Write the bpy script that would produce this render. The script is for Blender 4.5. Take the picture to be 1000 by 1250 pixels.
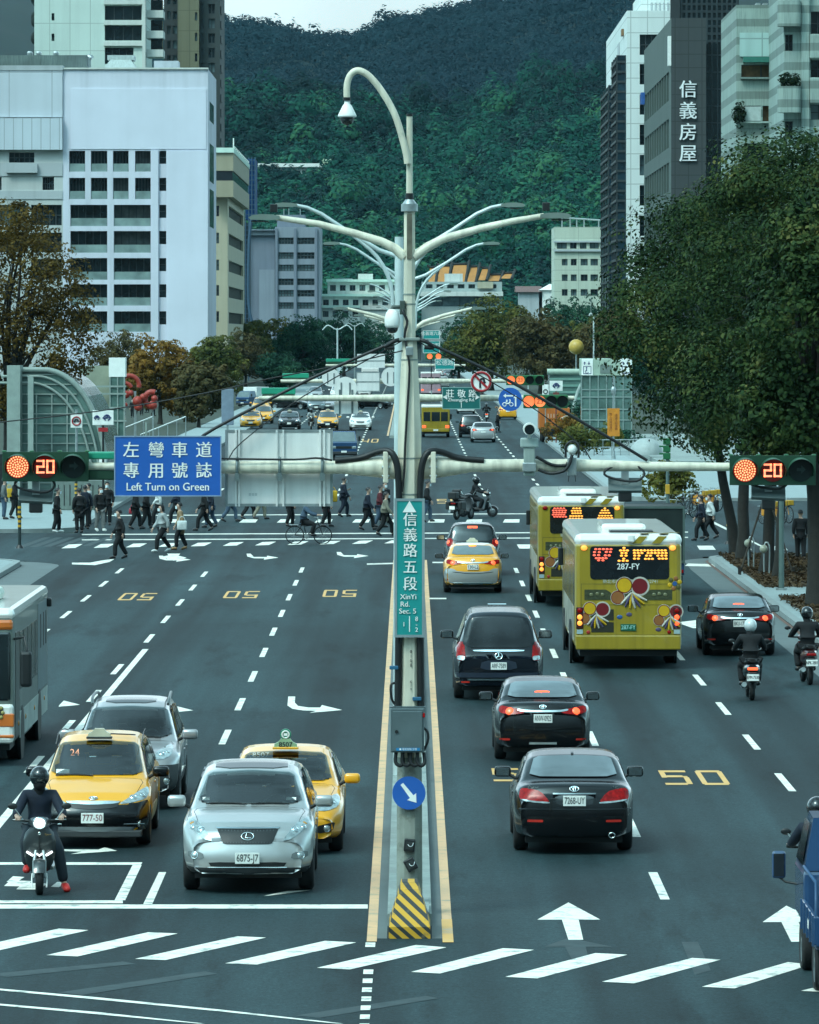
import bpy,bmesh,math,random
import numpy as np
from math import sin,cos,pi,radians,sqrt
from mathutils import Vector,Matrix,noise
from mathutils.bvhtree import BVHTree
from mathutils.geometry import delaunay_2d_cdt
for _o in list(bpy.data.objects):
 bpy.data.objects.remove(_o)
scene=bpy.context.scene
COL=scene.collection
rnd=random.Random(7)
# --------- camera
F,H,HZ=7000.0,7.8,408.0
cam_d=bpy.data.cameras.new('camera')
cam=bpy.data.objects.new('camera',cam_d)
COL.objects.link(cam)
cam.location=(0,0,H)
cam.rotation_euler=(pi/2,0,0)
cam_d.sensor_fit='VERTICAL'
cam_d.sensor_height=36.0
cam_d.sensor_width=36.0
cam_d.lens=36.0*F/1250.0
cam_d.shift_y=-(625.0-HZ)/1250.0
cam_d.clip_start=1.0
cam_d.clip_end=30000.0
scene.camera=cam
# --------- world, sun, exposure
SUN_EL,SUN_ROT=radians(52),radians(222)
world=bpy.data.worlds.new('World')
scene.world=world
world.use_nodes=True
wn,wl=world.node_tree.nodes,world.node_tree.links
wn.clear()
w_out=wn.new('ShaderNodeOutputWorld')
w_bg=wn.new('ShaderNodeBackground')
w_sky=wn.new('ShaderNodeTexSky')
w_sky.sky_type='NISHITA'
w_sky.sun_disc=False
w_sky.sun_elevation=SUN_EL
w_sky.sun_rotation=SUN_ROT
w_sky.air_density=1.0
w_sky.dust_density=3.0
w_hsv=wn.new('ShaderNodeHueSaturation')
w_hsv.inputs['Saturation'].default_value=0.22
w_mul=wn.new('ShaderNodeMix')
w_mul.data_type='RGBA'
w_mul.blend_type='MULTIPLY'
w_mul.inputs[0].default_value=1.0
w_mul.inputs[7].default_value=(0.56,0.98,1.06,1)
wl.new(w_sky.outputs[0],w_hsv.inputs['Color'])
wl.new(w_hsv.outputs[0],w_mul.inputs[6])
w_tc=wn.new('ShaderNodeTexCoord')
w_sep=wn.new('ShaderNodeSeparateXYZ')
wl.new(w_tc.outputs['Generated'],w_sep.inputs[0])
def w_map(src,a,b,c,d):
 t=wn.new('ShaderNodeMapRange')
 t.interpolation_type='SMOOTHSTEP'
 for i,v in enumerate((a,b,c,d)):t.inputs[i+1].default_value=v
 wl.new(src,t.inputs[0])
 return t.outputs[0]
w_hor=w_map(w_sep.outputs[1],-.3,.97,.30,5.0)
w_el=w_map(w_sep.outputs[2],.05,.75,0,1)
w_fr=w_map(w_sep.outputs[1],.75,.99,1.0,.45)
w_lo=wn.new('ShaderNodeMath')
w_lo.operation='MAXIMUM'
wl.new(w_fr,w_lo.inputs[0]);wl.new(w_el,w_lo.inputs[1])
wl.new(w_lo.outputs[0],w_mul.inputs[0])
w_mix=wn.new('ShaderNodeMix')
wl.new(w_el,w_mix.inputs[0])
wl.new(w_hor,w_mix.inputs[2])
w_mix.inputs[3].default_value=2.5
w_m2=wn.new('ShaderNodeMix')
w_m2.data_type='RGBA'
w_m2.blend_type='MULTIPLY'
w_m2.inputs[0].default_value=1.0
wl.new(w_mul.outputs[2],w_m2.inputs[6])
wl.new(w_mix.outputs[0],w_m2.inputs[7])
w_nz=wn.new('ShaderNodeTexNoise')
w_nz.inputs['Scale'].default_value=2.2
w_nz.inputs['Detail'].default_value=5
wl.new(w_tc.outputs['Generated'],w_nz.inputs['Vector'])
w_m3=wn.new('ShaderNodeMix')
w_m3.data_type='RGBA'
w_m3.blend_type='MULTIPLY'
w_m3.inputs[0].default_value=1.0
wl.new(w_m2.outputs[2],w_m3.inputs[6])
wl.new(w_map(w_nz.outputs[0],.36,.64,.55,1.45),w_m3.inputs[7])
wl.new(w_m3.outputs[2],w_bg.inputs[0])
w_bg.inputs[1].default_value=0.15
wl.new(w_bg.outputs[0],w_out.inputs[0])
sun_d=bpy.data.lights.new('sun','SUN')
sun_d.energy=1.5
sun_d.angle=radians(14)
sun_d.color=(1.0,0.88,0.74)
sun=bpy.data.objects.new('sun',sun_d)
COL.objects.link(sun)
sdir=Vector((sin(SUN_ROT)*cos(SUN_EL),cos(SUN_ROT)*cos(SUN_EL),sin(SUN_EL)))
sun.rotation_euler=sdir.to_track_quat('Z','Y').to_euler()
sun.location=(-60,-60,90)
scene.view_settings.view_transform='Standard'
scene.view_settings.look='None'
scene.view_settings.gamma=1.0
scene.view_settings.use_curve_mapping=False
scene.view_settings.exposure=-0.4
scene.cycles.max_bounces=5
scene.cycles.diffuse_bounces=2
scene.cycles.glossy_bounces=3
scene.cycles.transmission_bounces=3
scene.cycles.transparent_max_bounces=8
scene.cycles.volume_bounces=0
scene.cycles.use_denoising=True
scene.cycles.caustics_reflective=False
scene.cycles.caustics_refractive=False
scene.cycles.use_adaptive_sampling=True
# --------- pixel helpers (photo pixels -> metres)
def G(px,py,z=0.0):
 y=F*(H-z)/(py-HZ)
 return((px-500.0)*y/F,y)
def AT(px,py,y):
 return((px-500.0)*y/F,H-(py-HZ)*y/F)
def GX(px,py):
 return(px-500.0)/(py-HZ)*H
def GY(py):
 return F*H/(py-HZ)
# --------- materials
_M={}
def pm(name,col,rough=0.5,metal=0.0,var=0.12,scale=3.0,bump=0.0,bscale=40.0,coat=0.0,emit=None,estr=0.0,streak=0.0,spec=None,trans=0.0,wear=None,wscale=8.0,wlo=.53):
 """procedural principled material: base colour broken up by noise, optional streaks, bump and wear."""
 if name in _M:
  return _M[name]
 m=bpy.data.materials.new(name)
 m.use_nodes=True
 nt=m.node_tree
 n,l=nt.nodes,nt.links
 b=n['Principled BSDF']
 tc=n.new('ShaderNodeTexCoord')
 nz=n.new('ShaderNodeTexNoise')
 nz.inputs['Scale'].default_value=scale
 nz.inputs['Detail'].default_value=5.0
 l.new(tc.outputs['Object'],nz.inputs['Vector'])
 rp=n.new('ShaderNodeValToRGB')
 lo=[max(0,c*(1-var))for c in col[:3]]+[1]
 hi=[min(1,c*(1+var))for c in col[:3]]+[1]
 rp.color_ramp.elements[0].position=0.3
 rp.color_ramp.elements[1].position=0.7
 rp.color_ramp.elements[0].color=lo
 rp.color_ramp.elements[1].color=hi
 l.new(nz.outputs['Fac'],rp.inputs['Fac'])
 src=rp.outputs['Color']
 if streak>0:
  mp=n.new('ShaderNodeMapping')
  mp.inputs['Scale'].default_value=(6,6,0.35)
  l.new(tc.outputs['Object'],mp.inputs['Vector'])
  n2=n.new('ShaderNodeTexNoise')
  n2.inputs['Scale'].default_value=1.6
  n2.inputs['Detail'].default_value=6
  l.new(mp.outputs[0],n2.inputs['Vector'])
  mr=n.new('ShaderNodeMapRange')
  mr.inputs[1].default_value=0.45
  mr.inputs[2].default_value=0.75
  mr.inputs[3].default_value=0.0
  mr.inputs[4].default_value=streak
  l.new(n2.outputs['Fac'],mr.inputs[0])
  mx=n.new('ShaderNodeMix')
  mx.data_type='RGBA'
  l.new(mr.outputs[0],mx.inputs[0])
  l.new(src,mx.inputs[6])
  mx.inputs[7].default_value=[c*0.35 for c in col[:3]]+[1]
  src=mx.outputs[2]
 if wear is not None:
  n3=n.new('ShaderNodeTexNoise')
  n3.inputs['Scale'].default_value=wscale
  n3.inputs['Detail'].default_value=8
  n3.inputs['Roughness'].default_value=0.7
  l.new(tc.outputs['Object'],n3.inputs['Vector'])
  m3=n.new('ShaderNodeMapRange')
  m3.inputs[1].default_value=wlo
  m3.inputs[2].default_value=wlo+.13
  l.new(n3.outputs['Fac'],m3.inputs[0])
  x3=n.new('ShaderNodeMix')
  x3.data_type='RGBA'
  l.new(m3.outputs[0],x3.inputs[0])
  l.new(src,x3.inputs[6])
  x3.inputs[7].default_value=list(wear)+[1]
  src=x3.outputs[2]
 l.new(src,b.inputs['Base Color'])
 rr=n.new('ShaderNodeMapRange')
 rr.inputs[3].default_value=max(0.02,rough*0.85)
 rr.inputs[4].default_value=min(1,rough*1.15)
 l.new(nz.outputs['Fac'],rr.inputs[0])
 l.new(rr.outputs[0],b.inputs['Roughness'])
 b.inputs['Metallic'].default_value=metal
 if coat:
  b.inputs['Coat Weight'].default_value=coat
  b.inputs['Coat Roughness'].default_value=0.04
 if spec is not None:
  b.inputs['Specular IOR Level'].default_value=spec
 if emit is not None:
  b.inputs['Emission Color'].default_value=list(emit[:3])+[1]
  b.inputs['Emission Strength'].default_value=estr
 if trans:
  b.inputs['Transmission Weight'].default_value=trans
 if bump>0:
  nb=n.new('ShaderNodeTexNoise')
  nb.inputs['Scale'].default_value=bscale
  nb.inputs['Detail'].default_value=4
  l.new(tc.outputs['Object'],nb.inputs['Vector'])
  bp=n.new('ShaderNodeBump')
  bp.inputs['Strength'].default_value=bump
  bp.inputs['Distance'].default_value=0.02
  l.new(nb.outputs['Fac'],bp.inputs['Height'])
  l.new(bp.outputs[0],b.inputs['Normal'])
 _M[name]=m
 return m
def paint(name,col,metal=0.0,rough=0.35):
 return pm('paint_'+name,col,rough=rough,metal=metal,var=0.05,scale=1.5,coat=0.8)
BLACK=pm('black_plastic',(0.012,0.014,0.015),0.45)
RUBBER=pm('rubber',(0.014,0.015,0.016),0.8,bump=0.3)
GLASS=pm('dark_glass',(0.012,0.018,0.02),0.05,var=0.3,scale=1.2,spec=0.75)
SHIELD=pm('windshield_glass',(.035,.045,.048),0.04,var=.25,scale=.8,spec=.8)
SHIELD.node_tree.nodes['Principled BSDF'].inputs['IOR'].default_value=2.5
REARG=pm('rear_glass',(.05,.06,.062),0.05,var=.25,scale=.8,spec=.8)
REARG.node_tree.nodes['Principled BSDF'].inputs['IOR'].default_value=3.4
def clear_glass():
 m=bpy.data.materials.new('clear_windshield')
 m.use_nodes=True
 n,l=m.node_tree.nodes,m.node_tree.links
 n.remove(n['Principled BSDF'])
 t=n.new('ShaderNodeBsdfTransparent');t.inputs[0].default_value=(.50,.58,.58,1)
 g=n.new('ShaderNodeBsdfGlossy');g.inputs['Roughness'].default_value=.03
 f=n.new('ShaderNodeFresnel');f.inputs[0].default_value=2.3
 x=n.new('ShaderNodeMixShader')
 l.new(f.outputs[0],x.inputs[0]);l.new(t.outputs[0],x.inputs[1]);l.new(g.outputs[0],x.inputs[2])
 l.new(x.outputs[0],n['Material Output'].inputs['Surface'])
 return m
CLEARG=clear_glass()
CHROME=pm('chrome',(0.75,0.78,0.78),0.12,metal=1.0)
STEEL=pm('galvanised_steel',(0.42,0.46,0.46),0.4,metal=0.7,var=0.15,scale=9)
PLATE=pm('plate_white',(0.88,0.88,0.829),0.4)
INK=pm('plate_ink',(0.01,0.012,0.02),0.5)
LAMPGLASS=pm('headlamp_glass',(0.5,0.56,0.56),0.08,metal=0.6,var=0.35,scale=14)
REDLENS=pm('red_lens',(0.30,0.006,0.006),0.18,var=0.45,scale=22,spec=.25)
REDLIT=pm('red_lens_lit',(0.8,0.08,0.03),0.2,emit=(1.0,0.12,0.035),estr=2.3)
ORANGELIT=pm('amber_lens_lit',(0.9,0.3,0.05),0.2,emit=(1.0,0.34,0.05),estr=2.0)
WHITELIT=pm('white_lamp_lit',(0.9,0.9,0.9),0.2,emit=(0.95,1.0,1.0),estr=2.6)
CREAM=pm('cream_pole_paint',(0.749,0.69,0.551),.42,var=.12,scale=2.0,streak=.5,bump=.08,wear=(.34,.35,.28),wscale=3.0,wlo=.60)
WHITE=pm('white_paint',(0.88,0.88,0.836),0.45,var=0.06)
SKIN=pm('skin',(0.5,0.32,0.24),0.55,var=0.08,scale=20)
HAIRM=pm('black_hair',(0.012,0.011,0.012),0.5,var=0.3,scale=60)
# --------- mesh builder
class MB:
 def __init__(s):
  s.v,s.f,s.s=[],[],[]
 def add(s,verts,faces,smooth=False,M=None):
  o=len(s.v)
  if M is not None:
   verts=[M@Vector(p)for p in verts]
  s.v.extend([tuple(p)for p in verts])
  for f in faces:
   s.f.append(tuple(i+o for i in f))
   s.s.append(smooth)
  return s
 def box(s,x0,x1,y0,y1,z0,z1,M=None,b=0.0):
  if b>0:
   bm=bmesh.new()
   bmesh.ops.create_cube(bm,size=1.0)
   for v in bm.verts:
    v.co=Vector(((x0+x1)/2+v.co.x*(x1-x0),(y0+y1)/2+v.co.y*(y1-y0),(z0+z1)/2+v.co.z*(z1-z0)))
   bmesh.ops.bevel(bm,geom=bm.edges[:],offset=b,segments=2,affect='EDGES',profile=0.5)
   bm.verts.index_update()
   s.add([v.co for v in bm.verts],[[v.index for v in f.verts]for f in bm.faces],False,M)
   bm.free()
   return s
  v=[(x0,y0,z0),(x1,y0,z0),(x1,y1,z0),(x0,y1,z0),(x0,y0,z1),(x1,y0,z1),(x1,y1,z1),(x0,y1,z1)]
  f=[(0,3,2,1),(4,5,6,7),(0,1,5,4),(1,2,6,5),(2,3,7,6),(3,0,4,7)]
  return s.add(v,f,False,M)
 def cyl(s,p0,p1,r0,r1=None,n=16,caps=True,M=None,smooth=True):
  r1=r0 if r1 is None else r1
  p0,p1=Vector(p0),Vector(p1)
  d=(p1-p0).normalized()
  a=d.orthogonal().normalized()
  b=d.cross(a)
  v=[]
  for p,r in((p0,r0),(p1,r1)):
   for i in range(n):
    t=2*pi*(i+0.5)/n
    v.append(p+(a*cos(t)+b*sin(t))*r)
  f=[(i,(i+1)%n,n+(i+1)%n,n+i)for i in range(n)]
  s.add(v,f,smooth,M)
  if caps:
   s.add(v[:n],[tuple(range(n-1,-1,-1))],False,M)
   s.add(v[n:],[tuple(range(n))],False,M)
  return s
 def tube(s,pts,r,n=8,caps=True,M=None,closed=False):
  pts=[Vector(p)for p in pts]
  if 4<=len(pts)<=15 and not closed and not isinstance(r,(list,tuple)):
   q=[pts[0]*2-pts[1]]+pts+[pts[-1]*2-pts[-2]]
   o=[]
   for i in range(1,len(q)-2):
    for t in(0,.33,.67):
     o.append(((q[i]*2)+(q[i+1]-q[i-1])*t+(q[i-1]*2-q[i]*5+q[i+1]*4-q[i+2])*t*t+(q[i]*3-q[i-1]-q[i+1]*3+q[i+2])*t**3)*.5)
   pts=o+[pts[-1]]
  k=len(pts)
  rs=r if isinstance(r,(list,tuple))else[r]*k
  v=[]
  up=None
  for i,p in enumerate(pts):
   if closed:
    t=(pts[(i+1)%k]-pts[i-1]).normalized()
   else:
    t=(pts[min(i+1,k-1)]-pts[max(i-1,0)]).normalized()
   if up is None:
    up=t.orthogonal().normalized()
   else:
    up=(up-t*up.dot(t))
    up=up.normalized()if up.length>1e-6 else t.orthogonal().normalized()
   w=t.cross(up)
   for j in range(n):
    a=2*pi*j/n
    v.append(p+(up*cos(a)+w*sin(a))*rs[i])
  f=[]
  for i in range(k if closed else k-1):
   i2=(i+1)%k
   for j in range(n):
    f.append((i*n+j,i*n+(j+1)%n,i2*n+(j+1)%n,i2*n+j))
  s.add(v,f,True,M)
  if caps and not closed:
   s.add(v[:n],[tuple(range(n-1,-1,-1))],False,M)
   s.add(v[-n:],[tuple(range(n))],False,M)
  return s
 def lathe(s,prof,n=20,M=None):
  v,f=[],[]
  for(r,z)in prof:
   for j in range(n):
    a=2*pi*j/n
    v.append((r*cos(a),r*sin(a),z))
  for i in range(len(prof)-1):
   for j in range(n):
    f.append((i*n+j,i*n+(j+1)%n,(i+1)*n+(j+1)%n,(i+1)*n+j))
  return s.add(v,f,True,M)
 def ball(s,c,r,nu=14,nv=9,M=None):
  r=r if isinstance(r,(tuple,list))else(r,r,r)
  v=[(c[0],c[1],c[2]-r[2])]
  for i in range(1,nv):
   t=-pi/2+pi*i/nv
   for j in range(nu):
    a=2*pi*j/nu
    v.append((c[0]+r[0]*cos(t)*cos(a),c[1]+r[1]*cos(t)*sin(a),c[2]+r[2]*sin(t)))
  v.append((c[0],c[1],c[2]+r[2]))
  f=[]
  for j in range(nu):
   f.append((0,1+(j+1)%nu,1+j))
  for i in range(nv-2):
   for j in range(nu):
    a=1+i*nu
    f.append((a+j,a+(j+1)%nu,a+nu+(j+1)%nu,a+nu+j))
  last=len(v)-1
  a=1+(nv-2)*nu
  for j in range(nu):
   f.append((last,a+j,a+(j+1)%nu))
  return s.add(v,f,True,M)
 def prism(s,poly,z0,z1,M=None,smooth=False):
  """2-D polygon (x, y) extruded from z0 to z1; concave outlines are filled by triangulation."""
  area=sum(poly[i][0]*poly[(i+1)%len(poly)][1]-poly[(i+1)%len(poly)][0]*poly[i][1]for i in range(len(poly)))
  if area<0:
   poly=poly[::-1]
  n=len(poly)
  v2,_,tri,_,_,_=delaunay_2d_cdt([Vector(p[:2])for p in poly],[],[list(range(n))],1,1e-7)
  if z1 is None:
   return s.add([(p.x,p.y,z0)for p in v2],[tuple(t)for t in tri],False,M)
  s.add([(p.x,p.y,z1)for p in v2],[tuple(t)for t in tri],False,M)
  s.add([(p.x,p.y,z0)for p in v2],[tuple(t[::-1])for t in tri],False,M)
  v=[(p[0],p[1],z0)for p in poly]+[(p[0],p[1],z1)for p in poly]
  s.add(v,[(i,(i+1)%n,n+(i+1)%n,n+i)for i in range(n)],smooth,M)
  return s
 def quad(s,a,b,c,d):
  return s.add([a,b,c,d],[(0,1,2,3)])
 def mesh(s,name):
  me=bpy.data.meshes.new(name)
  me.from_pydata(s.v,[],s.f)
  me.polygons.foreach_set('use_smooth',s.s)
  me.update()
  return me
 def build(s,name,mat,parent=None,loc=None,rot=None):
  return link(name,s.mesh(name),mat,parent,loc,rot)
def link(name,me,mat=None,parent=None,loc=None,rot=None):
 o=bpy.data.objects.new(name,me)
 COL.objects.link(o)
 if mat is not None and len(me.materials)==0:
  me.materials.append(mat)
 elif mat is not None:
  o.material_slots[0].link='OBJECT'
  o.material_slots[0].material=mat
 if parent is not None:
  o.parent=parent
 if loc is not None:
  o.location=loc
 if rot is not None:
  o.rotation_euler=rot
 return o
def tag(o,label=None,cat=None,group=None,kind=None):
 if label:o['label']=label
 if cat:o['category']=cat
 if group:o['group']=group
 if kind:o['kind']=kind
 return o
def thing(name,label,cat,loc=(0,0,0),rot=0.0,group=None):
 o=bpy.data.objects.new(name,None)
 o.empty_display_size=0.2
 COL.objects.link(o)
 o.location=loc
 o.rotation_euler=(0,0,rot)
 return tag(o,label,cat,group)
def struct(name,mb,mat):
 return tag(mb.build(name,mat),kind='structure')
KIDS={}
def copy_tree(o,parent=None):
 c=o.copy()
 COL.objects.link(c)
 if parent is not None:
  c.parent=parent
 for ch in list(o.children):
  copy_tree(ch,c)
 return c
def RX(a):return Matrix.Rotation(a,4,'X')
def RY(a):return Matrix.Rotation(a,4,'Y')
def RZ(a):return Matrix.Rotation(a,4,'Z')
def TR(x,y,z):return Matrix.Translation((x,y,z))
def text_mesh(txt,size,depth=0.004,sx=1.0,align='CENTER',line=1.0,bold=0.0):
 """text as mesh, lying in XZ (front towards -Y), centred"""
 cu=bpy.data.curves.new('txt','FONT')
 cu.body=txt
 cu.size=size
 cu.align_x=align
 cu.align_y='CENTER'
 cu.extrude=depth
 cu.space_line=line
 cu.offset=bold
 cu.resolution_u=3
 ob=bpy.data.objects.new('txt',cu)
 COL.objects.link(ob)
 dg=bpy.context.evaluated_depsgraph_get()
 me=bpy.data.meshes.new_from_object(ob.evaluated_get(dg))
 bpy.data.objects.remove(ob)
 bpy.data.curves.remove(cu)
 me.materials.clear()
 me.transform(Matrix.Diagonal((sx,1,1,1)))
 me.transform(RX(pi/2))
 return me
def lettering(txt,size,mat,parent,loc,rot=0.0,sx=1.0,align='CENTER',name='lettering',line=1.0,depth=0.004,bold=0.0):
 me=text_mesh(txt,size,depth,sx,align,line,0.0)
 if bold and len(me.polygons):
  n=len(me.vertices)
  V=[v.co.copy()for v in me.vertices]
  Fc=[tuple(p.vertices)for p in me.polygons]
  w=size*.028
  me=bpy.data.meshes.new('txt')
  me.from_pydata([(v.x-w/2,v.y,v.z)for v in V]+[(v.x+w/2,v.y+.0006,v.z)for v in V],[],Fc+[tuple(i+n for i in f)for f in Fc])
  me.update()
 return link(name,me,mat,parent,loc,(0,0,rot))
def catmull(me,levels=1):
 ob=bpy.data.objects.new('tmp',me)
 COL.objects.link(ob)
 md=ob.modifiers.new('s','SUBSURF')
 md.levels=levels
 md.render_levels=levels
 dg=bpy.context.evaluated_depsgraph_get()
 out=bpy.data.meshes.new_from_object(ob.evaluated_get(dg))
 bpy.data.objects.remove(ob)
 out.polygons.foreach_set('use_smooth',[True]*len(out.polygons))
 return out
# --------- ground, roads, pavements, markings
def asphalt():
 m=bpy.data.materials.new('asphalt')
 m.use_nodes=True
 nt=m.node_tree;n,l=nt.nodes,nt.links
 b=n['Principled BSDF']
 tc=n.new('ShaderNodeTexCoord')
 def nz(sc,det=6,mp=None,rough=.6):
  t=n.new('ShaderNodeTexNoise');t.inputs['Scale'].default_value=sc;t.inputs['Detail'].default_value=det
  t.inputs['Roughness'].default_value=rough
  if mp:
   q=n.new('ShaderNodeMapping');q.inputs['Scale'].default_value=mp
   l.new(tc.outputs['Object'],q.inputs['Vector']);l.new(q.outputs[0],t.inputs['Vector'])
  else:
   l.new(tc.outputs['Object'],t.inputs['Vector'])
  return t.outputs['Fac']
 def rng(v,a,bb,c,d):
  r=n.new('ShaderNodeMapRange');r.inputs[1].default_value=a;r.inputs[2].default_value=bb
  r.inputs[3].default_value=c;r.inputs[4].default_value=d;l.new(v,r.inputs[0]);return r.outputs[0]
 def mul(a,c):
  t=n.new('ShaderNodeMath');t.operation='MULTIPLY'
  l.new(a,t.inputs[0]);l.new(c,t.inputs[1]);return t.outputs[0]
 track=rng(nz(1.0,3,(.62,.012,1)),.38,.62,.62,1.42)
 patchy=rng(nz(.11,7,(1,.35,1),.65),.36,.64,.74,1.28)
 grain=rng(nz(22,3,None,.85),.3,.7,.35,1.75)
 grain2=rng(nz(6,6,None,.85),.3,.7,.60,1.42)
 stain=rng(nz(.8,7,(1,.12,1),.7),.54,.66,1.0,.55)
 v=mul(mul(mul(mul(track,patchy),grain),stain),grain2)
 mx=n.new('ShaderNodeMix');mx.data_type='RGBA';mx.blend_type='MULTIPLY';mx.inputs[0].default_value=1
 mx.inputs[6].default_value=(.017,.034,.038,1)
 l.new(v,mx.inputs[7])
 l.new(mx.outputs[2],b.inputs['Base Color'])
 b.inputs['Roughness'].default_value=.72
 b.inputs['Specular IOR Level'].default_value=.13
 bp=n.new('ShaderNodeBump');bp.inputs['Strength'].default_value=.35;bp.inputs['Distance'].default_value=.01
 l.new(nz(45,3,None,.8),bp.inputs['Height']);l.new(bp.outputs[0],b.inputs['Normal'])
 return m
ASPHALT=asphalt()
MARKW=pm('road_paint_white',(.84,.80,.70),.6,var=.06,scale=4,wear=(.20,.24,.23),wscale=3.2,bump=.1,wlo=.525)
MARKT=pm('road_paint_thin',(.70,.68,.60),.6,var=.1,scale=2,wear=(.12,.14,.14),wscale=2.0)
MARKY=pm('road_paint_yellow',(0.725,0.392,0.102),.6,var=.15,scale=1.2,wear=(.50,.36,.22),wscale=1.1)
MARKP=pm('road_paint_pale_yellow',(.68,.40,.20),.6,var=.12,scale=1.0,wear=(.30,.26,.17),wscale=2.2)
GHOST=pm('road_paint_erased',(.030,.050,.054),.8,var=.2,scale=3,wear=(.017,.034,.038),wscale=2.5,wlo=.46)
PAVE=pm('paving',(.27,.325,.325),.8,var=.10,scale=2.0,bump=.15,bscale=12)
CONC=pm('concrete',(.26,.30,.28),.85,var=.16,scale=1.4,streak=.25,bump=.2)
KERBM=pm('kerb_stone',(.24,.275,.27),.8,var=.14,scale=2.5,bump=.15)
SOIL=pm('mulch',(.10,.065,.035),.95,var=.5,scale=4,bump=.8,bscale=9)
VERGE=pm('verge_planting',(.028,.040,.024),.95,var=.5,scale=.8,bump=.8,bscale=3)
GUT=pm('gutter_concrete',(.11,.135,.135),.8,var=.14,scale=1.2,bump=.2)
g=MB().quad((-5000,-200,-.05),(5000,-200,-.05),(5000,9000,-.05),(-5000,9000,-.05))
struct('ground',g,pm('earth',(.10,.12,.10),.95,var=.3,scale=.02))
XL,XR,XRF=-13.1,10.25,9.75
mb=MB()
for x0,x1,y0,y1 in((XL,XR,-60,1640),(-320,XL,197,225),(XR,320,201,268),(-320,XL,-60,40),(XR,320,-60,40)):
 mb.quad((x0,y0,0),(x1,y0,0),(x1,y1,0),(x0,y1,0))
struct('road',mb,ASPHALT)
def slab(name,poly,z1,mat,z0=-.04):
 return struct(name,MB().prism(poly,z0,z1),mat)
def arc(cx,cy,r,a0,a1,n=9):
 return[(cx+r*cos(a),cy+r*sin(a))for a in np.linspace(a0,a1,n)]
cr=arc(XR+4.5,196.5,4.5,pi,pi/2)
slab('pavement',[(XR+.25,42)]+[(x+.18,y-.18)for x,y in cr]+[(320,200.8),(320,42)],.14,PAVE)
def ribbon(pts,w):
 """closed outline of a strip of width w on the right of a polyline"""
 P=[Vector((p[0],p[1],0))for p in pts]
 out=[]
 for i,p in enumerate(P):
  t=(P[min(i+1,len(P)-1)]-P[max(i-1,0)]).normalized()
  nrm=Vector((t.y,-t.x,0))
  out.append(p+nrm*w)
 return[(p.x,p.y)for p in P]+[(p.x,p.y)for p in out[::-1]]
slab('kerb',ribbon([(XR,42)]+cr+[(60,201)],.24),.155,KERBM)
mb=MB()
for o,w,z in((-.95,.9,.004),):
 mb.prism(ribbon([(XR-.93,42),(XR-.93,190)]+arc(XR+4.5,196.5,5.43,pi*.93,pi/2),.9),z,None)
struct('gutter',mb,GUT)
mb=MB().prism(ribbon([(XR-.16,60)]+arc(XR+4.5,196.5,4.62,pi,pi*.62),.10),.008,None)
struct('kerb_line',mb,pm('red_line',(.14,.075,.055),.7,var=.2))
cl_=arc(XL-4,193,4,0,pi/2)
slab('pavement',[(XL-.25,42)]+[(x-.2,y-.2)for x,y in cl_]+[(-300,196.8),(-300,42)],.14,PAVE)
slab('kerb',ribbon([(-60,197)]+cl_[::-1]+[(XL,42)],.24),.155,KERBM)
mb=MB().prism(ribbon([(-40,198.3)]+arc(XL-4,193,5.3,pi/2,0)+[(XL+1.3,42)],1.25),.004,None)
struct('gutter',mb,GUT)
pl_=arc(XL-3,228,3,-pi/2,0)
slab('plaza',[(-300,225.3)]+[(x-.2,y+.2)for x,y in pl_]+[(XL-.25,1600),(-300,1600)],.14,PAVE)
slab('kerb',ribbon([(XL,1600)]+pl_[::-1]+[(-60,225)],.24),.155,KERBM)
pr_=arc(XRF+5,273,5,3*pi/2,pi)
slab('pavement',[(300,268.3)]+[(x+.2,y+.2)for x,y in pr_]+[(XRF+.25,1600),(300,1600)],.14,PAVE)
slab('kerb',ribbon([(60,268)]+pr_+[(XRF,1600)],.24),.155,KERBM)
slab('verge',[(-300,345),(-17.5,345),(-17.5,1600),(-300,1600)],.15,VERGE,.1)
slab('verge',[(XRF+6.5,430),(300,430),(300,1600),(XRF+6.5,1600)],.15,VERGE,.1)
slab('cycle_path',[(XRF+2.6,300),(XRF+2.6,700),(XRF+3.8,700),(XRF+3.8,300)],.144,pm('path_paint',(.30,.37,.37),.8),.1)
slab('planting_bed',[(XRF+4.6,330),(XRF+4.6,420),(XRF+12,420),(XRF+12,330)],.5,CONC)
slab('median_kerb',[(-.29,75.6),(-.29,196),(.29,196),(.29,75.6)],.16,CONC)
slab('median_kerb',arc(-.6,431,.9,pi,2*pi,9)+[(.3,1500),(-1.5,1500)],.2,CONC)
mb=MB()
mb.prism([(-.49,74),(-.49,196),(-.29,196),(-.29,74)],.003,None)
mb.prism([(.29,74),(.29,196),(.47,196),(.47,74)],.003,None)
struct('median_edge',mb,GUT)
WM,TM,YM,PM_,GM=MB(),MB(),MB(),MB(),MB()
_kz=[0]
def mk(pix,mbx=None,z=.005):
 _kz[0]=(_kz[0]+1)%9
 z+=_kz[0]*.00012
 (mbx or WM).prism([G(*p)for p in pix],z,None)
def strip(x,y0,y1,w,mbx=None,z=.005,x1=None):
 x1=x if x1 is None else x1
 z-=.0006
 (mbx or WM).quad((x-w/2,y0,z),(x+w/2,y0,z),(x1+w/2,y1,z),(x1-w/2,y1,z))
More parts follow.
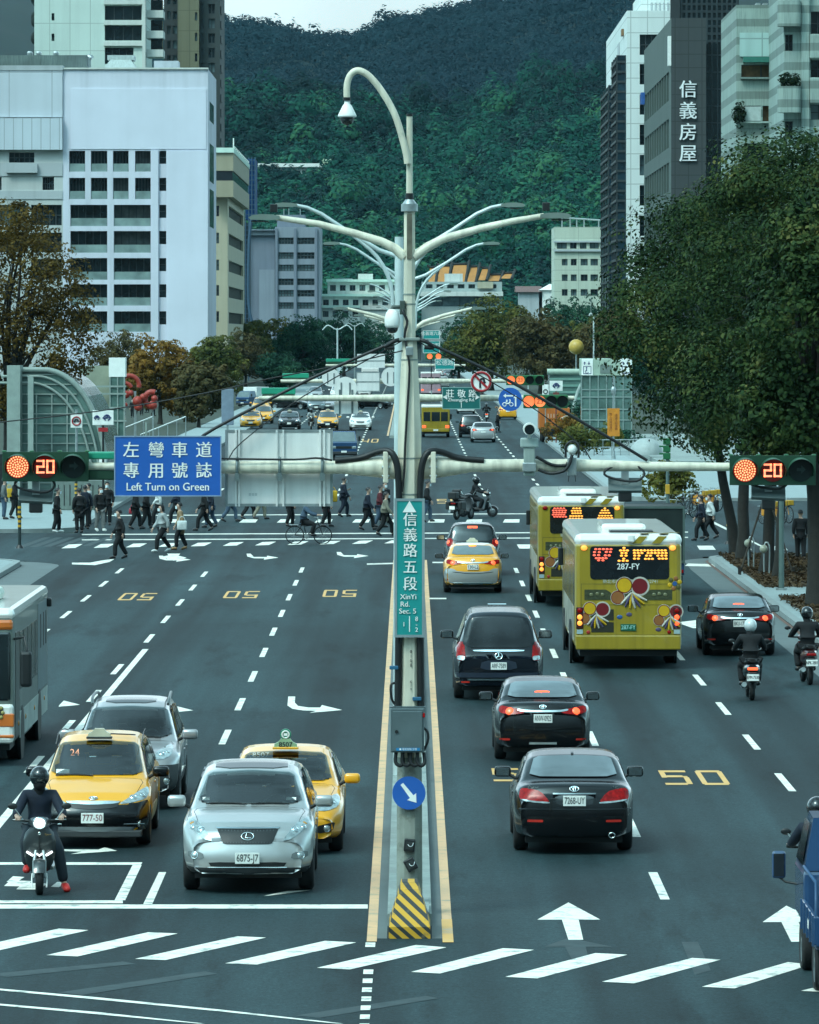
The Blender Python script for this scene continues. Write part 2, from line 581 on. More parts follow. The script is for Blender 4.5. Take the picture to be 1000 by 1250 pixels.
Z=[[(-53,1162),(-14,1163.5),(108,1136),(72,1134)],[(56.5,1166.5),(95,1168),(217,1140),(181,1138.5)],[(165,1171),(202,1172.5),(325,1145),(290,1143.5)],[(275,1176.5),(314,1178),(435,1151),(397,1149)],[(387,1182),(427,1184),(545,1157),(508,1154)],[(502,1187),(537,1189),(652,1160),(614,1158)],[(617,1193),(656,1195),(766,1166),(727,1164)],[(735,1199),(774,1201),(880,1172),(845,1170)],[(857,1205),(897,1207),(990,1178),(962,1175)],[(978,1210),(1016,1212),(1130,1184),(1092,1182)],[(-164,1157),(-125,1158.5),(-3,1131),(-39,1129.5)]]
for q in Z:mk(q,z=.006)
mk([(-60,1104.5),(449,1104.5),(449,1109.5),(-60,1109.5)])
mk([(-60,1099.5),(150,1099.5),(150,1103),(-60,1103)],z=.0045)
mk([(-60,1053),(174,1053),(172,1056),(-60,1056)],z=.0045)
mk([(162,1056.2),(173,1056.2),(153,1099.3),(140,1099.3)],z=.0045)
mk([(194,1065),(203,1065),(186,1104),(175,1104)],z=.0045)
yy=1151.0
k=0
while yy<1255:
 a=452.5-(yy-1150)*.075
 if not 1158<yy<1180:
  mk([(a-6,yy),(a+6,yy),(a+5.5,yy+5.5),(a-6.5,yy+5.5)],z=.0055)
 yy+=11
mk([(-20,1205.5),(120,1218),(270,1233),(420,1250),(410,1250),(268,1235),(118,1220.5),(-20,1207.5)],z=.0047)
mk([(-20,1224),(120,1236),(250,1250),(242,1250),(118,1238.5),(-20,1226)],z=.0047)
mk([(694,1102),(733,1123),(706.5,1123),(712,1147.5),(694,1147.5),(686,1123),(656,1123)])
mk([(960,1106),(1002,1126),(975,1126),(984,1150),(966,1150),(954,1126),(931,1126)])
mk([(694,1145),(748,1156),(715,1156),(720,1175),(700,1175),(690,1156),(664,1156)],GM,.0035)
mk([(832,1150),(852,1150),(868,1185),(848,1190)],GM,.0035)
for(a,b,c,d)in((-20,1190,150,1176),(70,1212,250,1188),(360,1240,520,1218)):
 mk([(a,b),(a+30,b+3),(c+16,d+1),(c,d-2)],GM,.0035)
mk([(352,850.5),(360.5,850.5),(360,858),(364,862),(377,864),(391,864),(393,861),(418,867),(378,870.5),(386,868),(370,867.6),(357,865.5),(351,861.5)])
for px,py,s in((222,866.5,1.0),(84,859.5,1.0)):
 mk([(px-12*s,py+2),(px-6*s,py-4),(px+14*s,py+1),(px-12*s,py+3.5)])
mk([(58,1037),(120,1037.5),(128,1034.5),(143,1039),(86,1043),(100,1040),(58,1038.5)])
mk([(322,1094),(350,1088),(379,1087),(330,1093.5)])
for a in((8,1077,20,1070),(5,1082,30,1075),(20,1086,48,1078),(62,1083,72,1077)):
 mk([(a[0],a[1]),(a[0]+8,a[3]),(a[2]+10,a[3]+1),(a[2],a[1]+.5)])
for px,py in((320,679.5),(430,677.5),(213,682)):
 mk([(px-19,py-3.5),(px-14,py-3.5),(px-10,py+.5),(px+6,py+.6),(px+6,py-1),(px+20,py+1.3),(px+2,py+4),(px+3,py+2.2),(px-10,py+2.2),(px-18,py)])
mk([(88,687),(110,687),(126,684),(140,682.5),(134,686),(116,690),(88,689)])
mk([(196,680),(206,678),(204,676),(220,676),(218,678.5),(228,681),(212,684.5)])
mk([(826,760),(852,757),(850,762),(858,762),(856,767),(846,767)])
DR1,DR2=.452*H,.838*H
def dashes(x,ys,ln=4.0,w=.13,m=None):
 for y in ys:strip(x,y-ln/2,y+ln/2,w,m)
dashes(DR1,[81.1+9.83*i for i in range(12)])
dashes(DR2,[90.0+9.83*i for i in range(11)])
for q in((349,378),(361,388),(372,397)):pass
dashes(-.4575*H,[101.2+9.83*i for i in range(10)])
dashes(-.855*H,[147+9.83*i for i in range(5)])
dashes(-1.225*H,[130+9.83*i for i in range(7)])
dashes(-.872*H,[104+9.83*i for i in range(4)])
strip(-.838*H,76,142,.15)
for x in(DR1,DR2,-.46*H,-.86*H,-1.22*H):
 dashes(x+.1,[278+9.83*i for i in range(60)],4.0,.14)
for i in range(6):strip(DR2-2.9+i*.03,196-i*7.5,192-i*7.5,.12)if i<0 else None
for i in range(11):mk([(75+i*39.4,669.5-i*.6),(92+i*39.4,669-i*.6),(101+i*39.4,664.3-i*.5),(84+i*39.4,664.8-i*.5)])
for i in range(9):mk([(590+i*44,669.5+i*.3),(610+i*44,669.5+i*.3),(606+i*44,664.5+i*.3),(587+i*44,664.5+i*.3)])
for i in range(14):mk([(200+i*46,638),(220+i*46,638),(224+i*45.6,634),(206+i*45.6,634)])
for py,w in((650,1.2),(656.5,1.2),(664,0.0),(627,1)):
 if w:mk([(100,py+2),(840,py-1),(840,py-1+w),(100,py+2+w)],TM,.0045)
mk([(448,688),(482,687),(482,688.6),(448,689.6)],TM)
mk([(528,686),(545,686),(545,687.5),(528,687.5)],TM)
mk([(524,730),(545,730),(545,731.6),(524,731.6)],TM)
mk([(868,638),(930,668),(934,668),(872,637)],TM)
mk([(840,688),(882,689),(878,692),(836,691)],WM)
for i in range(7):mk([(20+i*16,668-i*.3),(30+i*16,668-i*.3),(62+i*15,656),(54+i*15,656)],GM,.0042)
struct('road_marking',WM,MARKW)
struct('road_line',TM,MARKT)
struct('erased_marking',GM,GHOST)
mb=MB()
mb.quad((-.55,73.6,.0065),(-.42,73.6,.0065),(-.44,198,.0065),(-.56,198,.0065))
struct('median_line',mb,MARKP)
mb=MB()
mb.quad((.43,73.6,.0065),(.56,73.6,.0065),(.60,198,.0065),(.47,198,.0065))
struct('median_line',mb,MARKP)
mb=MB()
mb.quad((.425,73.5,.0075),(.565,73.5,.0075),(.565,76.4,.0075),(.425,76.4,.0075))
struct('median_line',mb,MARKY)
mb=MB().quad((-1.75,440,.0065),(-1.6,440,.0065),(-1.6,900,.0065),(-1.75,900,.0065))
struct('median_line',mb,MARKP)
PT1,PT2=MB(),MB()
for pix in():PT1.prism([G(*p)for p in pix],.0016,None)
PT1.v and struct('road_patch',PT1,pm('patch_dark',(.022,.031,.034),.7,var=.35,scale=1.5,bump=.3))
CK=MB()
rc=random.Random(4)
for x0,y0,n in((5.2,68,4),):
 x,y=x0,y0
 for i in range(n):
  x2,y2=x+rc.uniform(-.14,.14),y+rc.uniform(.4,1.1)
  CK.quad((x-.012,y,.0022),(x+.012,y,.0022),(x2+.012,y2,.0022),(x2-.012,y2,.0022));x,y=x2,y2
CK.v and struct('road_crack',CK,pm('crack_tar',(.012,.016,.017),.95,spec=.02))
def road_text(txt,px,py,w,ln,flip=False):
 mb=MB()
 a,b=.20,.13
 for i,ch in enumerate(txt):
  o=i*1.35
  R={'5':[(0,a,.5,1),(1-a,1,.06,.52),(a,1,1-b,1),(a,1-a,.52,.52+b),(0,1-a,0,b),(1-a,.96,.52,.60)],'0':[(0,a,.06,.94),(1-a,1,.06,.94),(.06,.94,1-b,1),(.06,.94,0,b)],'4':[(1-a,1,0,1),(0,1-a,.3,.3+b),(0,a,.3+b,1)]}[ch]
  for k,(x0,x1,y0,y1)in enumerate(R):mb.quad((o+x0,y0,k*.0003),(o+x1,y0,k*.0003),(o+x1,y1,k*.0003),(o+x0,y1,k*.0003))
 me=mb.mesh('digits')
 xs=[v.co.x for v in me.vertices];ys=[v.co.y for v in me.vertices]
 cx,cy=(max(xs)+min(xs))/2,(max(ys)+min(ys))/2
 for v in me.vertices:v.co=Vector(((v.co.x-cx)*w/(max(xs)-min(xs)),(v.co.y-cy)*ln/(max(ys)-min(ys)),v.co.z))
 x,y=G(px,py)
 o=link('speed_marking',me,MARKY,None,(x,y,.0055),(0,0,pi if flip else 0))
 tag(o,kind='structure')
road_text('50',847,949.5,1.12,3.3)
road_text('50',640,946,1.12,3.0)
for px,py in((168,728.5),(295,726),(415,724.5)):road_text('50',px,py,1.0,4.6,True)
road_text('50',548,612,1.1,7)
road_text('40',452,538,1.2,14)
# --------- hills and the wood on them
def leaf_material(name,cols,scale=.6,trans=.25,rough=.6,tone=False):
 if name in _M:return _M[name]
 m=bpy.data.materials.new(name)
 m.use_nodes=True
 nt=m.node_tree;n,l=nt.nodes,nt.links
 n.remove(n['Principled BSDF'])
 out=n['Material Output']
 geo=n.new('ShaderNodeNewGeometry');tc=n.new('ShaderNodeTexCoord')
 nz=n.new('ShaderNodeTexNoise');nz.inputs['Scale'].default_value=scale;nz.inputs['Detail'].default_value=3
 l.new(tc.outputs['Object'],nz.inputs['Vector'])
 ad=n.new('ShaderNodeMath');ad.operation='MULTIPLY_ADD'
 l.new(geo.outputs['Random Per Island'],ad.inputs[0]);ad.inputs[1].default_value=.35
 mr=n.new('ShaderNodeMapRange');mr.inputs[1].default_value=.3;mr.inputs[2].default_value=.7;mr.inputs[3].default_value=0;mr.inputs[4].default_value=.65
 l.new(nz.outputs['Fac'],mr.inputs[0])
 if tone:
  at=n.new('ShaderNodeAttribute');at.attribute_name='tone'
  ad.inputs[1].default_value=.22
  l.new(at.outputs['Fac'],ad.inputs[2])
 else:
  l.new(mr.outputs[0],ad.inputs[2])
 rp=n.new('ShaderNodeValToRGB')
 el=rp.color_ramp.elements
 while len(el)<len(cols):el.new(.5)
 for i,c in enumerate(cols):
  el[i].position=i/(len(cols)-1);el[i].color=list(c)+[1]
 l.new(ad.outputs[0],rp.inputs['Fac'])
 d=n.new('ShaderNodeBsdfPrincipled');d.inputs['Roughness'].default_value=rough;d.inputs['Specular IOR Level'].default_value=.08
 l.new(rp.outputs[0],d.inputs['Base Color'])
 t=n.new('ShaderNodeBsdfTranslucent');l.new(rp.outputs[0],t.inputs['Color'])
 mx=n.new('ShaderNodeMixShader');mx.inputs[0].default_value=trans
 l.new(d.outputs[0],mx.inputs[1]);l.new(t.outputs[0],mx.inputs[2]);l.new(mx.outputs[0],out.inputs['Surface'])
 _M[name]=m
 return m
def quads_mesh(name,C,N,size,seed=0,tone=None):
 """leaf quads: centres C (n,3), facing N (n,3), sizes (n,)"""
 r=np.random.default_rng(seed)
 n=len(C)
 N=N/np.maximum(1e-6,np.linalg.norm(N,axis=1,keepdims=True))
 A=np.cross(N,r.normal(size=(n,3)));A/=np.maximum(1e-6,np.linalg.norm(A,axis=1,keepdims=True))
 B=np.cross(N,A)
 s=size[:,None]
 asp=r.uniform(.45,.8,n)[:,None]
 V=np.stack([C-A*s,C-B*s*asp+N*s*.15,C+A*s,C+B*s*asp+N*s*.15],1).reshape(-1,3)
 me=bpy.data.meshes.new(name)
 me.vertices.add(n*4);me.vertices.foreach_set('co',V.astype(np.float32).ravel())
 me.loops.add(n*4);me.loops.foreach_set('vertex_index',np.arange(n*4,dtype=np.int32))
 me.polygons.add(n);me.polygons.foreach_set('loop_start',np.arange(0,n*4,4,dtype=np.int32))
 me.polygons.foreach_set('loop_total',np.full(n,4,dtype=np.int32))
 me.update(calc_edges=True)
 if tone is not None:
  at=me.attributes.new('tone','FLOAT','FACE');at.data.foreach_set('value',tone.astype(np.float32))
 return me
def fbm(x,y,s,o=4):
 v=0;a=1
 for i in range(o):
  v+=a*noise.noise((x*s+7.3*i,y*s-3.1*i,i*1.7));a*=.5;s*=2
 return v
NEARC=[(-400,70),(-100,66),(100,78),(272,96),(330,97),(420,100),(500,122),(560,128),(620,112),(652,84),(700,84),(735,78),(900,60),(1100,50),(1500,60)]
FARC=[(-700,-60),(0,-40),(60,-20),(150,2),(230,12),(272,22),(300,27),(345,32),(395,42),(430,44),(452,36),(470,21),(500,18),(530,13),(580,1),(640,-14),(760,-40),(1000,-60),(1800,-40)]
NY0,NY1,FY0,FY1=1700.0,2450.0,3300.0,4600.0
def hill_near(x,y):
 t=(y-NY0)/(NY1-NY0)
 px=500+F*x/NY1
 ztop=H+(HZ-np.interp(px,*zip(*NEARC)))*NY1/F-7
 if t<=1:
  s=max(0,t)**.9
 else:
  s=1-.35*(t-1)
 z=ztop*s+fbm(x,y,.006)*13*min(1,max(0,t)*3)*(1.0 if t<.9 else max(.15,1-(t-.9)*8))
 return z
def hill_far(x,y):
 t=(y-FY0)/(FY1-FY0)
 px=500+F*x/FY1
 ztop=H+(HZ-np.interp(px,*zip(*FARC)))*FY1/F-8
 s=max(0,t)**.8 if t<=1 else 1-.5*(t-1)
 return ztop*s+fbm(x,y,.003)*26*min(1,max(0,t)*3)*(1.0 if t<.85 else max(.06,1-(t-.85)*7))
def hill_mesh(fn,x0,x1,y0,y1,nx,ny):
 V=[]
 for j in range(ny+1):
  y=y0+(y1-y0)*j/ny
  for i in range(nx+1):
   x=x0+(x1-x0)*i/nx
   V.append((x,y,fn(x,y)-1.0))
 Fc=[(j*(nx+1)+i,j*(nx+1)+i+1,(j+1)*(nx+1)+i+1,(j+1)*(nx+1)+i)for j in range(ny)for i in range(nx)]
 return MB().add(V,Fc,True)
FLOOR=pm('forest_floor',(.010,.018,.014),.95,var=.3,scale=.05)
struct('hill',hill_mesh(hill_near,-600,600,1690,3000,60,60),FLOOR)
struct('far_ridge',hill_mesh(hill_far,-1400,1400,3290,5600,60,50),FLOOR)
def wood(name,fn,x_of_y,y0,y1,step,rad,per,leaf,mat,seed,dark=lambda z:.2,clear=None):
 r=np.random.default_rng(seed)
 Cs,Ns,Ss,Ts=[],[],[],[]
 y=y0
 while y<y1:
  xa,xb=x_of_y(y)
  x=xa
  while x<xb:
   cx=x+r.uniform(-.5,.5)*step;cy=y+r.uniform(-.5,.5)*step
   R=rad*r.uniform(.6,1.3)
   big=leaf<1 and r.random()<.07
   if big:R*=1.75
   z=fn(cx,cy)
   if clear and clear(cx,cy):x+=step;continue
   hh=R*r.uniform(1.0,1.5)
   cz=z+R*r.uniform(.3,.9)
   n=int(per*(R/rad)**2)
   d=r.normal(size=(n,3));d/=np.linalg.norm(d,axis=1,keepdims=True)
   d[:,2]=np.abs(d[:,2])*1.15-.2
   d[:,1]=np.where(r.random(n)<.7,-np.abs(d[:,1]),d[:,1])
   lob=1+.28*np.sin(d[:,0]*5+cx)*np.cos(d[:,2]*6+cy)+r.normal(size=n)*.10
   P=d*np.array([R,R,hh])*lob[:,None]+np.array([cx,cy,cz])
   Cs.append(P);Ns.append(d*np.array([1,1,1.3])+r.normal(size=(n,3))*.16);Ss.append(leaf*r.uniform(.6,1.4,n))
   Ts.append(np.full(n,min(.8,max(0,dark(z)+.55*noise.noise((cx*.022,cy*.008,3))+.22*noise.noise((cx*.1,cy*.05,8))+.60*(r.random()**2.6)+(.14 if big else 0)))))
   x+=step
  y+=step
 me=quads_mesh(name,np.concatenate(Cs),np.concatenate(Ns),np.concatenate(Ss),seed,np.concatenate(Ts))
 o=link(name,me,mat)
 return tag(o,kind='stuff')
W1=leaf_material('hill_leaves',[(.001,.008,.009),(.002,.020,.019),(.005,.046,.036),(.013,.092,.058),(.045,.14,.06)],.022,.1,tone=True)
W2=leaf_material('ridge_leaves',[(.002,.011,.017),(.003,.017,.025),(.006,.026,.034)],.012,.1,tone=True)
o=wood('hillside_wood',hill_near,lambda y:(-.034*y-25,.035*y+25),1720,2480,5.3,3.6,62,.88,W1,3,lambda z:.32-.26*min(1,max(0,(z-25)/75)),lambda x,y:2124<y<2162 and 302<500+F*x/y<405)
tag(o,'dense green wood of rounded crowns covering the hill below the ridge','wood')
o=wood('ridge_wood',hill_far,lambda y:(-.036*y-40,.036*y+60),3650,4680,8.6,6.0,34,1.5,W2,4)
tag(o,'dark bluish wood on the distant mountain ridge under the white sky','wood')
# --------- trees
BARK=pm('bark',(.045,.038,.030),.9,var=.35,scale=5,bump=.7,bscale=18)
BARKD=pm('dark_bark',(.020,.018,.015),.9,var=.4,scale=5,bump=.7,bscale=18)
def crown_mesh(name,blobs,n_clump,per,clump_r,leaf,seed,shell=.55,flat=.75,droop=0.0):
 """leaf quads in clumps spread through a union of ellipsoids (cx,cy,cz,rx,ry,rz)"""
 r=np.random.default_rng(seed)
 vol=np.array([b[3]*b[4]*b[5]for b in blobs])**.67
 pick=r.choice(len(blobs),n_clump,p=vol/vol.sum())
 B=np.array(blobs)[pick]
 d=r.normal(size=(n_clump,3));d/=np.linalg.norm(d,axis=1,keepdims=True)
 rad=shell+(1-shell)*r.random(n_clump)**.6
 rad*=1+.10*r.normal(size=n_clump)
 C=B[:,:3]+d*B[:,3:]*rad[:,None]
 cr_=clump_r*r.uniform(.6,1.4,n_clump)
 u=r.normal(size=(n_clump,per,3));u/=np.linalg.norm(u,axis=2,keepdims=True)
 u=u+.45*d[:,None,:]+np.array([0,0,.25]);u/=np.linalg.norm(u,axis=2,keepdims=True)
 off=u*(.80+.30*r.random((n_clump,per,1)))*np.array([1,1,flat])
 P=(C[:,None,:]+off*cr_[:,None,None]).reshape(-1,3)
 Nn=(u+r.normal(size=(n_clump,per,3))*.26+np.array([0,0,.25])).reshape(-1,3)
 S=leaf*r.uniform(.6,1.4,len(P))
 return quads_mesh(name,P,Nn,S,seed)
def limbs(blobs,base_r,trunk_top,seed,n=9,lean=(0,0)):
 r=random.Random(seed)
 mb=MB()
 top=Vector((lean[0],lean[1],trunk_top))
 pts,rs=[],[]
 for i in range(7):
  t=i/6
  pts.append(Vector((lean[0]*t+r.uniform(-.05,.05)*base_r*3,lean[1]*t+r.uniform(-.05,.05)*base_r*3,trunk_top*t)))
  rs.append(base_r*(1.35 if i==0 else 1.0-.35*t))
 mb.tube(pts,rs,10)
 for k in range(n):
  b=blobs[k%len(blobs)]
  end=Vector((b[0]+r.uniform(-.6,.6)*b[3],b[1]+r.uniform(-.6,.6)*b[4],b[2]+r.uniform(-.3,.7)*b[5]))
  st=pts[-1].lerp(pts[3],r.uniform(0,.6))
  mid=st.lerp(end,.5)+Vector((r.uniform(-.3,.3),r.uniform(-.3,.3),r.uniform(.1,.6)))*(end-st).length*.25
  q=[st,st.lerp(mid,.5),mid,mid.lerp(end,.5),end]
  mb.tube(q,[base_r*.5,base_r*.40,base_r*.28,base_r*.18,base_r*.07],7)
  for _ in range(3):
   a=q[r.choice((2,3))]
   e2=a+Vector((r.uniform(-1,1),r.uniform(-1,1),r.uniform(-.2,1)))*b[5]*.5
   mb.tube([a,a.lerp(e2,.5)+Vector((0,0,.1)),e2],[base_r*.16,base_r*.1,base_r*.03],5)
 return mb
def tree(label,loc,blobs,base_r,trunk_top,leafmat,n_clump,per,clump_r,leaf,seed,bark=BARK,lean=(0,0),group=None,nl=9,shell=.55,name='tree',z=.14):
 t=thing(name,label,'tree',(loc[0],loc[1],z),0,group)
 link('crown',crown_mesh('crown',blobs,n_clump,per,clump_r,leaf,seed,shell),leafmat,t)
 limbs(blobs,base_r,trunk_top,seed,nl,lean).build('trunk',bark,t)
 return t
# --------- buildings
def wallm(name,col,streak=.25,var=.06,tile=None,bump=0.0):
 """wall finish with rain streaks; tile=(w,h): thin panel joints"""
 if name in _M:return _M[name]
 m=pm(name,col,.75,var=var,scale=.15,streak=streak,bump=bump,bscale=3)
 for nd in m.node_tree.nodes:
  if nd.type=='MAPPING':nd.inputs['Scale'].default_value=(.55,.55,.028)
 if tile:
  nt=m.node_tree;n,l=nt.nodes,nt.links
  b=n['Principled BSDF']
  src=b.inputs['Base Color'].links[0].from_socket
  tc=n.new('ShaderNodeTexCoord')
  sx=n.new('ShaderNodeSeparateXYZ');l.new(tc.outputs['Object'],sx.inputs[0])
  ad=n.new('ShaderNodeMath');ad.operation='ADD';l.new(sx.outputs[0],ad.inputs[0]);l.new(sx.outputs[1],ad.inputs[1])
  fac=None
  for s,w in((ad.outputs[0],tile[0]),(sx.outputs[2],tile[1])):
   q=n.new('ShaderNodeMath');q.operation='DIVIDE';l.new(s,q.inputs[0]);q.inputs[1].default_value=w
   f=n.new('ShaderNodeMath');f.operation='FRACT';l.new(q.outputs[0],f.inputs[0])
   c=n.new('ShaderNodeMath');c.operation='LESS_THAN';l.new(f.outputs[0],c.inputs[0]);c.inputs[1].default_value=.11/w
   if fac is None:fac=c.outputs[0]
   else:
    mx_=n.new('ShaderNodeMath');mx_.operation='MAXIMUM';l.new(fac,mx_.inputs[0]);l.new(c.outputs[0],mx_.inputs[1]);fac=mx_.outputs[0]
  mx=n.new('ShaderNodeMix');mx.data_type='RGBA';l.new(fac,mx.inputs[0]);l.new(src,mx.inputs[6])
  mx.inputs[7].default_value=[c*.62 for c in col[:3]]+[1]
  l.new(mx.outputs[2],b.inputs['Base Color'])
 return m
def banded(name,c1,c2,period):
 m=pm(name,c1,.8,var=.12,scale=.4,streak=.5)
 nt=m.node_tree;n,l=nt.nodes,nt.links
 b=n['Principled BSDF'];src=b.inputs['Base Color'].links[0].from_socket
 tc=n.new('ShaderNodeTexCoord');sx=n.new('ShaderNodeSeparateXYZ');l.new(tc.outputs['Object'],sx.inputs[0])
 q=n.new('ShaderNodeMath');q.operation='DIVIDE';l.new(sx.outputs[2],q.inputs[0]);q.inputs[1].default_value=period
 f=n.new('ShaderNodeMath');f.operation='FRACT';l.new(q.outputs[0],f.inputs[0])
 c=n.new('ShaderNodeMath');c.operation='LESS_THAN';l.new(f.outputs[0],c.inputs[0]);c.inputs[1].default_value=.42
 mx=n.new('ShaderNodeMix');mx.data_type='RGBA';mx.blend_type='MULTIPLY';l.new(c.outputs[0],mx.inputs[0]);l.new(src,mx.inputs[6])
 mx.inputs[7].default_value=[a/b_ for a,b_ in zip(c2,c1)]+[1]
 l.new(mx.outputs[2],b.inputs['Base Color'])
 return m
WINGLASS=pm('window_glass',(.014,.022,.026),.12,var=.6,scale=.5,spec=.7)
WINGLASS2=pm('window_glass_pale',(.12,.17,.18),.2,var=.5,scale=.4,spec=.7)
BLINDG=pm('blind_behind_glass',(.06,.07,.07),.3,var=.6,scale=.9,spec=.6)
FRAMEM=pm('window_frame',(.045,.055,.06),.5,metal=.3)
class Bld:
 def __init__(s,name,label,cat,px,Y,group=None):
  s.Y=Y
  s.x=(px-500)*Y/F
  s.r=thing(name,label,cat,(s.x,Y,0),0,group)
 def X(s,px):return(px-500)*s.Y/F-s.x
 def Z(s,py):return H-(py-HZ)*s.Y/F
 def rect(s,a,b,c,d):return(s.X(a),s.Z(d),s.X(c),s.Z(b))
 def wall(s,x0,z0,x1,z1,ops,mat,M=None,name='wall',win=True,dep=.35,pane=None,mull=(2,1),frame=None):
  """wall sheet in XZ at y=0 facing -Y with real openings; ops: (x0,z0,x1,z1)"""
  M=M or Matrix.Identity(4)
  us=sorted({x0,x1,*[round(v,3)for o in ops for v in(o[0],o[2])if x0<v<x1]})
  vs=sorted({z0,z1,*[round(v,3)for o in ops for v in(o[1],o[3])if z0<v<z1]})
  mb=MB()
  def inop(u,v):return any(o[0]<u<o[2]and o[1]<v<o[3]for o in ops)
  for i in range(len(us)-1):
   run=None
   for j in range(len(vs)-1):
    if inop((us[i]+us[i+1])/2,(vs[j]+vs[j+1])/2):
     if run is not None:mb.quad((us[i],0,run),(us[i+1],0,run),(us[i+1],0,vs[j]),(us[i],0,vs[j]));run=None
    elif run is None:run=vs[j]
   if run is not None:mb.quad((us[i],0,run),(us[i+1],0,run),(us[i+1],0,vs[-1]),(us[i],0,vs[-1]))
  for(a,b,c,d)in ops:
   mb.quad((a,0,b),(a,dep,b),(a,dep,d),(a,0,d));mb.quad((c,dep,b),(c,0,b),(c,0,d),(c,dep,d))
   mb.quad((a,dep,d),(c,dep,d),(c,0,d),(a,0,d));mb.quad((a,0,b),(c,0,b),(c,dep,b),(a,dep,b))
  mb.v=[tuple(M@Vector(v))for v in mb.v]
  o=mb.build(name,mat,s.r)
  if win:
   for k,(a,b,c,d)in enumerate(ops):
    fb=MB()
    t=max(.07,.12*s.Y/700)
    for i in range(mull[0]+1):
     x=a+(c-a)*i/mull[0]
     fb.box(max(a,x-t/2),min(c,x+t/2),dep-.12,dep-.02,b,d)
    for i in range(mull[1]+1):
     z=b+(d-b)*i/mull[1]
     fb.box(a+t/2,c-t/2,dep-.118,dep-.022,max(b,z-t/2),min(d,z+t/2))
    fb.v=[tuple(M@Vector(v))for v in fb.v]
    w=fb.build('window',frame or FRAMEM,s.r)
    pb=MB().quad((a,dep-.01,b),(c,dep-.01,b),(c,dep-.01,d),(a,dep-.01,d))
    pb.v=[tuple(M@Vector(v))for v in pb.v]
    pn=pane[k%len(pane)]if isinstance(pane,(list,tuple))else(pane or rnd.choice((WINGLASS,WINGLASS,BLINDG,WINGLASS2)))
    pb.build('pane',pn,w)
  return o
 def shell(s,x0,x1,dep,z1,mat,front=False,z0=0.0,name='shell'):
  """sides, back and roof behind the front sheet"""
  mb=MB()
  y0=.0
  mb.quad((x1,y0,z0),(x1,dep,z0),(x1,dep,z1),(x1,y0,z1))
  mb.quad((x0,dep,z0),(x0,y0,z0),(x0,y0,z1),(x0,dep,z1))
  mb.quad((x1,dep,z0),(x0,dep,z0),(x0,dep,z1),(x1,dep,z1))
  mb.quad((x0,y0,z1),(x1,y0,z1),(x1,dep,z1),(x0,dep,z1))
  if front:mb.quad((x0,y0,z0),(x1,y0,z0),(x1,y0,z1),(x0,y0,z1))
  return mb.build(name,mat,s.r)
 def box(s,name,a,b,c,d,y0,y1,mat,bv=0.0):
  x0,z0,x1,z1=s.rect(a,b,c,d)
  return MB().box(x0,x1,y0,y1,z0,z1,b=bv).build(name,mat,s.r)
# --- large white institutional block, left
PALE=wallm('pale_blue_wall',(.60,.64,.70),.10,tile=(5.6,6.0))
PALE2=wallm('white_wall_smooth',(.70,.71,.80),.22)
PALE3=wallm('greyish_wall',(0.459,0.49,0.505),.3)
OFFW=wallm('offwhite_wall',(0.655,0.672,0.625),.3)
b=Bld('office_building','broad white block with a blank upper wall over rows of dark recessed balconies','building',165,750)
ops=[]
for k,(y0,y1)in enumerate(((184,209.5),(217,243))):
 for(a,c)in((84.5,104),(111,131),(138,157),(165,184)):ops.append(b.rect(a,y0,c,y1))
for(y0,y1)in((250,276),(282,308.5),(315,341.5),(347,373),(380,405)):
 for(a,c)in((86,131),(139,184)):ops.append(b.rect(a,y0,c,y1))
ops2=[b.rect(194.5,y,203,y+16)for y in(184,217,250,282,315,347,380)]
x0,z0,x1,z1=b.rect(77,84,254,480)
b.wall(x0,0,x1,z1,ops+ops2,PALE2,name='front_wall',dep=1.5,win=False)
for o_ in ops:
 w=MB().quad((o_[0],1.49,o_[1]),(o_[2],1.49,o_[1]),(o_[2],1.49,o_[3]),(o_[0],1.49,o_[3])).build('window',rnd.choice((WINGLASS,WINGLASS,BLINDG)),b.r)
 f=MB()
 for i in range(6):
  x=o_[0]+(o_[2]-o_[0])*i/5
  f.box(x-.06,x+.06,1.40,1.47,o_[1]+1.1,o_[3])
 f.box(o_[0],o_[2],1.39,1.48,o_[1]+.9,o_[1]+1.1)
 f.build('frame',FRAMEM,w)
 rl=MB().box(o_[0]+.05,o_[2]-.05,.12,.22,o_[1],o_[1]+1.05)
 rl.build('balcony_rail',pm('rail_glass',(.22,.30,.29),.3,var=.35,scale=.5),b.r)
 if(o_[2]-o_[0])>3:
  MB().box(o_[0]+1.1+(o_[2]-o_[0])*.18,o_[0]+2.3+(o_[2]-o_[0])*.18,.5,1.0,o_[1]+.1,o_[1]+.95).build('air_conditioner',FRAMEM,b.r)
for o_ in ops2:
 w=MB().quad((o_[0],.6,o_[1]),(o_[2],.6,o_[1]),(o_[2],.6,o_[3]),(o_[0],.6,o_[3])).build('window',WINGLASS,b.r)
 MB().box(o_[0],o_[2],.5,.58,(o_[1]+o_[3])/2-.05,(o_[1]+o_[3])/2+.05).build('frame',FRAMEM,w)
b.shell(x0,x1,32,z1,PALE2)
b.box('parapet',77,82.6,254.6,84.6,-.25,.4,OFFW)
b.box('raised_panel',86.5,108,252,182,-.10,-.01,wallm('white_wall_panel',(.74,.75,.85),.06))
b.box('pier',185,184,193.5,480,-.35,-.005,PALE2)
b.box('pier',203.5,184.5,253.9,480,-.25,-.005,wallm('white_wall_panel',(.74,.75,.85),.06))
xa,za,xb,zb=b.rect(-70,86,77,480)
opl=[b.rect(11,186,42,198.5),b.rect(52,216,66,232),b.rect(-10,216,2,232),b.rect(-40,186,-12,198)]+[b.rect(38,250,75.5,275),b.rect(38,284,75.5,308),b.rect(38,316,75.5,341),b.rect(-20,250,34,275),b.rect(-20,284,34,308)]
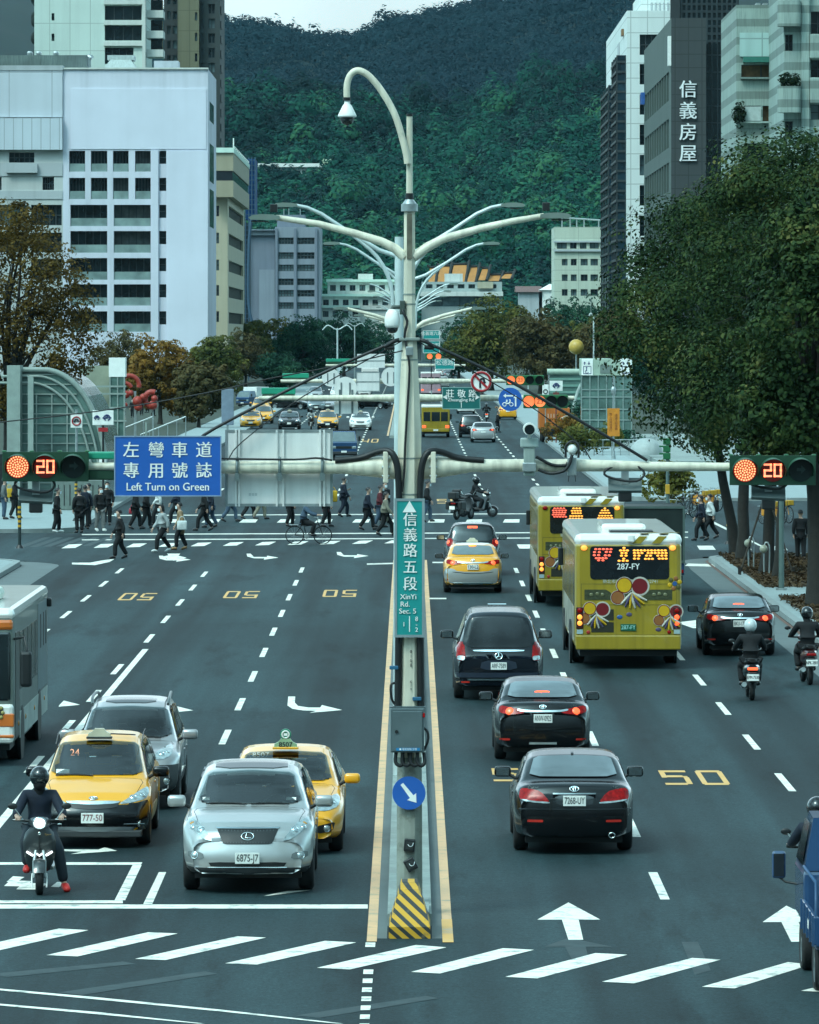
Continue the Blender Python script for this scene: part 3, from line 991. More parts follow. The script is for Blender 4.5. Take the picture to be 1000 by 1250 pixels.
b.wall(xa,0,xb,za+(zb-za),opl,wallm('left_wing_wall',(0.541,0.56,0.545),.3),name='wing_wall',dep=.8,mull=(5,2))
b.shell(xa,xb,30,zb,PALE3,name='wing_shell')
b.box('wing_panel',-70,86,76.5,143,-.3,-.01,PALE)
b.box('wing_panel',-70,144.5,76.5,183,-.9,-.02,wallm('ribbed_panel',(0.59,0.644,0.705),.15,tile=(1.2,40)))
b.box('wing_band',-70,199,76.5,215,-.12,-.01,PALE3)
b.box('wing_band',-70,233,76.5,243,-.12,-.01,PALE3)
b.box('window_box',8,200,46,211,-.7,-.14,PALE3)
b.box('roof_plant_room',-70,65.5,104,82.5,4,14,pm('weathered_panel',(.12,.16,.15),.7,var=.4,scale=.3,streak=.6))
b.box('roof_deck_edge',-70,80,77,86,-.4,3,PALE3)
for px in(30,41,62):b.box('roof_vent',px,60,px+6,66,5,7,STEEL,.2)
mb=MB().tube([(b.X(104),6,b.Z(83)),(b.X(104),6,b.Z(70)),(b.X(106.5),6,b.Z(66.5)),(b.X(109.5),6,b.Z(69))],.35,8);mb.build('vent_pipe',STEEL,b.r)
x0,z0,x1,z1=b.rect(124,65,166,83)
mb=MB().add([(x0,4,z0),(x1,4,z0),(x1,12,z0),(x0,12,z0),(x0+.9,4.6,z0+1.3),(x1-.9,4.6,z0+1.3),(x1-.9,11,z0+1.3),(x0+.9,11,z0+1.3)],[(0,1,5,4),(1,2,6,5),(2,3,7,6),(3,0,4,7),(4,5,6,7)])
mb.box(x0+.5,x1-.5,5,10,z0+1.3,z1)
mb.build('roof_tank',pm('tank_grey',(.42,.48,.46),.6,streak=.4),b.r)
b.box('roof_shed',186,72,216,83,5,10,PALE3)
mb=MB()
for(za,zb_)in((36,38.5),(28,33),(22,27)):
 mb.box(b.X(254)+.005,b.X(254)+.02,6,22,za,zb_)
mb.build('side_window',WINGLASS,b.r)
# --- white residential tower behind it
TW=wallm('tower_tile',(.62,.72,.66),.15,tile=(3.4,4.6))
b=Bld('residential_tower','white tiled residential tower with wide dark windows rising above the roof plant','building',110,960)
ops=[b.rect(128,7,173,24.5),b.rect(128,31,173,49.5),b.rect(128,58,163,78),b.rect(128,-18,173,0),b.rect(128,-43,173,-25)]
ops2=[b.rect(63,y,66.5,y+9)for y in(16,41,-10,-35)]
x0,z0,x1,z1=b.rect(42,-70,176,480)
b.wall(x0,0,x1,z1,ops+ops2,TW,name='front_wall',dep=.9,mull=(4,1))
b.shell(x0,x1,30,z1,TW)
for y in(0,25,50.5,-25):b.box('floor_band',127,y,175,y+5.5,-.5,-.01,OFFW)
b.box('pier',174,-70,178,480,-.8,-.01,OFFW)
for y in(-14,12,37,60):
 b.box('balcony',178.5,y,199,y+9,1,8,OFFW)
 b.box('balcony_window',183,y-14,197,y-.5,4,7,WINGLASS)
b.shell(b.X(178),b.X(199),28,z1,PALE3,name='rear_wing')if False else None
for y in(-5,20,44):
 mb=MB()
 for i in range(5):mb.ball((b.X(40.3+rnd.uniform(-1,1)),3+i*.5,b.Z(y+rnd.uniform(-3,6))),(.5,.5,.9),8,6)
 mb.build('balcony_plant',FLOOR,b.r)
# --- brown tower and dark tower
b=Bld('brown_tower','tall brown tower with a dark grey window wing beside the white tower','building',245,1010)
x0,z0,x1,z1=b.rect(217,-70,243,480)
ops=[b.rect(238,y,241,y+10)for y in range(-60,260,25)]
b.wall(x0,0,x1,z1,ops,wallm('brown_tile',(.17,.16,.10),.3,tile=(2.0,3.6)),name='front_wall',dep=.5,mull=(1,1))
b.shell(x0,x1,24,z1,wallm('brown_tile',(.17,.16,.10)))
x2,_,x3,_=b.rect(243.5,0,268,480)
ops=[b.rect(254,y,262,y+12)for y in range(-68,380,18)]+[b.rect(245.5,y,248,y+12)for y in range(-68,380,18)]
b.wall(x2,0,x3,z1,ops,wallm('dark_tile',(.045,.055,.055),.2),M=TR(0,2,0),name='wing_wall',dep=.5,mull=(2,1),pane=[WINGLASS,WINGLASS,WINGLASS2])
MB().quad((x3,2,0),(x3,28,0),(x3,28,z1),(x3,2,z1)).quad((x2,2,z1),(x3,2,z1),(x3,28,z1),(x2,28,z1)).build('wing_shell',wallm('dark_tile',(.045,.055,.055)),b.r)
for y in range(-66,380,18):b.box('ledge',265,y,269.5,y+9,4,9,pm('ledge_dark',(.03,.036,.036),.6))
x4,_,x5,_=b.rect(199,0,217,480)
ops=[b.rect(203,y,207.5,y+10)for y in range(-60,90,18)]+[b.rect(210,y,215,y+10)for y in range(-60,90,18)]
b.wall(x4,0,x5,z1,ops,wallm('dark_recess',(.03,.035,.036),.1),M=TR(0,4,0),name='recess_wall',dep=.6,mull=(1,1))
# --- cream building on the corner
CRM=wallm('cream_wall',(0.491,0.441,0.319),.25)
b=Bld('cream_building','cream office building with an overhanging top storey beside the white block','building',274,830)
x0,z0,x1,z1=b.rect(258,241,278,480)
zt=b.Z(241)
ops=[b.rect(264.3,y,267.5,y+13)for y in(251,284,317,348,380)]
b.wall(x0,0,x1,zt,ops,CRM,name='front_wall',dep=.4,mull=(1,2))
xr=b.X(278)
ops=[]
for y in(250,284,317,349,381):
 za,zb_=b.Z(y+14),b.Z(y)
 ops.append((6,za,78,zb_))
b.wall(0,0,84,zt,ops,CRM,M=TR(xr,0,0)@RZ(pi/2),name='side_wall',dep=.5,mull=(14,1),pane=pm('blind_glass',(.16,.18,.13),.35,var=.4,scale=.8))
MB().box(x0+.01,xr-.6,.6,83.5,0,zt-.01).build('core',CRM,b.r)
b.box('upper_storey',258,221,285.5,241,-2.5,80,wallm('cream_panel',(0.363,0.325,0.228),.2))
b.box('upper_window_band',258,209,284.2,221,-1.2,79,WINGLASS)
b.box('roof_storey',258,187,285.5,209,-2.5,80,wallm('cream_panel',(.31,.325,.24),.2))
b.box('roof_edge',258,181,286.3,187,-2.8,80.4,wallm('mint_edge',(0.63,0.812,0.7),.2))
mb=MB()
for i in range(12):mb.cyl((b.X(285.5),-2.5+i*7,b.Z(181)),(b.X(285.5),-2.5+i*7,b.Z(177.5)),.06,n=6)
mb.cyl((b.X(285.5),-2.5,b.Z(178)),(b.X(285.5),79,b.Z(178)),.06,n=6)
mb.cyl((b.X(280),20,b.Z(181)),(b.X(280),20,b.Z(163)),.09,n=6)
mb.build('roof_railing',WHITE,b.r)
# --- scaffolded building wrapped in blue net
b=Bld('scaffold_tower','narrow scaffold wrapped in dark blue net against the cream building','scaffold',306,940)
b.box('net',300,194,311.5,268,0,14,pm('blue_net',(.012,.07,.22),.9,var=.5,scale=.5))
b.box('lower_net',293,272,303.5,455,0,14,pm('grey_net',(.035,.055,.07),.9,var=.5,scale=.5))
mb=MB()
for px in(293,296.5,300,303.8,307.7,311.6):mb.cyl((b.X(px),-.3,0 if px<305 else b.Z(268)),(b.X(px),-.3,b.Z(192)if px>=300 else b.Z(272)),.09,n=6)
for y in range(196,266,6):mb.cyl((b.X(300),-.3,b.Z(y)),(b.X(311.6),-.3,b.Z(y)),.06,n=6)
for y in range(275,450,6):mb.cyl((b.X(293),-.3,b.Z(y)),(b.X(304),-.3,b.Z(y)),.06,n=6)
mb.tube([(b.X(307),-.5,b.Z(268)),(b.X(304),-.5,b.Z(300)),(b.X(303.5),-.5,b.Z(370)),(b.X(309),-.5,b.Z(400)),(b.X(309),-.5,b.Z(440))],.25,6)
mb.build('scaffold_pole',pm('scaffold_steel',(.05,.10,.16),.6),b.r)
# --- grey building
GRY=wallm('grey_blue_wall',(0.197,0.224,0.279),.25)
GRY2=wallm('grey_blue_wall_light',(0.262,0.294,0.346),.25)
b=Bld('grey_building','plain grey building with paired strip windows standing below the wooded hill','building',348,1600)
x0,z0,x1,z1=b.rect(336,277,391,480)
rows=(290,308,323,340,354,369,385)
ops=[b.rect(a,y,c,y+8)for y in rows[:6]for(a,c)in((340,358.5),(363,384))]
b.wall(x0,0,x1,z1,ops,GRY2,name='front_wall',dep=.6,mull=(5,2),pane=[WINGLASS,WINGLASS,WINGLASS2,WINGLASS,WINGLASS2,WINGLASS2])
b.shell(x0,x1,40,z1,GRY2)
for(a,c)in((336,339),(359,362),(384.5,387.5)):b.box('pier',a,279,c,480,-.7,-.01,GRY)
b.box('roof_house',338,262,372,277,3,20,GRY)
for px in(346,352,366):
 MB().cyl((b.X(px),8,b.Z(262)),(b.X(px),8,b.Z(254)),.15,n=6).build('aerial',STEEL,b.r)
x2,_,x3,z3=b.rect(300,281,335.6,480)
b.wall(x2,0,x3,b.Z(281),[b.rect(317.5,y,335,y+5)for y in(340,354,369)],GRY,M=TR(0,2,0),name='wing_wall',dep=.5,mull=(6,1))
b.shell(x2,x3,38,b.Z(281)-.02,GRY,name='wing_shell')
b.box('wing_cornice',300,280,336,287,1,1.99,GRY2)
b.box('wing_bay',316.5,329,335.5,480,.6,1.985,GRY2)
# --- white terraces at the foot of the hill
b=Bld('terraced_house_block','low white terraced houses with green roof edges below the hill, left of the lamps','building',435,1640)
for(a,y0,c,y1,d0)in((392,376,440,408,-14),(392,362,500,378,-8),(400,344,500,362,0)):
 x0,z0,x1,z1=b.rect(a,y0,c,y1)
 n=int((c-a)/12)
 ops=[b.rect(a+3+12*i,y0+4,a+10+12*i,y0+11)for i in range(n)]
 b.wall(x0,z0 if d0>-14 else 0,x1,z1,ops,OFFW,M=TR(0,d0,0),name='front_wall',dep=.5,mull=(2,1))
 MB().box(x0,x1,d0+.6,d0+22,0,z1-.02).build('core',OFFW,b.r)
 b.box('roof_edge',a-1.5,y0-3,c,y0,d0-1.2,d0+10,wallm('mint_edge',(.45,.58,.50),.2))
b.box('roof_house',437,334,455,342,6,14,OFFW)
b.box('roof_house',405,340,430,344,4,14,PALE3)
# --- orange-roofed temple
b=Bld('temple','temple with a row of steep orange tiled roofs and dark ridges among the hillside trees','temple',565,1690)
ORT=pm('orange_tiles',(.46,.20,.05),.7,var=.15,scale=.8,bump=.3,bscale=4)
DRD=pm('dark_ridge',(.03,.03,.028),.8)
for(a,y0,c,y1,sk)in((523,327,533,345,2),(533,325,549,345,3),(550,323,570,345,4),(570,326,583,344,5),(584,328,596,342,5),(596,336,612,343,3),(612,334,626,340,3)):
 x0,z0,x1,z1=b.rect(a,y0,c,y1)
 s_=sk*b.Y/F
 mb=MB().add([(x0,0,z0),(x1-s_*.4,0,z0),(x1,5,z1),(x0+s_,5,z1),(x0,10,z0),(x1,10,z0)],[(0,1,2,3),(3,2,5,4)])
 mb.add([(x1-s_*.4,0,z0),(x1,10,z0),(x1,5,z1)],[(0,1,2)]).add([(x0,0,z0),(x0,10,z0),(x0+s_,5,z1)],[(0,2,1)])
 mb.build('roof',ORT,b.r)
 MB().tube([(x1-s_*.4,-.15,z0),(x1+.1,2.4,(z0+z1)/2+.2),(x1+.8,5,z1+1.2)],.42,6).tube([(x0+s_-.8,5,z1+.9),(x0+s_*1.2,5,z1+.2),(x1,5,z1+.4)],.35,6).build('ridge',DRD,b.r)
b.box('hall',522,345,605,356,.5,9.5,pm('dark_red_wall',(.13,.06,.04),.8,var=.3,scale=.3))
b=Bld('white_hall','long white hall with balconies standing below the orange temple roofs','building',565,1660)
x0,z0,x1,z1=b.rect(515,345,613,480)
ops=[b.rect(a,347,a+8,352)for a in range(520,606,13)]
b.wall(x0,0,x1,b.Z(344),ops+[b.rect(518,362,605,374)],pm('hall_wall',(.36,.42,.41),.8,var=.1,scale=.2,streak=.3),name='front_wall',dep=1.2,mull=(4,1))
b.shell(x0,x1,22,b.Z(344),PALE3)
b.box('balcony',512,356,614,361.5,-2.2,-.01,OFFW)
b.box('roof_room',543,334,565,343.8,2,9,OFFW)
b.box('cream_bay',583,344,602,352,-1.5,-.01,CRM)
b=Bld('shed','low shed with a dull red roof and a white gable right of the hall','shed',662,1580)
x0,z0,x1,z1=b.rect(634,352,662,480)
MB().box(x0,x1,0,18,0,b.Z(356)).build('wall',PALE3,b.r)
MB().add([(x0-1,-1,b.Z(356.5)),(x1,-1,b.Z(356.5)),(x1,9,b.Z(349)),(x0-1,9,b.Z(349)),(x1,19,b.Z(356)),(x0-1,19,b.Z(356))],[(0,1,2,3),(3,2,4,5),(1,4,2),(0,3,5)]).build('roof',pm('dull_red_roof',(.16,.085,.075),.8,var=.2),b.r)
x0,z0,x1,z1=b.rect(658,352,681,480)
MB().box(x0,x1,0,14,0,b.Z(353.5)).build('wall',WHITE,b.r)
MB().add([(x0,-.6,b.Z(354)),(x1,-.6,b.Z(354)),(x1-1,6,b.Z(346.5)),(x0+3,6,b.Z(346.5)),(x0,14,b.Z(354)),(x1,14,b.Z(354))],[(0,1,2,3),(3,2,5,4),(1,5,2),(0,3,4)]).build('gable',WHITE,b.r)
b=Bld('hillside_hall','long pale hall with a flat roof half hidden by trees on the hill','building',355,2150)
b.box('wall',306,203,394,222,0,12,OFFW)
b.box('roof',305,199.5,396,204,-1.5,13,WHITE)
b.box('stair_tower',393,193.5,404,222,1,10,pm('cream_tower',(.50,.58,.42),.8))
mb=MB()
for i in range(14):mb.box(b.X(309+i*6),b.X(313+i*6),-.04,-.01,b.Z(214),b.Z(208))
mb.build('window',WINGLASS,b.r)
# --- cream building, right of the road below the hill
b=Bld('cream_block','pale cream block with square windows and a roof frame, at the foot of the hill','building',706,1400)
x0,z0,x1,z1=b.rect(677,277,745,480)
WC=wallm('pale_cream_wall',(0.541,0.588,0.479),.3,tile=(9,2.6))
ops=[b.rect(a,y,c,y+8)for y in(316,335,353)for(a,c)in((686,693),(697,704),(709,717.5),(721,730),(734,742))]+[b.rect(686,335.01,704,346)][:0]
ops+=[b.rect(a,296,c,303.5)for(a,c)in((680,692),(696,704),(708,716),(720,731),(734,744))]
b.wall(x0,0,x1,b.Z(277),ops,WC,name='front_wall',dep=.7,mull=(2,1),pane=[WINGLASS2,WINGLASS,WINGLASS2])
b.shell(x0,x1,30,b.Z(277),WC)
b.box('cornice',676,294,745,296,-.6,-.01,PALE3);b.box('cornice',676,304.5,745,307,-.6,-.01,PALE3)
mb=MB()
for px in(687,697,705,714,732,744):mb.cyl((b.X(px),6,b.Z(277)),(b.X(px),6,b.Z(266+(px-687)*.06)),.18,n=6)
mb.cyl((b.X(686),6,b.Z(265)),(b.X(745),6,b.Z(269)),.2,n=6)
mb.build('roof_frame',STEEL,b.r)
# --- white tower with glass bays, right
b=Bld('white_tower','slim white panelled tower with dark glass bays on its road side','building',790,720)
x0,z0,x1,z1=b.rect(765.5,13,818,480)
WT=wallm('white_panel',(0.753,0.798,0.771),.08,tile=(2.1,1.9))
ops=[b.rect(781,y,803,y+25)for y in(42,78,115,152,189,226,263,300,337)]
b.wall(x0,0,x1,b.Z(13),ops,WT,name='front_wall',dep=.5,mull=(3,2))
dep=76
b.shell(x0,x1,dep,b.Z(13),WT)
xl=x0
for(y0,y1,zt)in((3,21,b.Z(66)),(33,62,b.Z(90))):
 MB().box(xl-1.1,xl-.01,y0,y1,0,zt).build('glass_bay',pm('blue_glass',(.012,.030,.045),.12,var=.6,scale=.3,spec=.8),b.r)
 mb=MB()
 z=2.0
 while z<zt:
  mb.box(xl-1.3,xl-.02,y0-.15,y1+.15,z,z+.28);z+=1.25
 for yy in np.linspace(y0,y1,4):mb.box(xl-1.22,xl-1.08,yy-.1,yy+.1,0,zt)
 mb.build('louvre',pm('dark_louvre',(.03,.038,.042),.5),b.r)
MB().box(xl-.12,xl-.01,24,30,0,b.Z(40)).build('side_panel',PALE3,b.r)
b.box('roof_block',784,-12,820,13,4,30,WT)
mb=MB()
for px in range(796,820,5):mb.box(b.X(px),b.X(px+2),3.9,3.99,b.Z(12),b.Z(1))
mb.build('roof_louvre',PALE3,b.r)
mb=MB().box(xl-.3,xl-.02,10,13,b.Z(38),b.Z(30));mb.build('wall_emblem',pm('brown_sign',(.25,.14,.06),.6),b.r)
# --- dark granite office with glass wing
GRN=wallm('dark_granite',(.050,.058,.060),.15,tile=(1.5,1.5))
b=Bld('granite_office','dark granite office with large white characters and a black glass wing','building',840,640)
x0,z0,x1,z1=b.rect(819.5,22,862,480)
b.wall(x0,0,x1,b.Z(22),[],GRN,name='front_wall')
MB().quad((x0,0,b.Z(22)),(x1,0,b.Z(22)),(x1,74,b.Z(22)),(x0,74,b.Z(22))).build('roof',GRN,b.r)
ops=[]
SIDE=wallm('green_grey_side',(.075,.105,.095),.2)
zz=lambda py:b.Z(py)
for(pa,pb_)in((84,112),(142,170),(196,224),(250,278)):
 for i in range(10):
  ya=3+i*6.6
  ops.append((ya,zz(pb_+50),ya+4.2,zz(pa+0))if False else(ya,zz(pb_+8),ya+5.4,zz(pa)))
Ms=TR(x0,74,0)@RZ(-pi/2)
b.wall(0,0,74,zz(22),ops,SIDE,M=Ms,name='side_wall',dep=.6,mull=(3,1))
MB().box(x0-.35,x0-.01,.0,1.6,zz(80),zz(22)-2).build('corner_fin',WHITE,b.r)
xg0,zg0,xg1,zg1=b.rect(862.3,52,899,480)
GL=pm('black_curtain_glass',(.006,.013,.017),.18,var=.7,scale=.25,spec=.8)
MB().box(xg0,xg1,2.0,60,0,zz(52)).build('glass_wing',GL,b.r)
mb=MB()
z=1.0
while z<zz(52):
 mb.box(xg0+.01,xg1,1.88,1.98,z,z+.12);z+=1.9
for x in np.linspace(xg0+.1,xg1-.1,6):mb.box(x-.06,x+.06,1.86,1.978,0,zz(52))
mb.build('mullion',pm('dark_mullion',(.03,.04,.045),.4),b.r)
LET=pm('sign_letter_white',(0.88,0.88,0.88),.4)
for ch,py in zip('信義房屋',(110.5,136.5,162.5,188.5)):
 lettering(ch,2.05,LET,b.r,(b.X(840),-.14,b.Z(py)),name='sign_character',depth=.12,bold=.03)
MB().box(x0-.5,x0-.03,71,73,zz(96),zz(80)).build('blue_banner',pm('banner_blue',(.03,.12,.40),.6),b.r)
# --- dark glass high-rise behind
b=Bld('glass_high_rise','dark glass high-rise filling the gap behind the granite office','building',859,760)
x0,z0,x1,z1=b.rect(818.5,-90,902,480)
MB().box(x0,x1,0,40,0,z1).build('glass_wall',GL,b.r)
mb=MB()
for px in np.linspace(832,900,12):mb.box(b.X(px)-.12,b.X(px)+.12,-.3,-.01,0,z1)
for py in np.arange(-85,120,9.0):mb.box(b.X(831),x1,-.2,-.012,b.Z(py)-.15,b.Z(py)+.15)
mb.build('mullion',pm('dark_mullion',(.03,.04,.045),.4),b.r)
b.box('stone_edge',818.4,-90,830,480,-.6,-.02,pm('dark_stone',(.022,.027,.029),.6))
# --- striped apartments
STR=banded('striped_tile',(.32,.40,.36),(.19,.24,.215),1.55)
STRP=banded('striped_tile_pale',(.35,.44,.40),(.20,.26,.235),1.55)
b=Bld('apartment_block','striped grey apartment block with shuttered windows and a green awning','building',928,490)
x0,z0,x1,z1=b.rect(899,6,956,480)
ops=[b.rect(905,79,954,94),b.rect(908,129,929,148),b.rect(908,175,953,196),b.rect(905,42,922,62)if False else b.rect(931,129,953,148)]
b.wall(x0,0,x1,b.Z(6),ops,STR,name='front_wall',dep=.6,mull=(2,1),pane=[pm('brown_blind',(.16,.085,.03),.6,var=.3),WINGLASS2,WINGLASS])
b.shell(x0,x1,24,b.Z(6),STR)
b.box('roof_sign_panel',903,40,955,69,-.12,-.01,wallm('plain_panel',(0.42,0.574,0.546),.3,tile=(3,3)))
b.box('awning',907,70,953.5,76.5,-1.0,-.01,pm('green_awning',(.03,.17,.13),.7))
b.box('shutter',909,130,929,147.5,-.05,.1,pm('shutter',(.45,.52,.50),.6))
for y in(94.5,148.5,196.5):b.box('sill',904,y,955,y+2,-.5,-.012,STRP)
link('hanging_plant',crown_mesh('hanging_plant',[(b.X(902),-.4,b.Z(139),.5,.4,1.2)],60,14,.25,.10,91,.3),leaf_material('pot_leaves',[(.006,.014,.008),(.015,.03,.014),(.03,.045,.02)],2),b.r)
for i in range(3):b.box('roof_equipment',925+i*9,2,930+i*9,6,2,4,STEEL)
b=Bld('balcony_apartments','banded apartment building with rounded stacked balconies and plants, at the frame edge','building',985,470)
x0,z0,x1,z1=b.rect(957,-60,1080,480)
ops=[b.rect(990,14,1008,42),b.rect(990,73,1008,95),b.rect(990,128,1010,146),b.rect(958.5,42,968,62),b.rect(958.5,148,968,170)]
ops+=[b.rect(1020,y,1050,y+24)for y in(14,73,128)]
b.wall(x0,0,x1,z1,ops,STRP,name='front_wall',dep=.7,mull=(2,2),pane=[WINGLASS,WINGLASS,WINGLASS2])
b.shell(x0,x1,20,z1,STRP)
for(y0,y1)in((2,33),(106,138),(-60,-30)):
 cx,r_=b.X(963),1.15
 xx0,zz0,xx1,zz1=b.rect(949,y0,977,y1)
 pts=[(xx0,-.012),(xx0,-.9)]+[(xx0+.5-.5*cos(a),-.9-.5*sin(a))for a in np.linspace(0,pi/2,5)][1:]+[(xx1-.5+.5*sin(a),-.9-.5*cos(a))for a in np.linspace(0,pi/2,5)]+[(xx1,-.012)]
 MB().prism(pts,zz0,zz1).build('balcony',STR,b.r)
 if y1>100:link('balcony_plant',crown_mesh('balcony_plant',[((xx0+xx1)/2,-.8,zz1+.4,(xx1-xx0)/2,.4,.8)],90,14,.22,.09,92,.2),_M['pot_leaves'],b.r)
for(y0,y1)in((42,72),(95,127)):
 b.box('balcony_front',988,y0,1060,y1,-.8,-.012,STR,.1)
b.box('column',978,-60,987.5,480,-.5,-.011,STRP)
# --------- trees along the road
DKG=leaf_material('dark_street_leaves',[(0.0027,0.0085,0.004),(0.0086,0.0216,0.0081),(0.0215,0.0465,0.0149),(0.0585,0.0836,0.0239),(0.1694,0.154,0.0495)],.45,.15)
BRN=leaf_material('brown_leaves',[(0.0234,0.0189,0.0081),(0.0576,0.041,0.0126),(0.117,0.0738,0.018),(0.162,0.1066,0.027),(0.117,0.082,0.0495)],.5,.3)
ORB=leaf_material('rust_leaves',[(0.0625,0.0475,0.0158),(0.1562,0.0975,0.0248),(0.3125,0.1625,0.0338),(0.2344,0.1625,0.0563)],.35,.3)
MGR=leaf_material('mid_leaves',[(0.0075,0.03,0.02),(0.0175,0.0625,0.04),(0.035,0.1063,0.0625),(0.075,0.15,0.0625)],.3,.25)
OLV=leaf_material('olive_leaves',[(0.0275,0.044,0.0162),(0.0688,0.085,0.0252),(0.15,0.15,0.0378),(0.3,0.25,0.063)],.25,.25)
TWG=leaf_material('twig_brown',[(0.05,0.0525,0.0248),(0.1063,0.09,0.0383),(0.1875,0.1375,0.0585)],.4,.3)
def bl(*a):return[tuple(x)for x in a]
tree('dense evergreen street tree whose crown reaches out over the bus lane',G(899,679),bl((-.6,0,9.2,3.0,3.0,3.4),(-3.2,-.5,8.4,1.4,2.0,1.8),(-1.4,-.4,5.7,1.3,1.8,1.2),(1.2,.3,11.0,2.2,2.2,2.0),(-1.9,.2,11.0,1.5,1.5,1.2),(-1.2,-.6,5.2,1.8,2,1.4),(.8,0,6,2.2,2,2)),.20,5.0,DKG,330,150,.92,.07,11,BARKD,(-.9,0),group='evergreen street trees on the right pavement')
tree('evergreen street tree with a split trunk beside the kerb mulch',G(907,689),bl((.6,0,10.2,2.6,2.6,3.4),(-1.2,-.8,8,1.7,2,2.2),(2.2,.3,8.5,2,2,2.6),(.4,0,5.4,2.0,2,1.7)),.22,5.2,DKG,260,150,.92,.07,12,BARKD,(.1,0),group='evergreen street trees on the right pavement')
tree('tall evergreen street tree propped with stakes in the mulch bed',G(936,706),bl((.5,0,9.6,2.8,2.6,3.6),(2.4,-.3,7.2,2.0,2,2.6),(-.4,-.6,6.0,1.8,1.8,1.8),(.8,0,12.3,1.9,1.9,1.5)),.21,5.0,DKG,280,150,.92,.07,13,BARKD,(.3,.2),group='evergreen street trees on the right pavement')
tree('slim evergreen street tree behind the grey sign post',G(950,711),bl((1.4,0,8.2,2.2,2.2,3.2),(2.6,0,11.2,2.0,2,2.0),(1.6,-.4,5.2,1.8,1.8,1.6)),.15,4.6,DKG,210,150,.9,.07,14,BARKD,(.2,.1),group='evergreen street trees on the right pavement')
tree('large thick-trunked evergreen at the edge of the pavement, nearest the camera',G(997,746),bl((.3,0,7.6,2.4,2.4,2.8),(-.9,-.4,5.4,1.3,1.5,1.4),(1.6,0,9.6,2.2,2.2,2.2),(.2,.2,10.2,1.5,1.5,1.3),(2.5,0,6,2,2,2)),.30,4.6,DKG,1000,60,.45,.08,15,BARKD,(-.1,.1),group='evergreen street trees on the right pavement')
sx,sy=G(936,706)
for i,(dx,dy)in enumerate(((-.9,-.6),(.8,-.7),(.2,.9))):
 r_=thing('tree_stake','thin wooden prop leaning against the evergreen trunks in the mulch bed','stake',(sx+dx,sy+dy,.14),0,'props of the staked tree')
 MB().cyl((0,0,0),(-dx*.85,-dy*.85,2.3),.035,n=8).build('pole',BARK,r_)
 MB().box(-.05,.05,-.05,.05,0,.25).build('foot',BARKD,r_)
mb=MB()
mb.prism([(10.75,174),(10.75,196),(11.3,200),(13.4,199),(13.6,188),(13.5,174)],.10,.165)
struct('planting_soil',mb,SOIL)
mb=MB().prism([(10.9,152),(10.9,166),(13.6,166),(13.6,152)],.10,.165)
struct('planting_soil',mb,SOIL)
lf=np.random.default_rng(5)
n_=9000
P=np.stack([lf.uniform(10.7,13.7,n_),np.where(lf.random(n_)<.65,lf.uniform(173,199,n_),lf.uniform(152,167,n_)),lf.uniform(.165,.24,n_)],1)
tag(link('leaf_litter',quads_mesh('leaf_litter',P,lf.normal(size=(n_,3))*.5+np.array([0,0,1]),lf.uniform(.03,.10,n_),5),leaf_material('litter_leaves',[(.03,.02,.012),(.07,.045,.024),(.13,.085,.045)],2,.1)),'brown fallen leaves and needles on the soil under the street trees','leaves',kind='stuff')
tree('half-bare brown autumn tree spreading over the glass pavilion',G(8,612),bl((.2,0,10.2,3.0,2.8,3.6),(2.0,-.4,7.4,2.2,2.2,2.2),(-2.4,0,9,2.6,2.5,3),(2.4,0,9.3,1.5,2,2.0),(.3,0,12.6,2.0,2,1.5),(2.4,-.2,5.8,1.4,1.6,1.0),(1.4,-.6,4.4,2.4,1.4,1.1),(-.6,-.6,5.0,2.0,1.5,1.2)),.26,5.0,BRN,800,34,.5,.08,21,BARKD,(.1,0),nl=22,shell=.35)
def far_tree(label,px,base,w,top,mat,seed,bark=BARK,n=520,per=22,leaf=.30,grp=None,dense=1.0,kind=0):
 """crown sized from its picture width and top row"""
 x,y=G(px,base)
 s=y/F
 R=w*s/2
 ztop=H-(top-HZ)*s
 hgt=ztop
 r=random.Random(seed)
 cz=hgt*.53
 bb=[(0,0,cz,R*.72,R*.72,hgt*.40)]
 for i in range(5):
  a=r.uniform(0,2*pi)
  bb.append((R*.52*cos(a),R*.5*sin(a),cz+r.uniform(-.22,.2)*hgt,R*r.uniform(.38,.55),R*.5,hgt*r.uniform(.15,.24)))
 return tree(label,(x,y),bb,max(.14,R*.06),hgt*.4,mat,int(n*dense*.6),per*2,R*.17,leaf*.62*max(.8,R/5),seed,bark,(0,0),grp,8,.5)
g1='rust and brown trees on the left pavement'
far_tree('rust-brown tree beyond the plaza, behind the red sculpture',196,520,92,404,ORB,31,grp=g1)
far_tree('dark brown bushy tree right of the red sculpture',243,524,70,432,TWG,32,grp=g1)
far_tree('tawny tree with a loose crown above the parked blue truck',268,500,84,405,OLV,33,grp=g1)
far_tree('dull brown tree behind the rust-brown one',150,500,80,400,TWG,34,grp=g1)
far_tree('dark green round tree in front of the white block',136,478,74,366,MGR,35)
far_tree('broad dark green tree below the white wall panel',215,476,96,370,MGR,36)
far_tree('deep green tree at the corner of the cream building',254,472,44,374,MGR,37)
far_tree('olive brown tree in front of the grey building',330,468,92,386,OLV,38)
far_tree('dark green tree under the grey building windows',372,470,84,384,MGR,39)
far_tree('small deep green tree below the white terraces',420,460,70,380,MGR,40)
far_tree('low dark tree behind the green signal arm',345,480,70,428,MGR,41)
far_tree('brownish tree left of the lamp posts',300,474,60,400,TWG,42)
far_tree('low dark tree filling the gap left of the main pole',455,452,70,386,MGR,47)
far_tree('broad yellow-green tree right of the lamp posts',600,478,108,360,OLV,51,n=700)
far_tree('dark tree trailing into the road at the left of the yellow-green one',560,466,66,385,MGR,52)
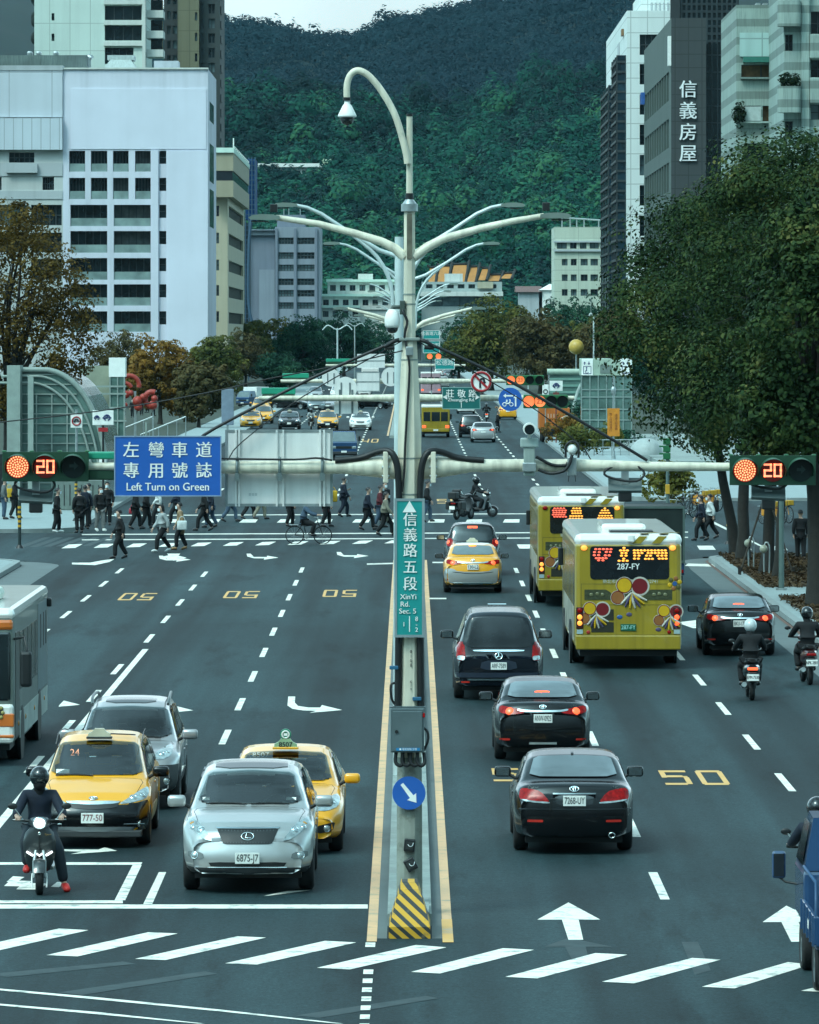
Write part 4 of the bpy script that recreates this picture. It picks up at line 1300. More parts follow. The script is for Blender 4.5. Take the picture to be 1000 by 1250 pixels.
far_tree('wide brown leafless-looking tree right of the yellow-green one',660,482,100,376,TWG,53,n=650)
far_tree('deep green tree below the pale cream block',702,462,88,362,MGR,54)
far_tree('brown-green tree beside the glass lift pavilion',752,484,104,372,TWG,55,n=650)
far_tree('dark tree between the lift pavilion and the avenue',800,500,90,390,MGR,56)
far_tree('pale yellow-green feathery tree beside the temple roofs',628,436,72,325,leaf_material('pale_leaves',[(.05,.07,.03),(.10,.14,.06),(.18,.22,.10)],.2,.3),57)
far_tree('small dark tree between the hall and the sheds',585,444,60,372,MGR,58)
far_tree('dull green tree behind the brown tree and the lamp with a globe',715,470,70,384,OLV,59)
def shrub(label,px,py,w,h,mat,seed,grp=None):
 x,y=G(px,py,.5)
 t=thing('shrub',label,'shrub',(x,y,.5),0,grp)
 r=random.Random(seed)
 bb=[(r.uniform(-.5,.5)*w,r.uniform(-.4,.4),h*r.uniform(.35,.7),w*.35,.6,h*.4)for _ in range(5)]
 link('foliage',crown_mesh('foliage',bb,150,16,.25,.09,seed,.4),mat,t)
 mb=MB()
 for i in range(6):mb.tube([(r.uniform(-.2,.2)*w,0,0),(r.uniform(-.4,.4)*w,0,h*.6)],.02,5)
 mb.build('stem',BARK,t)
YGL=leaf_material('yellow_shrub_leaves',[(.06,.07,.02),(.14,.14,.03),(.28,.22,.05)],1.0,.3)
shrub('olive shrub at the near end of the raised planting bed',707,556,2.4,1.6,OLV,61)
shrub('yellow-brown shrub in the raised bed, behind the olive one',722,548,2.6,1.5,YGL,62)
shrub('low green hedge shrub below the orange banner',755,545,3.2,1.0,MGR,63)
shrub('green shrub beside the orange truck',705,530,2.2,2.4,MGR,64)
shrub('bright yellow-green bush by the bicycle racks',824,612,2.2,1.6,YGL,65)
shrub('rust-coloured low shrub in front of the lift pavilion',690,540,2.0,1.8,ORB,66)
x,y=G(18,665)
t=thing('shrub','tuft of brown grass on the near left corner island','shrub',(x-.3,186,.14))
link('foliage',crown_mesh('foliage',[(0,0,.15,.5,.5,.2)],60,12,.2,.06,70,.3),TWG,t)
MB().tube([(0,0,0),(.1,0,.2)],.02,5).build('stem',BARK,t)
# --------- street furniture
YP=77.0
def X7(px,y=YP):return(px-500)*y/F
def Z7(py,y=YP):return H-(py-HZ)*y/F
OCT=8
def octa(mb,z0,r0,z1,r1,x=0,y=0):
 return mb.cyl((x,y,z0),(x,y,z1),r0,r1,n=OCT,smooth=False)
GRNH=pm('signal_green_housing',(0.0216,0.144,0.054),.4,var=.15,scale=4)
DKG2=pm('signal_dark_green',(.01,.05,.025),.5)
TEAL=pm('sign_teal',(0.013,0.273,0.26),.4,var=.05)
SIGNB=pm('sign_blue',(0.0195,0.111,0.429),.4,var=.05)
SIGNW=pm('sign_white',(0.88,0.874,0.83),.4)
SIGNBK=pm('sign_back',(.88,.86,.83),.45,metal=.2,var=.08,scale=1.5,streak=.15)
CABLE=pm('cable_black',(.010,.011,.012),.5)
m=thing('signal_mast','cream octagonal signal mast with two long arms standing on the median, nearest the camera','signal mast',(0,YP,0))
mb=MB()
octa(mb,Z7(924),.171,Z7(528),.17);octa(mb,Z7(528)+.001,.17,Z7(414),.105)
mb.build('lower_pole',CREAM,m)
octa(MB(),0,.19,Z7(924)-.003,.178).build('pole_base',pm('stained_pole_base',(.27,.29,.25),.7,var=.2,scale=3,streak=.6,wear=(.14,.14,.11),wscale=2.5,bump=.2),m)
mb=MB()
octa(mb,Z7(414)+.005,.088,Z7(247),.078);mb.cyl((0,0,Z7(247)+.02),(0,0,Z7(142)),.045,.04)
mb.build('upper_pole',CREAM,m)
MB().cyl((0,0,Z7(142)),(0,0,Z7(139)),.047).build('pole_cap',BLACK,m)
mb=MB().box(-.14,.14,-.14,.14,Z7(416),Z7(412),b=.01)
for py in(560,604,372,360,440):mb.cyl((0,0,Z7(py)),(0,0,Z7(py)+.018),.176 if py>500 else(.092 if py<400 else .125),n=8)
mb.build('collar',pm('collar_steel',(.28,.32,.29),.5,metal=.4),m)
MB().cyl((0,0,Z7(258)),(0,0,Z7(249)),.115,n=16).cyl((0,0,Z7(249)),(0,0,Z7(243)),.10,.05,n=16).build('pole_ring_unit',STEEL,m)
MB().cyl((0,0,Z7(243.5)),(0,0,Z7(236)),.055,n=16).build('band',BLACK,m)
MB().box(-.035,.035,-.092,-.078,Z7(316),Z7(261)).build('slot_strip',pm('rusty_strip',(.12,.11,.08),.8,var=.4,scale=8),m)
gp=[(497.5,200),(496,188),(492,172),(487,154),(482,140),(475,126),(467,113),(459,102),(450,92.5),(442,87.5),(435,86.5),(428.5,91),(424.8,99),(423.5,108),(423.6,119)]
mb=MB().tube([(X7(a),-.07,Z7(c))for a,c in gp],.046,10)
gz=mb.build('gooseneck',CREAM,m)
MB().cyl((X7(423.7),-.07,Z7(123)),(X7(423.7),-.07,Z7(119.5)),.055).build('neck_band',BLACK,gz)
c=thing('dome_camera','conical white dome camera hanging from the gooseneck at the top of the mast','camera',(X7(424),YP-.07,0))
mb=MB().lathe([(.001,Z7(123.2)),(.04,Z7(123.2)),(.04,Z7(127)),(.06,Z7(129)),(.125,Z7(141)),(.125,Z7(143)),(.10,Z7(143.5)),(.001,Z7(143.5))],24)
mb.build('camera_hood',WHITE,c)
MB().lathe([(.095,Z7(143.6)),(.098,Z7(146)),(.07,Z7(151)),(.001,Z7(153.5))],20).build('camera_dome',GLASS,c)
LH=pm('lamp_head_grey',(.20,.25,.22),.5,metal=.3)
def lamp_head(parent,p,s,yaw=0,glass=True):
 """flat street-lantern; s = +1 points to +x"""
 pr=[(-.05,-.025),(-.05,.02),(.06,.04),(.20,.045),(.32,.03),(.37,.0),(.34,-.03),(.06,-.035)]
 mb=MB().prism(pr,-.085,.085,M=Matrix.Translation(p)@Matrix.Diagonal((s,1,1,1))@RX(pi/2)if s>0 else Matrix.Translation(p)@RZ(pi)@RX(pi/2))
 h=mb.build('lamp_head',LH,parent)
 x0,x1=sorted((p[0]+s*.10,p[0]+s*.33))
 MB().box(x0,x1,p[1]-.065,p[1]+.065,p[2]-.062,p[2]-.046).build('lamp_lens',pm('lamp_lens_dark',(.03,.035,.03),.15),h)
 return h
for pts,s in(([(494,314),(482,303),(466,295),(432,284.5),(388,273),(337,265.5)],-1),([(505,314),(522,301.5),(540,292),(588,278.5),(626,270),(664,263.5)],1)):
 MB().tube([(X7(a),0,Z7(c_))for a,c_ in pts],[.068,.064,.058,.051,.044,.038],12).build('lamp_arm',CREAM,m)
 e=pts[-1]
 lamp_head(m,(X7(e[0]),0,Z7(e[1])),s)
 MB().box(X7(e[0])+s*.03-.05,X7(e[0])+s*.03+.05,-.05,.05,Z7(e[1])+.07,Z7(e[1])+.18,b=.01).build('arm_sensor',BLACK,m)
for s,pts,rs in((-1,[(484,570),(460,570),(420,570.5),(270,570.5),(140,569.5),(60,569)],[.17,.14,.088,.085,.055,.045]),(1,[(516,570),(540,570),(575,568.5),(700,568),(800,569.5),(900,570)],[.17,.14,.088,.085,.065,.055])):
 MB().tube([(X7(a),0,Z7(c_))for a,c_ in pts],rs,14).build('mast_arm',CREAM,m)
 xf=X7(500+s*29)
 MB().box(xf-.035,xf+.035,-.21,.21,Z7(589),Z7(551),b=.01).build('flange',CREAM,m)
 mb=MB()
 for dz in(-.12,.0,.12):mb.cyl((xf-.05,-.17,Z7(570)+dz),(xf+.05,-.17,Z7(570)+dz),.02,n=6)
 mb.build('flange_bolt',STEEL,m)
 MB().tube([(s*.12,-.15,Z7(770)),(s*.135,-.17,Z7(700)),(s*.14,-.18,Z7(620)),(s*.155,-.2,Z7(575)),(s*.21,-.2,Z7(556)),(s*.30,-.16,Z7(550)),(s*.45,-.10,Z7(552)),(s*.66,-.06,Z7(559)),(s*1.0,-.06,Z7(562))],.045,8).build('supply_cable',CABLE,m)
 MB().tube([(s*.155,-.12,Z7(864)),(s*.150,-.14,Z7(820)),(s*.145,-.15,Z7(776))],.05,8).build('supply_cable',CABLE,m)
 MB().tube([(s*.09,-.08,Z7(414)),(s*.3,-.05,Z7(421)),(X7(500+s*120),-.1,Z7(462 if s<0 else 464)),(X7(500+s*236),-.1,Z7(522 if s<0 else 530)),(X7(500+s*262),-.07,Z7(541 if s<0 else 545)),(X7(500+s*290),-.05,Z7(562))],.021,8).build('stay_cable',CABLE,m)
 MB().tube([(s*.1,-.08,Z7(414)),(s*.22,-.12,Z7(417)),(s*.32,-.10,Z7(424)),(s*.2,-.1,Z7(424))],.028,8).build('cable_clip',CABLE,m)
 MB().tube([(s*.1,-.08,Z7(416)),(X7(500+s*130),.1,Z7(484)),(X7(500+s*205),.05,Z7(540)),(X7(500+s*222),.04,Z7(562))],.008,6).build('thin_stay',CABLE,m)
MB().tube([(-.06,-.12,Z7(414)),(-.03,-.14,Z7(430)),(.0,-.15,Z7(450)),(-.03,-.18,Z7(500)),(-.06,-.2,Z7(545)),(-.07,-.2,Z7(575)),(-.1,-.2,Z7(600))],.016,8).build('drop_cable',CABLE,m)
MB().tube([(-.06,-.05,Z7(375)),(-.09,-.12,Z7(380)),(-.03,-.13,Z7(392)),(-.06,-.13,Z7(405)),(-.07,-.12,Z7(416))],.018,8).build('drop_cable',CABLE,m)
MB().tube([(-.09,-.06,Z7(428)),(X7(420),0,Z7(445)),(X7(330),.05,Z7(462)),(X7(250),.1,Z7(480)),(X7(120),.2,Z7(502)),(X7(-80),.3,Z7(524))],.009,6).build('span_wire',CABLE,m)
MB().box(-.05,.05,-.16,-.09,Z7(434),Z7(423),b=.01).build('junction_box',STEEL,m)
mb=MB()
for i,txt in enumerate(('01 ▽ 0 8','')):pass
lettering('0\n1\n0\n8',.06,INK,m,(0.02,-.172,Z7(803)),name='stencil_number',sx=.9)
lettering('K\n1\n9',.05,INK,m,(0.02,-.174,Z7(836)),name='stencil_number',sx=.9)
for px,py in((481,814),(509,852)):
 MB().box(X7(px)-.06,X7(px)+.06,-.21,-.16,Z7(py)-.025,Z7(py)+.025,b=.01).build('blue_tag',pm('blue_tag',(.02,.12,.22),.5),m)
MB().tube([(-.17,-.1,Z7(862)),(-.24,-.12,Z7(852)),(-.25,-.12,Z7(836)),(-.2,-.1,Z7(833))],.018,6).build('cable_loop',CABLE,m)
c=thing('dome_camera','egg-shaped white dome camera on a short bracket left of the mast','camera',(X7(479),YP-.12,0))
MB().lathe([(.001,Z7(377)),(.05,Z7(378)),(.085,Z7(382)),(.105,Z7(390)),(.10,Z7(397)),(.085,Z7(400)),(.001,Z7(400.2))],24).build('camera_hood',WHITE,c)
MB().lathe([(.078,Z7(399.5)),(.075,Z7(403)),(.05,Z7(406)),(.001,Z7(407))],20).build('camera_dome',GLASS,c)
MB().tube([(0,0,Z7(377)),(0,0,Z7(375)),(.16,.08,Z7(375))],.028,8).box(.10,.17,-.0,.10,Z7(384),Z7(367),b=.008).build('bracket',pm('bracket_dark',(.05,.07,.06),.5),c)
def board(name,label,cat,px0,py0,px1,py1,y,mat,frame=None,r=.03,dep=.02,group=None,back=False):
 x0,x1,z0,z1=X7(px0,y),X7(px1,y),Z7(py1,y),Z7(py0,y)
 t=thing(name,label,cat,((x0+x1)/2,y,(z0+z1)/2),0,group)
 w,h=(x1-x0)/2,(z1-z0)/2
 def rr(w,h,r):return[(sx*(w-r)+r*cos(a),sz*(h-r)+r*sin(a))for sx,sz,a0 in((1,1,0),(-1,1,pi/2),(-1,-1,pi),(1,-1,3*pi/2))for a in np.linspace(a0,a0+pi/2,4)]
 MB().prism(rr(w,h,r),0,dep,M=RX(pi/2)).build('panel',mat,t)
 if frame is not None:
  fm,fw=frame
  mb=MB()
  for a,b_,c_,d in((-w,w,h-fw,h),(-w,w,-h,-h+fw),(-w,-w+fw,-h+fw,h-fw),(w-fw,w,-h+fw,h-fw)):
   mb.box(a,b_,-dep-.008,-dep+.002,c_,d)
  mb.build('frame',fm,t)
 return t,w,h
t,w,h=board('direction_sign','blue board reading Left Turn on Green hung on the left mast arm','sign',139.5,532,270.5,606,YP-.16,SIGNB,(pm('sign_edge',(.25,.33,.45),.4),.016))
for row,py in(('左彎車道',550.5),('專用號誌',575.5)):
 for ch,px in zip(row,(160.5,191,219.5,249)):
  lettering(ch,.225,SIGNW,t,(X7(px)-X7(205),-.026,Z7(py,YP)-Z7(569,YP)),name='sign_character',depth=.003,bold=.004)
lettering('Left Turn on Green',.150,SIGNW,t,(0,-.026,Z7(594.5)-Z7(569)),name='sign_lettering',depth=.003,bold=.002,sx=.93)
mb=MB()
for x in(-.45,.0,.45):mb.box(x-.04,x+.04,.001,.11,-.3,.3)
mb.build('bracket',STEEL,t)
t,w,h=board('blank_sign','bare whitish back of a large sign board clamped behind the left mast arm','sign',275,524.5,406.5,618,YP+.18,SIGNBK,(STEEL,.035),r=.01)
mb=MB()
for px in(288,292,338,346,391,396):mb.box(X7(px)-X7(340.7)-.012,X7(px)-X7(340.7)+.012,-.055,-.021,-h,h)
mb.box(-w,w,-.045,-.022,-.02,.02)
mb.build('rib',SIGNBK,t)
mb=MB()
for px in(290,342,394):
 mb.tube([(X7(px)-X7(340.7),-.18+.125*cos(a),Z7(570.5)-(H-(571.25-HZ)*(YP+.18)/F)+.125*sin(a))for a in np.linspace(0,2*pi,17)[:-1]],.022,6,closed=True)
 mb.box(X7(px)-X7(340.7)-.03,X7(px)-X7(340.7)+.03,-.33,-.25,-.16,-.06)
mb.build('clamp',pm('clamp_grey',(.16,.20,.20),.5,metal=.4),t)
lettering('≡≡≡',.07,pm('faint_ink',(.35,.41,.42),.6),t,(-.35,-.0215,-.36),name='sticker',depth=.0)
mb=MB().tube([(-1.1,-.3,.1),(-.9,-.34,.14),(-.7,-.3,.13),(.2,-.28,.12),(.5,-.3,.14),(.72,-.28,.11)],.014,6)
mb.build('arm_cable',CABLE,t)
def led_disc(parent,x,y,z,r,kind):
 if kind=='red':
  d=MB().cyl((x,y,z),(x,y+.02,z),r,n=24).build('lens',pm('led_base_red',(.35,.03,.015),.3,emit=(1,.05,.015),estr=.3),parent)
  mb=MB()
  mb.ball((x,y-.006,z),(r*.07,.006,r*.07),6,4)
  for k in range(1,5):
   n=6*k
   for i in range(n):
    a=2*pi*i/n+k*.3
    mb.ball((x+r*.92*k/4.3*cos(a),y-.006,z+r*.92*k/4.3*sin(a)),(r*.075,.006,r*.075),6,4)
  mb.build('led',pm('led_orange',(1,.5,.3),.3,emit=(1,.46,.20),estr=2.8),d)
 elif kind=='count':
  d=MB().cyl((x,y,z),(x,y+.02,z),r,n=24).build('lens',pm('led_dark',(.03,.008,.008),.3,emit=(1,.03,.02),estr=.06),parent)
  segs={'2':'abged','0':'abcdef'}
  mb=MB()
  for ch,cx in(('2',-.43*r),('0',.43*r)):
   ww,hh=.27*r,.50*r
   S={'a':((-ww,hh),(ww,hh)),'g':((-ww,0),(ww,0)),'d':((-ww,-hh),(ww,-hh)),'b':((ww,hh),(ww,0)),'c':((ww,0),(ww,-hh)),'e':((-ww,0),(-ww,-hh)),'f':((-ww,hh),(-ww,0))}
   for q in segs[ch]:
    (a0,b0),(a1,b1)=S[q]
    for t in np.linspace(0,1,4 if q in 'agd' else 4):
     mb.box(x+cx+a0+(a1-a0)*t-r*.085,x+cx+a0+(a1-a0)*t+r*.085,y-.008,y,z+b0+(b1-b0)*t-r*.085,z+b0+(b1-b0)*t+r*.085)
  mb.build('countdown_digits',pm('led_digit',(1,.45,.3),.3,emit=(1,.30,.15),estr=2.1),d)
 else:
  d=MB().cyl((x,y,z),(x,y+.02,z),r,n=24).build('lens',pm('lens_off',(.012,.020,.020),.2),parent)
  MB().prism([(-.05,-.01),(.01,-.01),(.01,-.045),(.07,.012),(.01,.07),(.01,.03),(-.05,.03)],0,.004,M=TR(x,y-.001,z)@RX(pi/2)).build('arrow_mask',pm('arrow_off',(.03,.06,.055),.3),d)
 return d
def signal(label,px,py,y,kinds,pitch,r,facing=1,group=None,extra=0.0):
 """horizontal signal head centred at the pixel"""
 n=len(kinds)
 W_=pitch*n/2+extra
 t=thing('traffic_light',label,'traffic light',(X7(px,y),y,Z7(py,y)),0 if facing>0 else pi,group)
 mb=MB()
 mb.box(-W_,W_,-.05,.12,-r*1.18,r*1.18,b=.02)
 mb.build('housing',GRNH,t)
 MB().box(-W_-.02,W_+.02,-.062,-.052,-r*1.2,r*1.2,b=.004).build('backplate',DKG2,t)
 for i,kd in enumerate(kinds):
  x=-W_+extra+pitch*(i+.5)
  led_disc(t,x,-.075,0,r*.93,kd)
  V,Fc=[],[]
  for j in range(17):
   a=radians(-25+230*j/16)
   ln=.24*(.35+.65*max(0,sin(a))**.6)
   V+=[(x+r*1.02*cos(a),-.06,r*1.02*sin(a)),(x+r*1.05*cos(a),-.06-ln,r*1.05*sin(a)-ln*.10)]
  for j in range(16):Fc.append((2*j,2*j+2,2*j+3,2*j+1))
  vs=MB().add(V,Fc,True)
  vs.add([(a,b_,c_+(.006 if c_>0 else 0))for a,b_,c_ in V],[f[::-1]for f in Fc],True)
  vs.build('visor',pm('visor_green',(.012,.075,.035),.5),t)
 mb=MB()
 for i in range(n+1):
  x=-W_+(2*W_)*i/n
  mb.box(x-.03,x+.03,-.02,.06,r*1.18,r*1.30,b=.008)
 mb.build('hinge',GRNH,t)
 return t
signal('green traffic light with red lamp and countdown 20 left of the blue board',56,569.5,YP-.12,['red','count','off'],.372,.166)
signal('green traffic light with red lamp and countdown 20 before the right-hand trees',943,574,YP-.12,['red','count','off'],.372,.166)
t=thing('signal_box','green box on the left arm beside the traffic light','signal box',(X7(124),YP,Z7(566)))
MB().box(-.19,.19,-.03,.16,.06,.16,b=.02).build('top_plate',pm('signal_bright_green',(.02,.30,.18),.4),t)
MB().box(-.18,.18,-.02,.15,-.22,-.06,b=.02).build('lower_housing',DKG2,t)
def flood(label,px,py,w,tilt,roll=0.0):
 t=thing('floodlight',label,'floodlight',(X7(px),YP,Z7(py)),0)
 M=RY(roll)@RX(tilt)
 MB().box(-w/2,w/2,-.11,.11,-.03,.03,M=M,b=.01).build('lamp_panel',pm('flood_grey',(.10,.13,.13),.45,metal=.3),t)
 MB().box(-w/2+.03,w/2-.03,-.09,.09,-.034,-.0301,M=M).build('lamp_face',pm('flood_face',(.25,.30,.29),.3),t)
 MB().box(-.05,.05,-.03,.03,.02,.28).build('bracket',STEEL,t)
 MB().tube([(.02,-.04,.26),(-.2,-.06,.24),(-.28,-.08,.15),(-.1,-.1,.08),(.15,-.1,.06),(.26,-.08,.16),(.16,-.05,.27)],.017,7).build('cable',CABLE,t)
 MB().box(-.09,.09,-.06,.06,-.22,-.05,b=.02).build('driver_box',BLACK,t)
 return t
flood('flat grey floodlight with looped cable under the right arm, above the buses',763,592.5,.45,.9)
flood('flat grey floodlight under the traffic light on the left arm',44,606,.46,.8,.05)
flood('flat grey floodlight under the traffic light on the right arm, before the trees',938,602,.46,.8,.05)
t=thing('camera','boxy grey enforcement camera with a white cylinder clamped on the right arm','camera',(X7(646),YP-.13,Z7(548)))
MB().box(-.12,.12,-.08,.10,.02,.15,b=.02).build('camera_box',pm('cam_grey',(.33,.40,.38),.5),t)
MB().box(-.075,.075,-.06,.06,-.36,.02,b=.015).build('mount',pm('mount_grey',(.30,.36,.33),.5,streak=.3),t)
MB().box(-.09,.09,-.10,.06,-.30,-.18,b=.01).build('clamp',STEEL,t)
MB().cyl((0,-.16,.27),(0,.10,.27),.085,n=18).box(-.02,.02,-.02,.02,.14,.2).build('camera_barrel',WHITE,t)
MB().cyl((0,-.171,.265),(0,-.161,.265),.068,n=18).build('lens',GLASS,t)
MB().tube([(.09,.0,-.1),(.3,.02,-.21),(.48,.02,-.22),(.52,.02,-.18)],.022,7).build('cable',CABLE,t)
t=thing('camera','small round camera under a black hood on the right arm','camera',(X7(698),YP-.14,Z7(553)))
MB().ball((0,0,.05),(.065,.06,.07),14,10).build('camera_body',SIGNW,t)
V=[]
MB().tube([(-.085,-.03,-.06),(-.085,-.03,.08),(-.05,-.03,.14),(0,-.03,.16),(.05,-.03,.14),(.085,-.03,.08),(.085,-.03,-.06)],.016,8).build('hood',CABLE,t)
MB().box(-.06,.06,-.03,.05,-.30,-.05,b=.012).build('mount',STEEL,t)
MB().tube([(0,-.05,-.02),(-.04,-.06,-.15),(-.12,-.05,-.24),(-.3,.0,-.27),(-.45,.02,-.22)],.022,7).tube([(.04,.0,-.3),(.05,0,-.38)],.006,5).tube([(-.04,.0,-.3),(-.05,0,-.38)],.006,5).build('cable',CABLE,t)
t,w,h=board('street_name_sign','tall teal street name board with white characters on the mast','sign',481.5,608.5,518.5,778,YP-.24,TEAL,(pm('sign_alu',(.36,.43,.45),.4,metal=.5),.035),r=.012)
def SZ(py):return(Z7(py)-Z7(693.25))
lettering('▲',.20,SIGNW,t,(0,-.03,SZ(620)),name='sign_arrow',sx=1.0,depth=.003)
for ch,py in zip('信義路五段',(635.5,654,673,693,713.5)):
 lettering(ch,.195,SIGNW,t,(.01,-.03,SZ(py)),name='sign_character',depth=.003,bold=.004)
for txt,py,x in(('XinYi',728.5,-.10),('Rd.',737.5,-.10),('Sec. 5',746,-.115)):
 lettering(txt,.098,SIGNW,t,(x-.025,-.03,SZ(py)),align='LEFT',name='sign_lettering',depth=.003,bold=.002,sx=1.0)
lettering('1',.085,SIGNW,t,(-.075,-.03,SZ(762)),name='sign_lettering',depth=.003)
lettering('8\n-\n2',.085,SIGNW,t,(.095,-.03,SZ(762)),name='sign_lettering',depth=.003,line=.85)
MB().box(-.006,.006,-.026,-.0201,SZ(771),SZ(752)).build('divider',SIGNW,t)
MB().box(-.07,.07,.0,.07,-.7,.7).build('bracket',STEEL,t)
t=thing('control_cabinet','grey control cabinet strapped to the mast above the blue arrow sign','cabinet',(X7(497.5),YP-.26,Z7(890)))
CABM=pm('cabinet_grey',(.10,.135,.145),.45,metal=.3,var=.12,scale=3)
MB().box(-.225,.225,-.09,.14,-.29,.30,b=.012).build('cabinet_case',CABM,t)
MB().box(-.20,.20,-.105,-.091,-.27,.265,b=.006).build('door',pm('cabinet_door',(.125,.165,.175),.4,metal=.3),t)
MB().cyl((-.145,-.118,-.01),(-.145,-.10,-.01),.024,n=14).build('lock',BLACK,t)
MB().box(-.15,.165,-.109,-.1055,-.265,-.225).build('blue_label',pm('label_blue',(.02,.20,.42),.4),t)
lettering('■ 電信控制 交管',.032,SIGNW,t,(.01,-.1095,-.246),name='label_lettering',depth=.0008)
MB().box(.205,.235,-.10,-.06,.18,.24,b=.006).build('warning_light',REDLENS,t)
MB().box(-.24,.24,-.03,.16,.301,.32).build('lid',CABM,t)
mb=MB()
for x in(-.15,-.06,.05,.14):
 mb.tube([(x,.0,-.28),(x-.01,-.02,-.42),(x+.05,-.03,-.47),(x+.09,0,-.42),(x+.08,.05,-.30)],.026,7)
mb.tube([(.20,-.02,.05),(.27,-.03,-.02),(.27,-.03,-.15),(.20,0,-.30)],.018,7)
mb.build('cable',CABLE,t)
def disc(name,label,px,py,y,rpx,mat,rot=0.0,group=None,cat='sign'):
 t=thing(name,label,cat,(X7(px,y),y,Z7(py,y)),0,group)
 MB().cyl((0,-.012,0),(0,.012,0),rpx*y/F,n=36).build('sign_disc',mat,t)
 return t,rpx*y/F
t,r=disc('keep_right_sign','round blue sign with a white arrow slanting down to the right, on the mast foot',499.3,968,YP-.23,20.3,SIGNB)
MB().prism([(-.022,.155),(.022,.155),(.030,-.06),(.075,-.06),(0,-.165),(-.075,-.06),(-.030,-.06)],0,.004,M=TR(0,-.0125,0)@RX(pi/2)@RZ(.66)).build('arrow',SIGNW,t)
MB().box(-.03,.03,.012,.06,-.18,.18).build('bracket',STEEL,t)
for px,py,a,l in((500,1030,.1,'black box wired to the mast foot below the blue arrow sign'),(501.5,1053.5,-.5,'tilted black box on the mast foot just above the striped block')):
 t=thing('junction_box',l,'box',(X7(px),YP-.2,Z7(py)))
 MB().box(-.075,.075,-.06,.03,-.085,.085,M=RY(a),b=.015).build('case',BLACK,t)
 MB().box(-.05,.05,-.068,-.061,-.05,.05,M=RY(a)).build('cover',pm('cover_dark',(.03,.035,.035),.4),t)
 MB().tube([(-.03,-.05,.03),(0,-.09,-.01),(.04,-.09,.0),(.05,-.06,.04)],.006,5).build('wire',STEEL,t)
mb=MB().cyl((0,0,0),(0,0,.02),.2,n=8)
def hazard():
 mt=bpy.data.materials.new('hazard_stripes');mt.use_nodes=True
 n,l=mt.node_tree.nodes,mt.node_tree.links;b=n['Principled BSDF']
 tc=n.new('ShaderNodeTexCoord');sp=n.new('ShaderNodeSeparateXYZ');l.new(tc.outputs['Object'],sp.inputs[0])
 a=n.new('ShaderNodeMath');a.operation='MULTIPLY_ADD';l.new(sp.outputs[2],a.inputs[0]);a.inputs[1].default_value=1.15;
 l.new(sp.outputs[0],a.inputs[2])
 a2=n.new('ShaderNodeMath');a2.operation='DIVIDE';l.new(a.outputs[0],a2.inputs[0]);a2.inputs[1].default_value=.165
 f=n.new('ShaderNodeMath');f.operation='FRACT';l.new(a2.outputs[0],f.inputs[0])
 c=n.new('ShaderNodeMath');c.operation='LESS_THAN';c.inputs[1].default_value=.46;l.new(f.outputs[0],c.inputs[0])
 nz=n.new('ShaderNodeTexNoise');nz.inputs['Scale'].default_value=9;nz.inputs['Detail'].default_value=8;l.new(tc.outputs['Object'],nz.inputs['Vector'])
 rr=n.new('ShaderNodeMapRange');rr.inputs[1].default_value=.56;rr.inputs[2].default_value=.72;rr.inputs[4].default_value=.7;l.new(nz.outputs[0],rr.inputs[0])
 m1=n.new('ShaderNodeMix');m1.data_type='RGBA';l.new(c.outputs[0],m1.inputs[0]);m1.inputs[6].default_value=(.62,.33,.02,1);m1.inputs[7].default_value=(.022,.028,.028,1)
 m2=n.new('ShaderNodeMix');m2.data_type='RGBA';l.new(rr.outputs[0],m2.inputs[0]);l.new(m1.outputs[2],m2.inputs[6]);m2.inputs[7].default_value=(.14,.12,.07,1)
 l.new(m2.outputs[2],b.inputs['Base Color']);b.inputs['Roughness'].default_value=.6
 return mt
t=thing('median_nose','yellow and black striped concrete block at the near end of the median','barrier',(0,74.0,0))
secs=[(0,.27,0),(0,.265,.15),(.30,.16,.50),(.38,.11,.60),(.75,.105,.66),(1.0,.16,.40),(1.05,.25,.0)]
V=[]
for(y,w_,z)in secs:V+=[(-w_,y,z),(w_,y,z)]
V2=[(-.27,.0,0),(.27,.0,0),(-.27,.9,0),(.27,.9,0)]
prof=[(0,0),(0,.15),(.32,.50),(.42,.60),(.78,.66),(1.2,.66)]
wd=[.27,.265,.165,.115,.105,.105]
mb=MB()
P_=[[(-w_,y,z),(w_,y,z)]for(y,z),w_ in zip(prof,wd)]
for i in range(5):mb.quad(P_[i][0],P_[i][1],P_[i+1][1],P_[i+1][0])
base=[(-.27,y,0)for y in(0,.0,.35,.5,.8,1.2)]
for s in(0,1):
 for i in range(1,5):
  a,b_=P_[i][s],P_[i+1][s]
  sg=-1 if s==0 else 1
  c_,d_=(sg*.27,a[1],.12 if i>0 else 0),(sg*.27,b_[1],.12)
  q=(a,b_,d_,c_)
  mb.quad(*(q if s==0 else q[::-1]))
 sg=-1 if s==0 else 1
 q=((sg*.27,0,.12),(sg*.27,1.2,.12),(sg*.27,1.2,0),(sg*.27,0,0))
 mb.quad(*(q if s==0 else q[::-1]))
mb.build('block',hazard(),t)
MB().box(-.26,.26,1.21,2.6,.0,.22).build('footing',CONC,t)
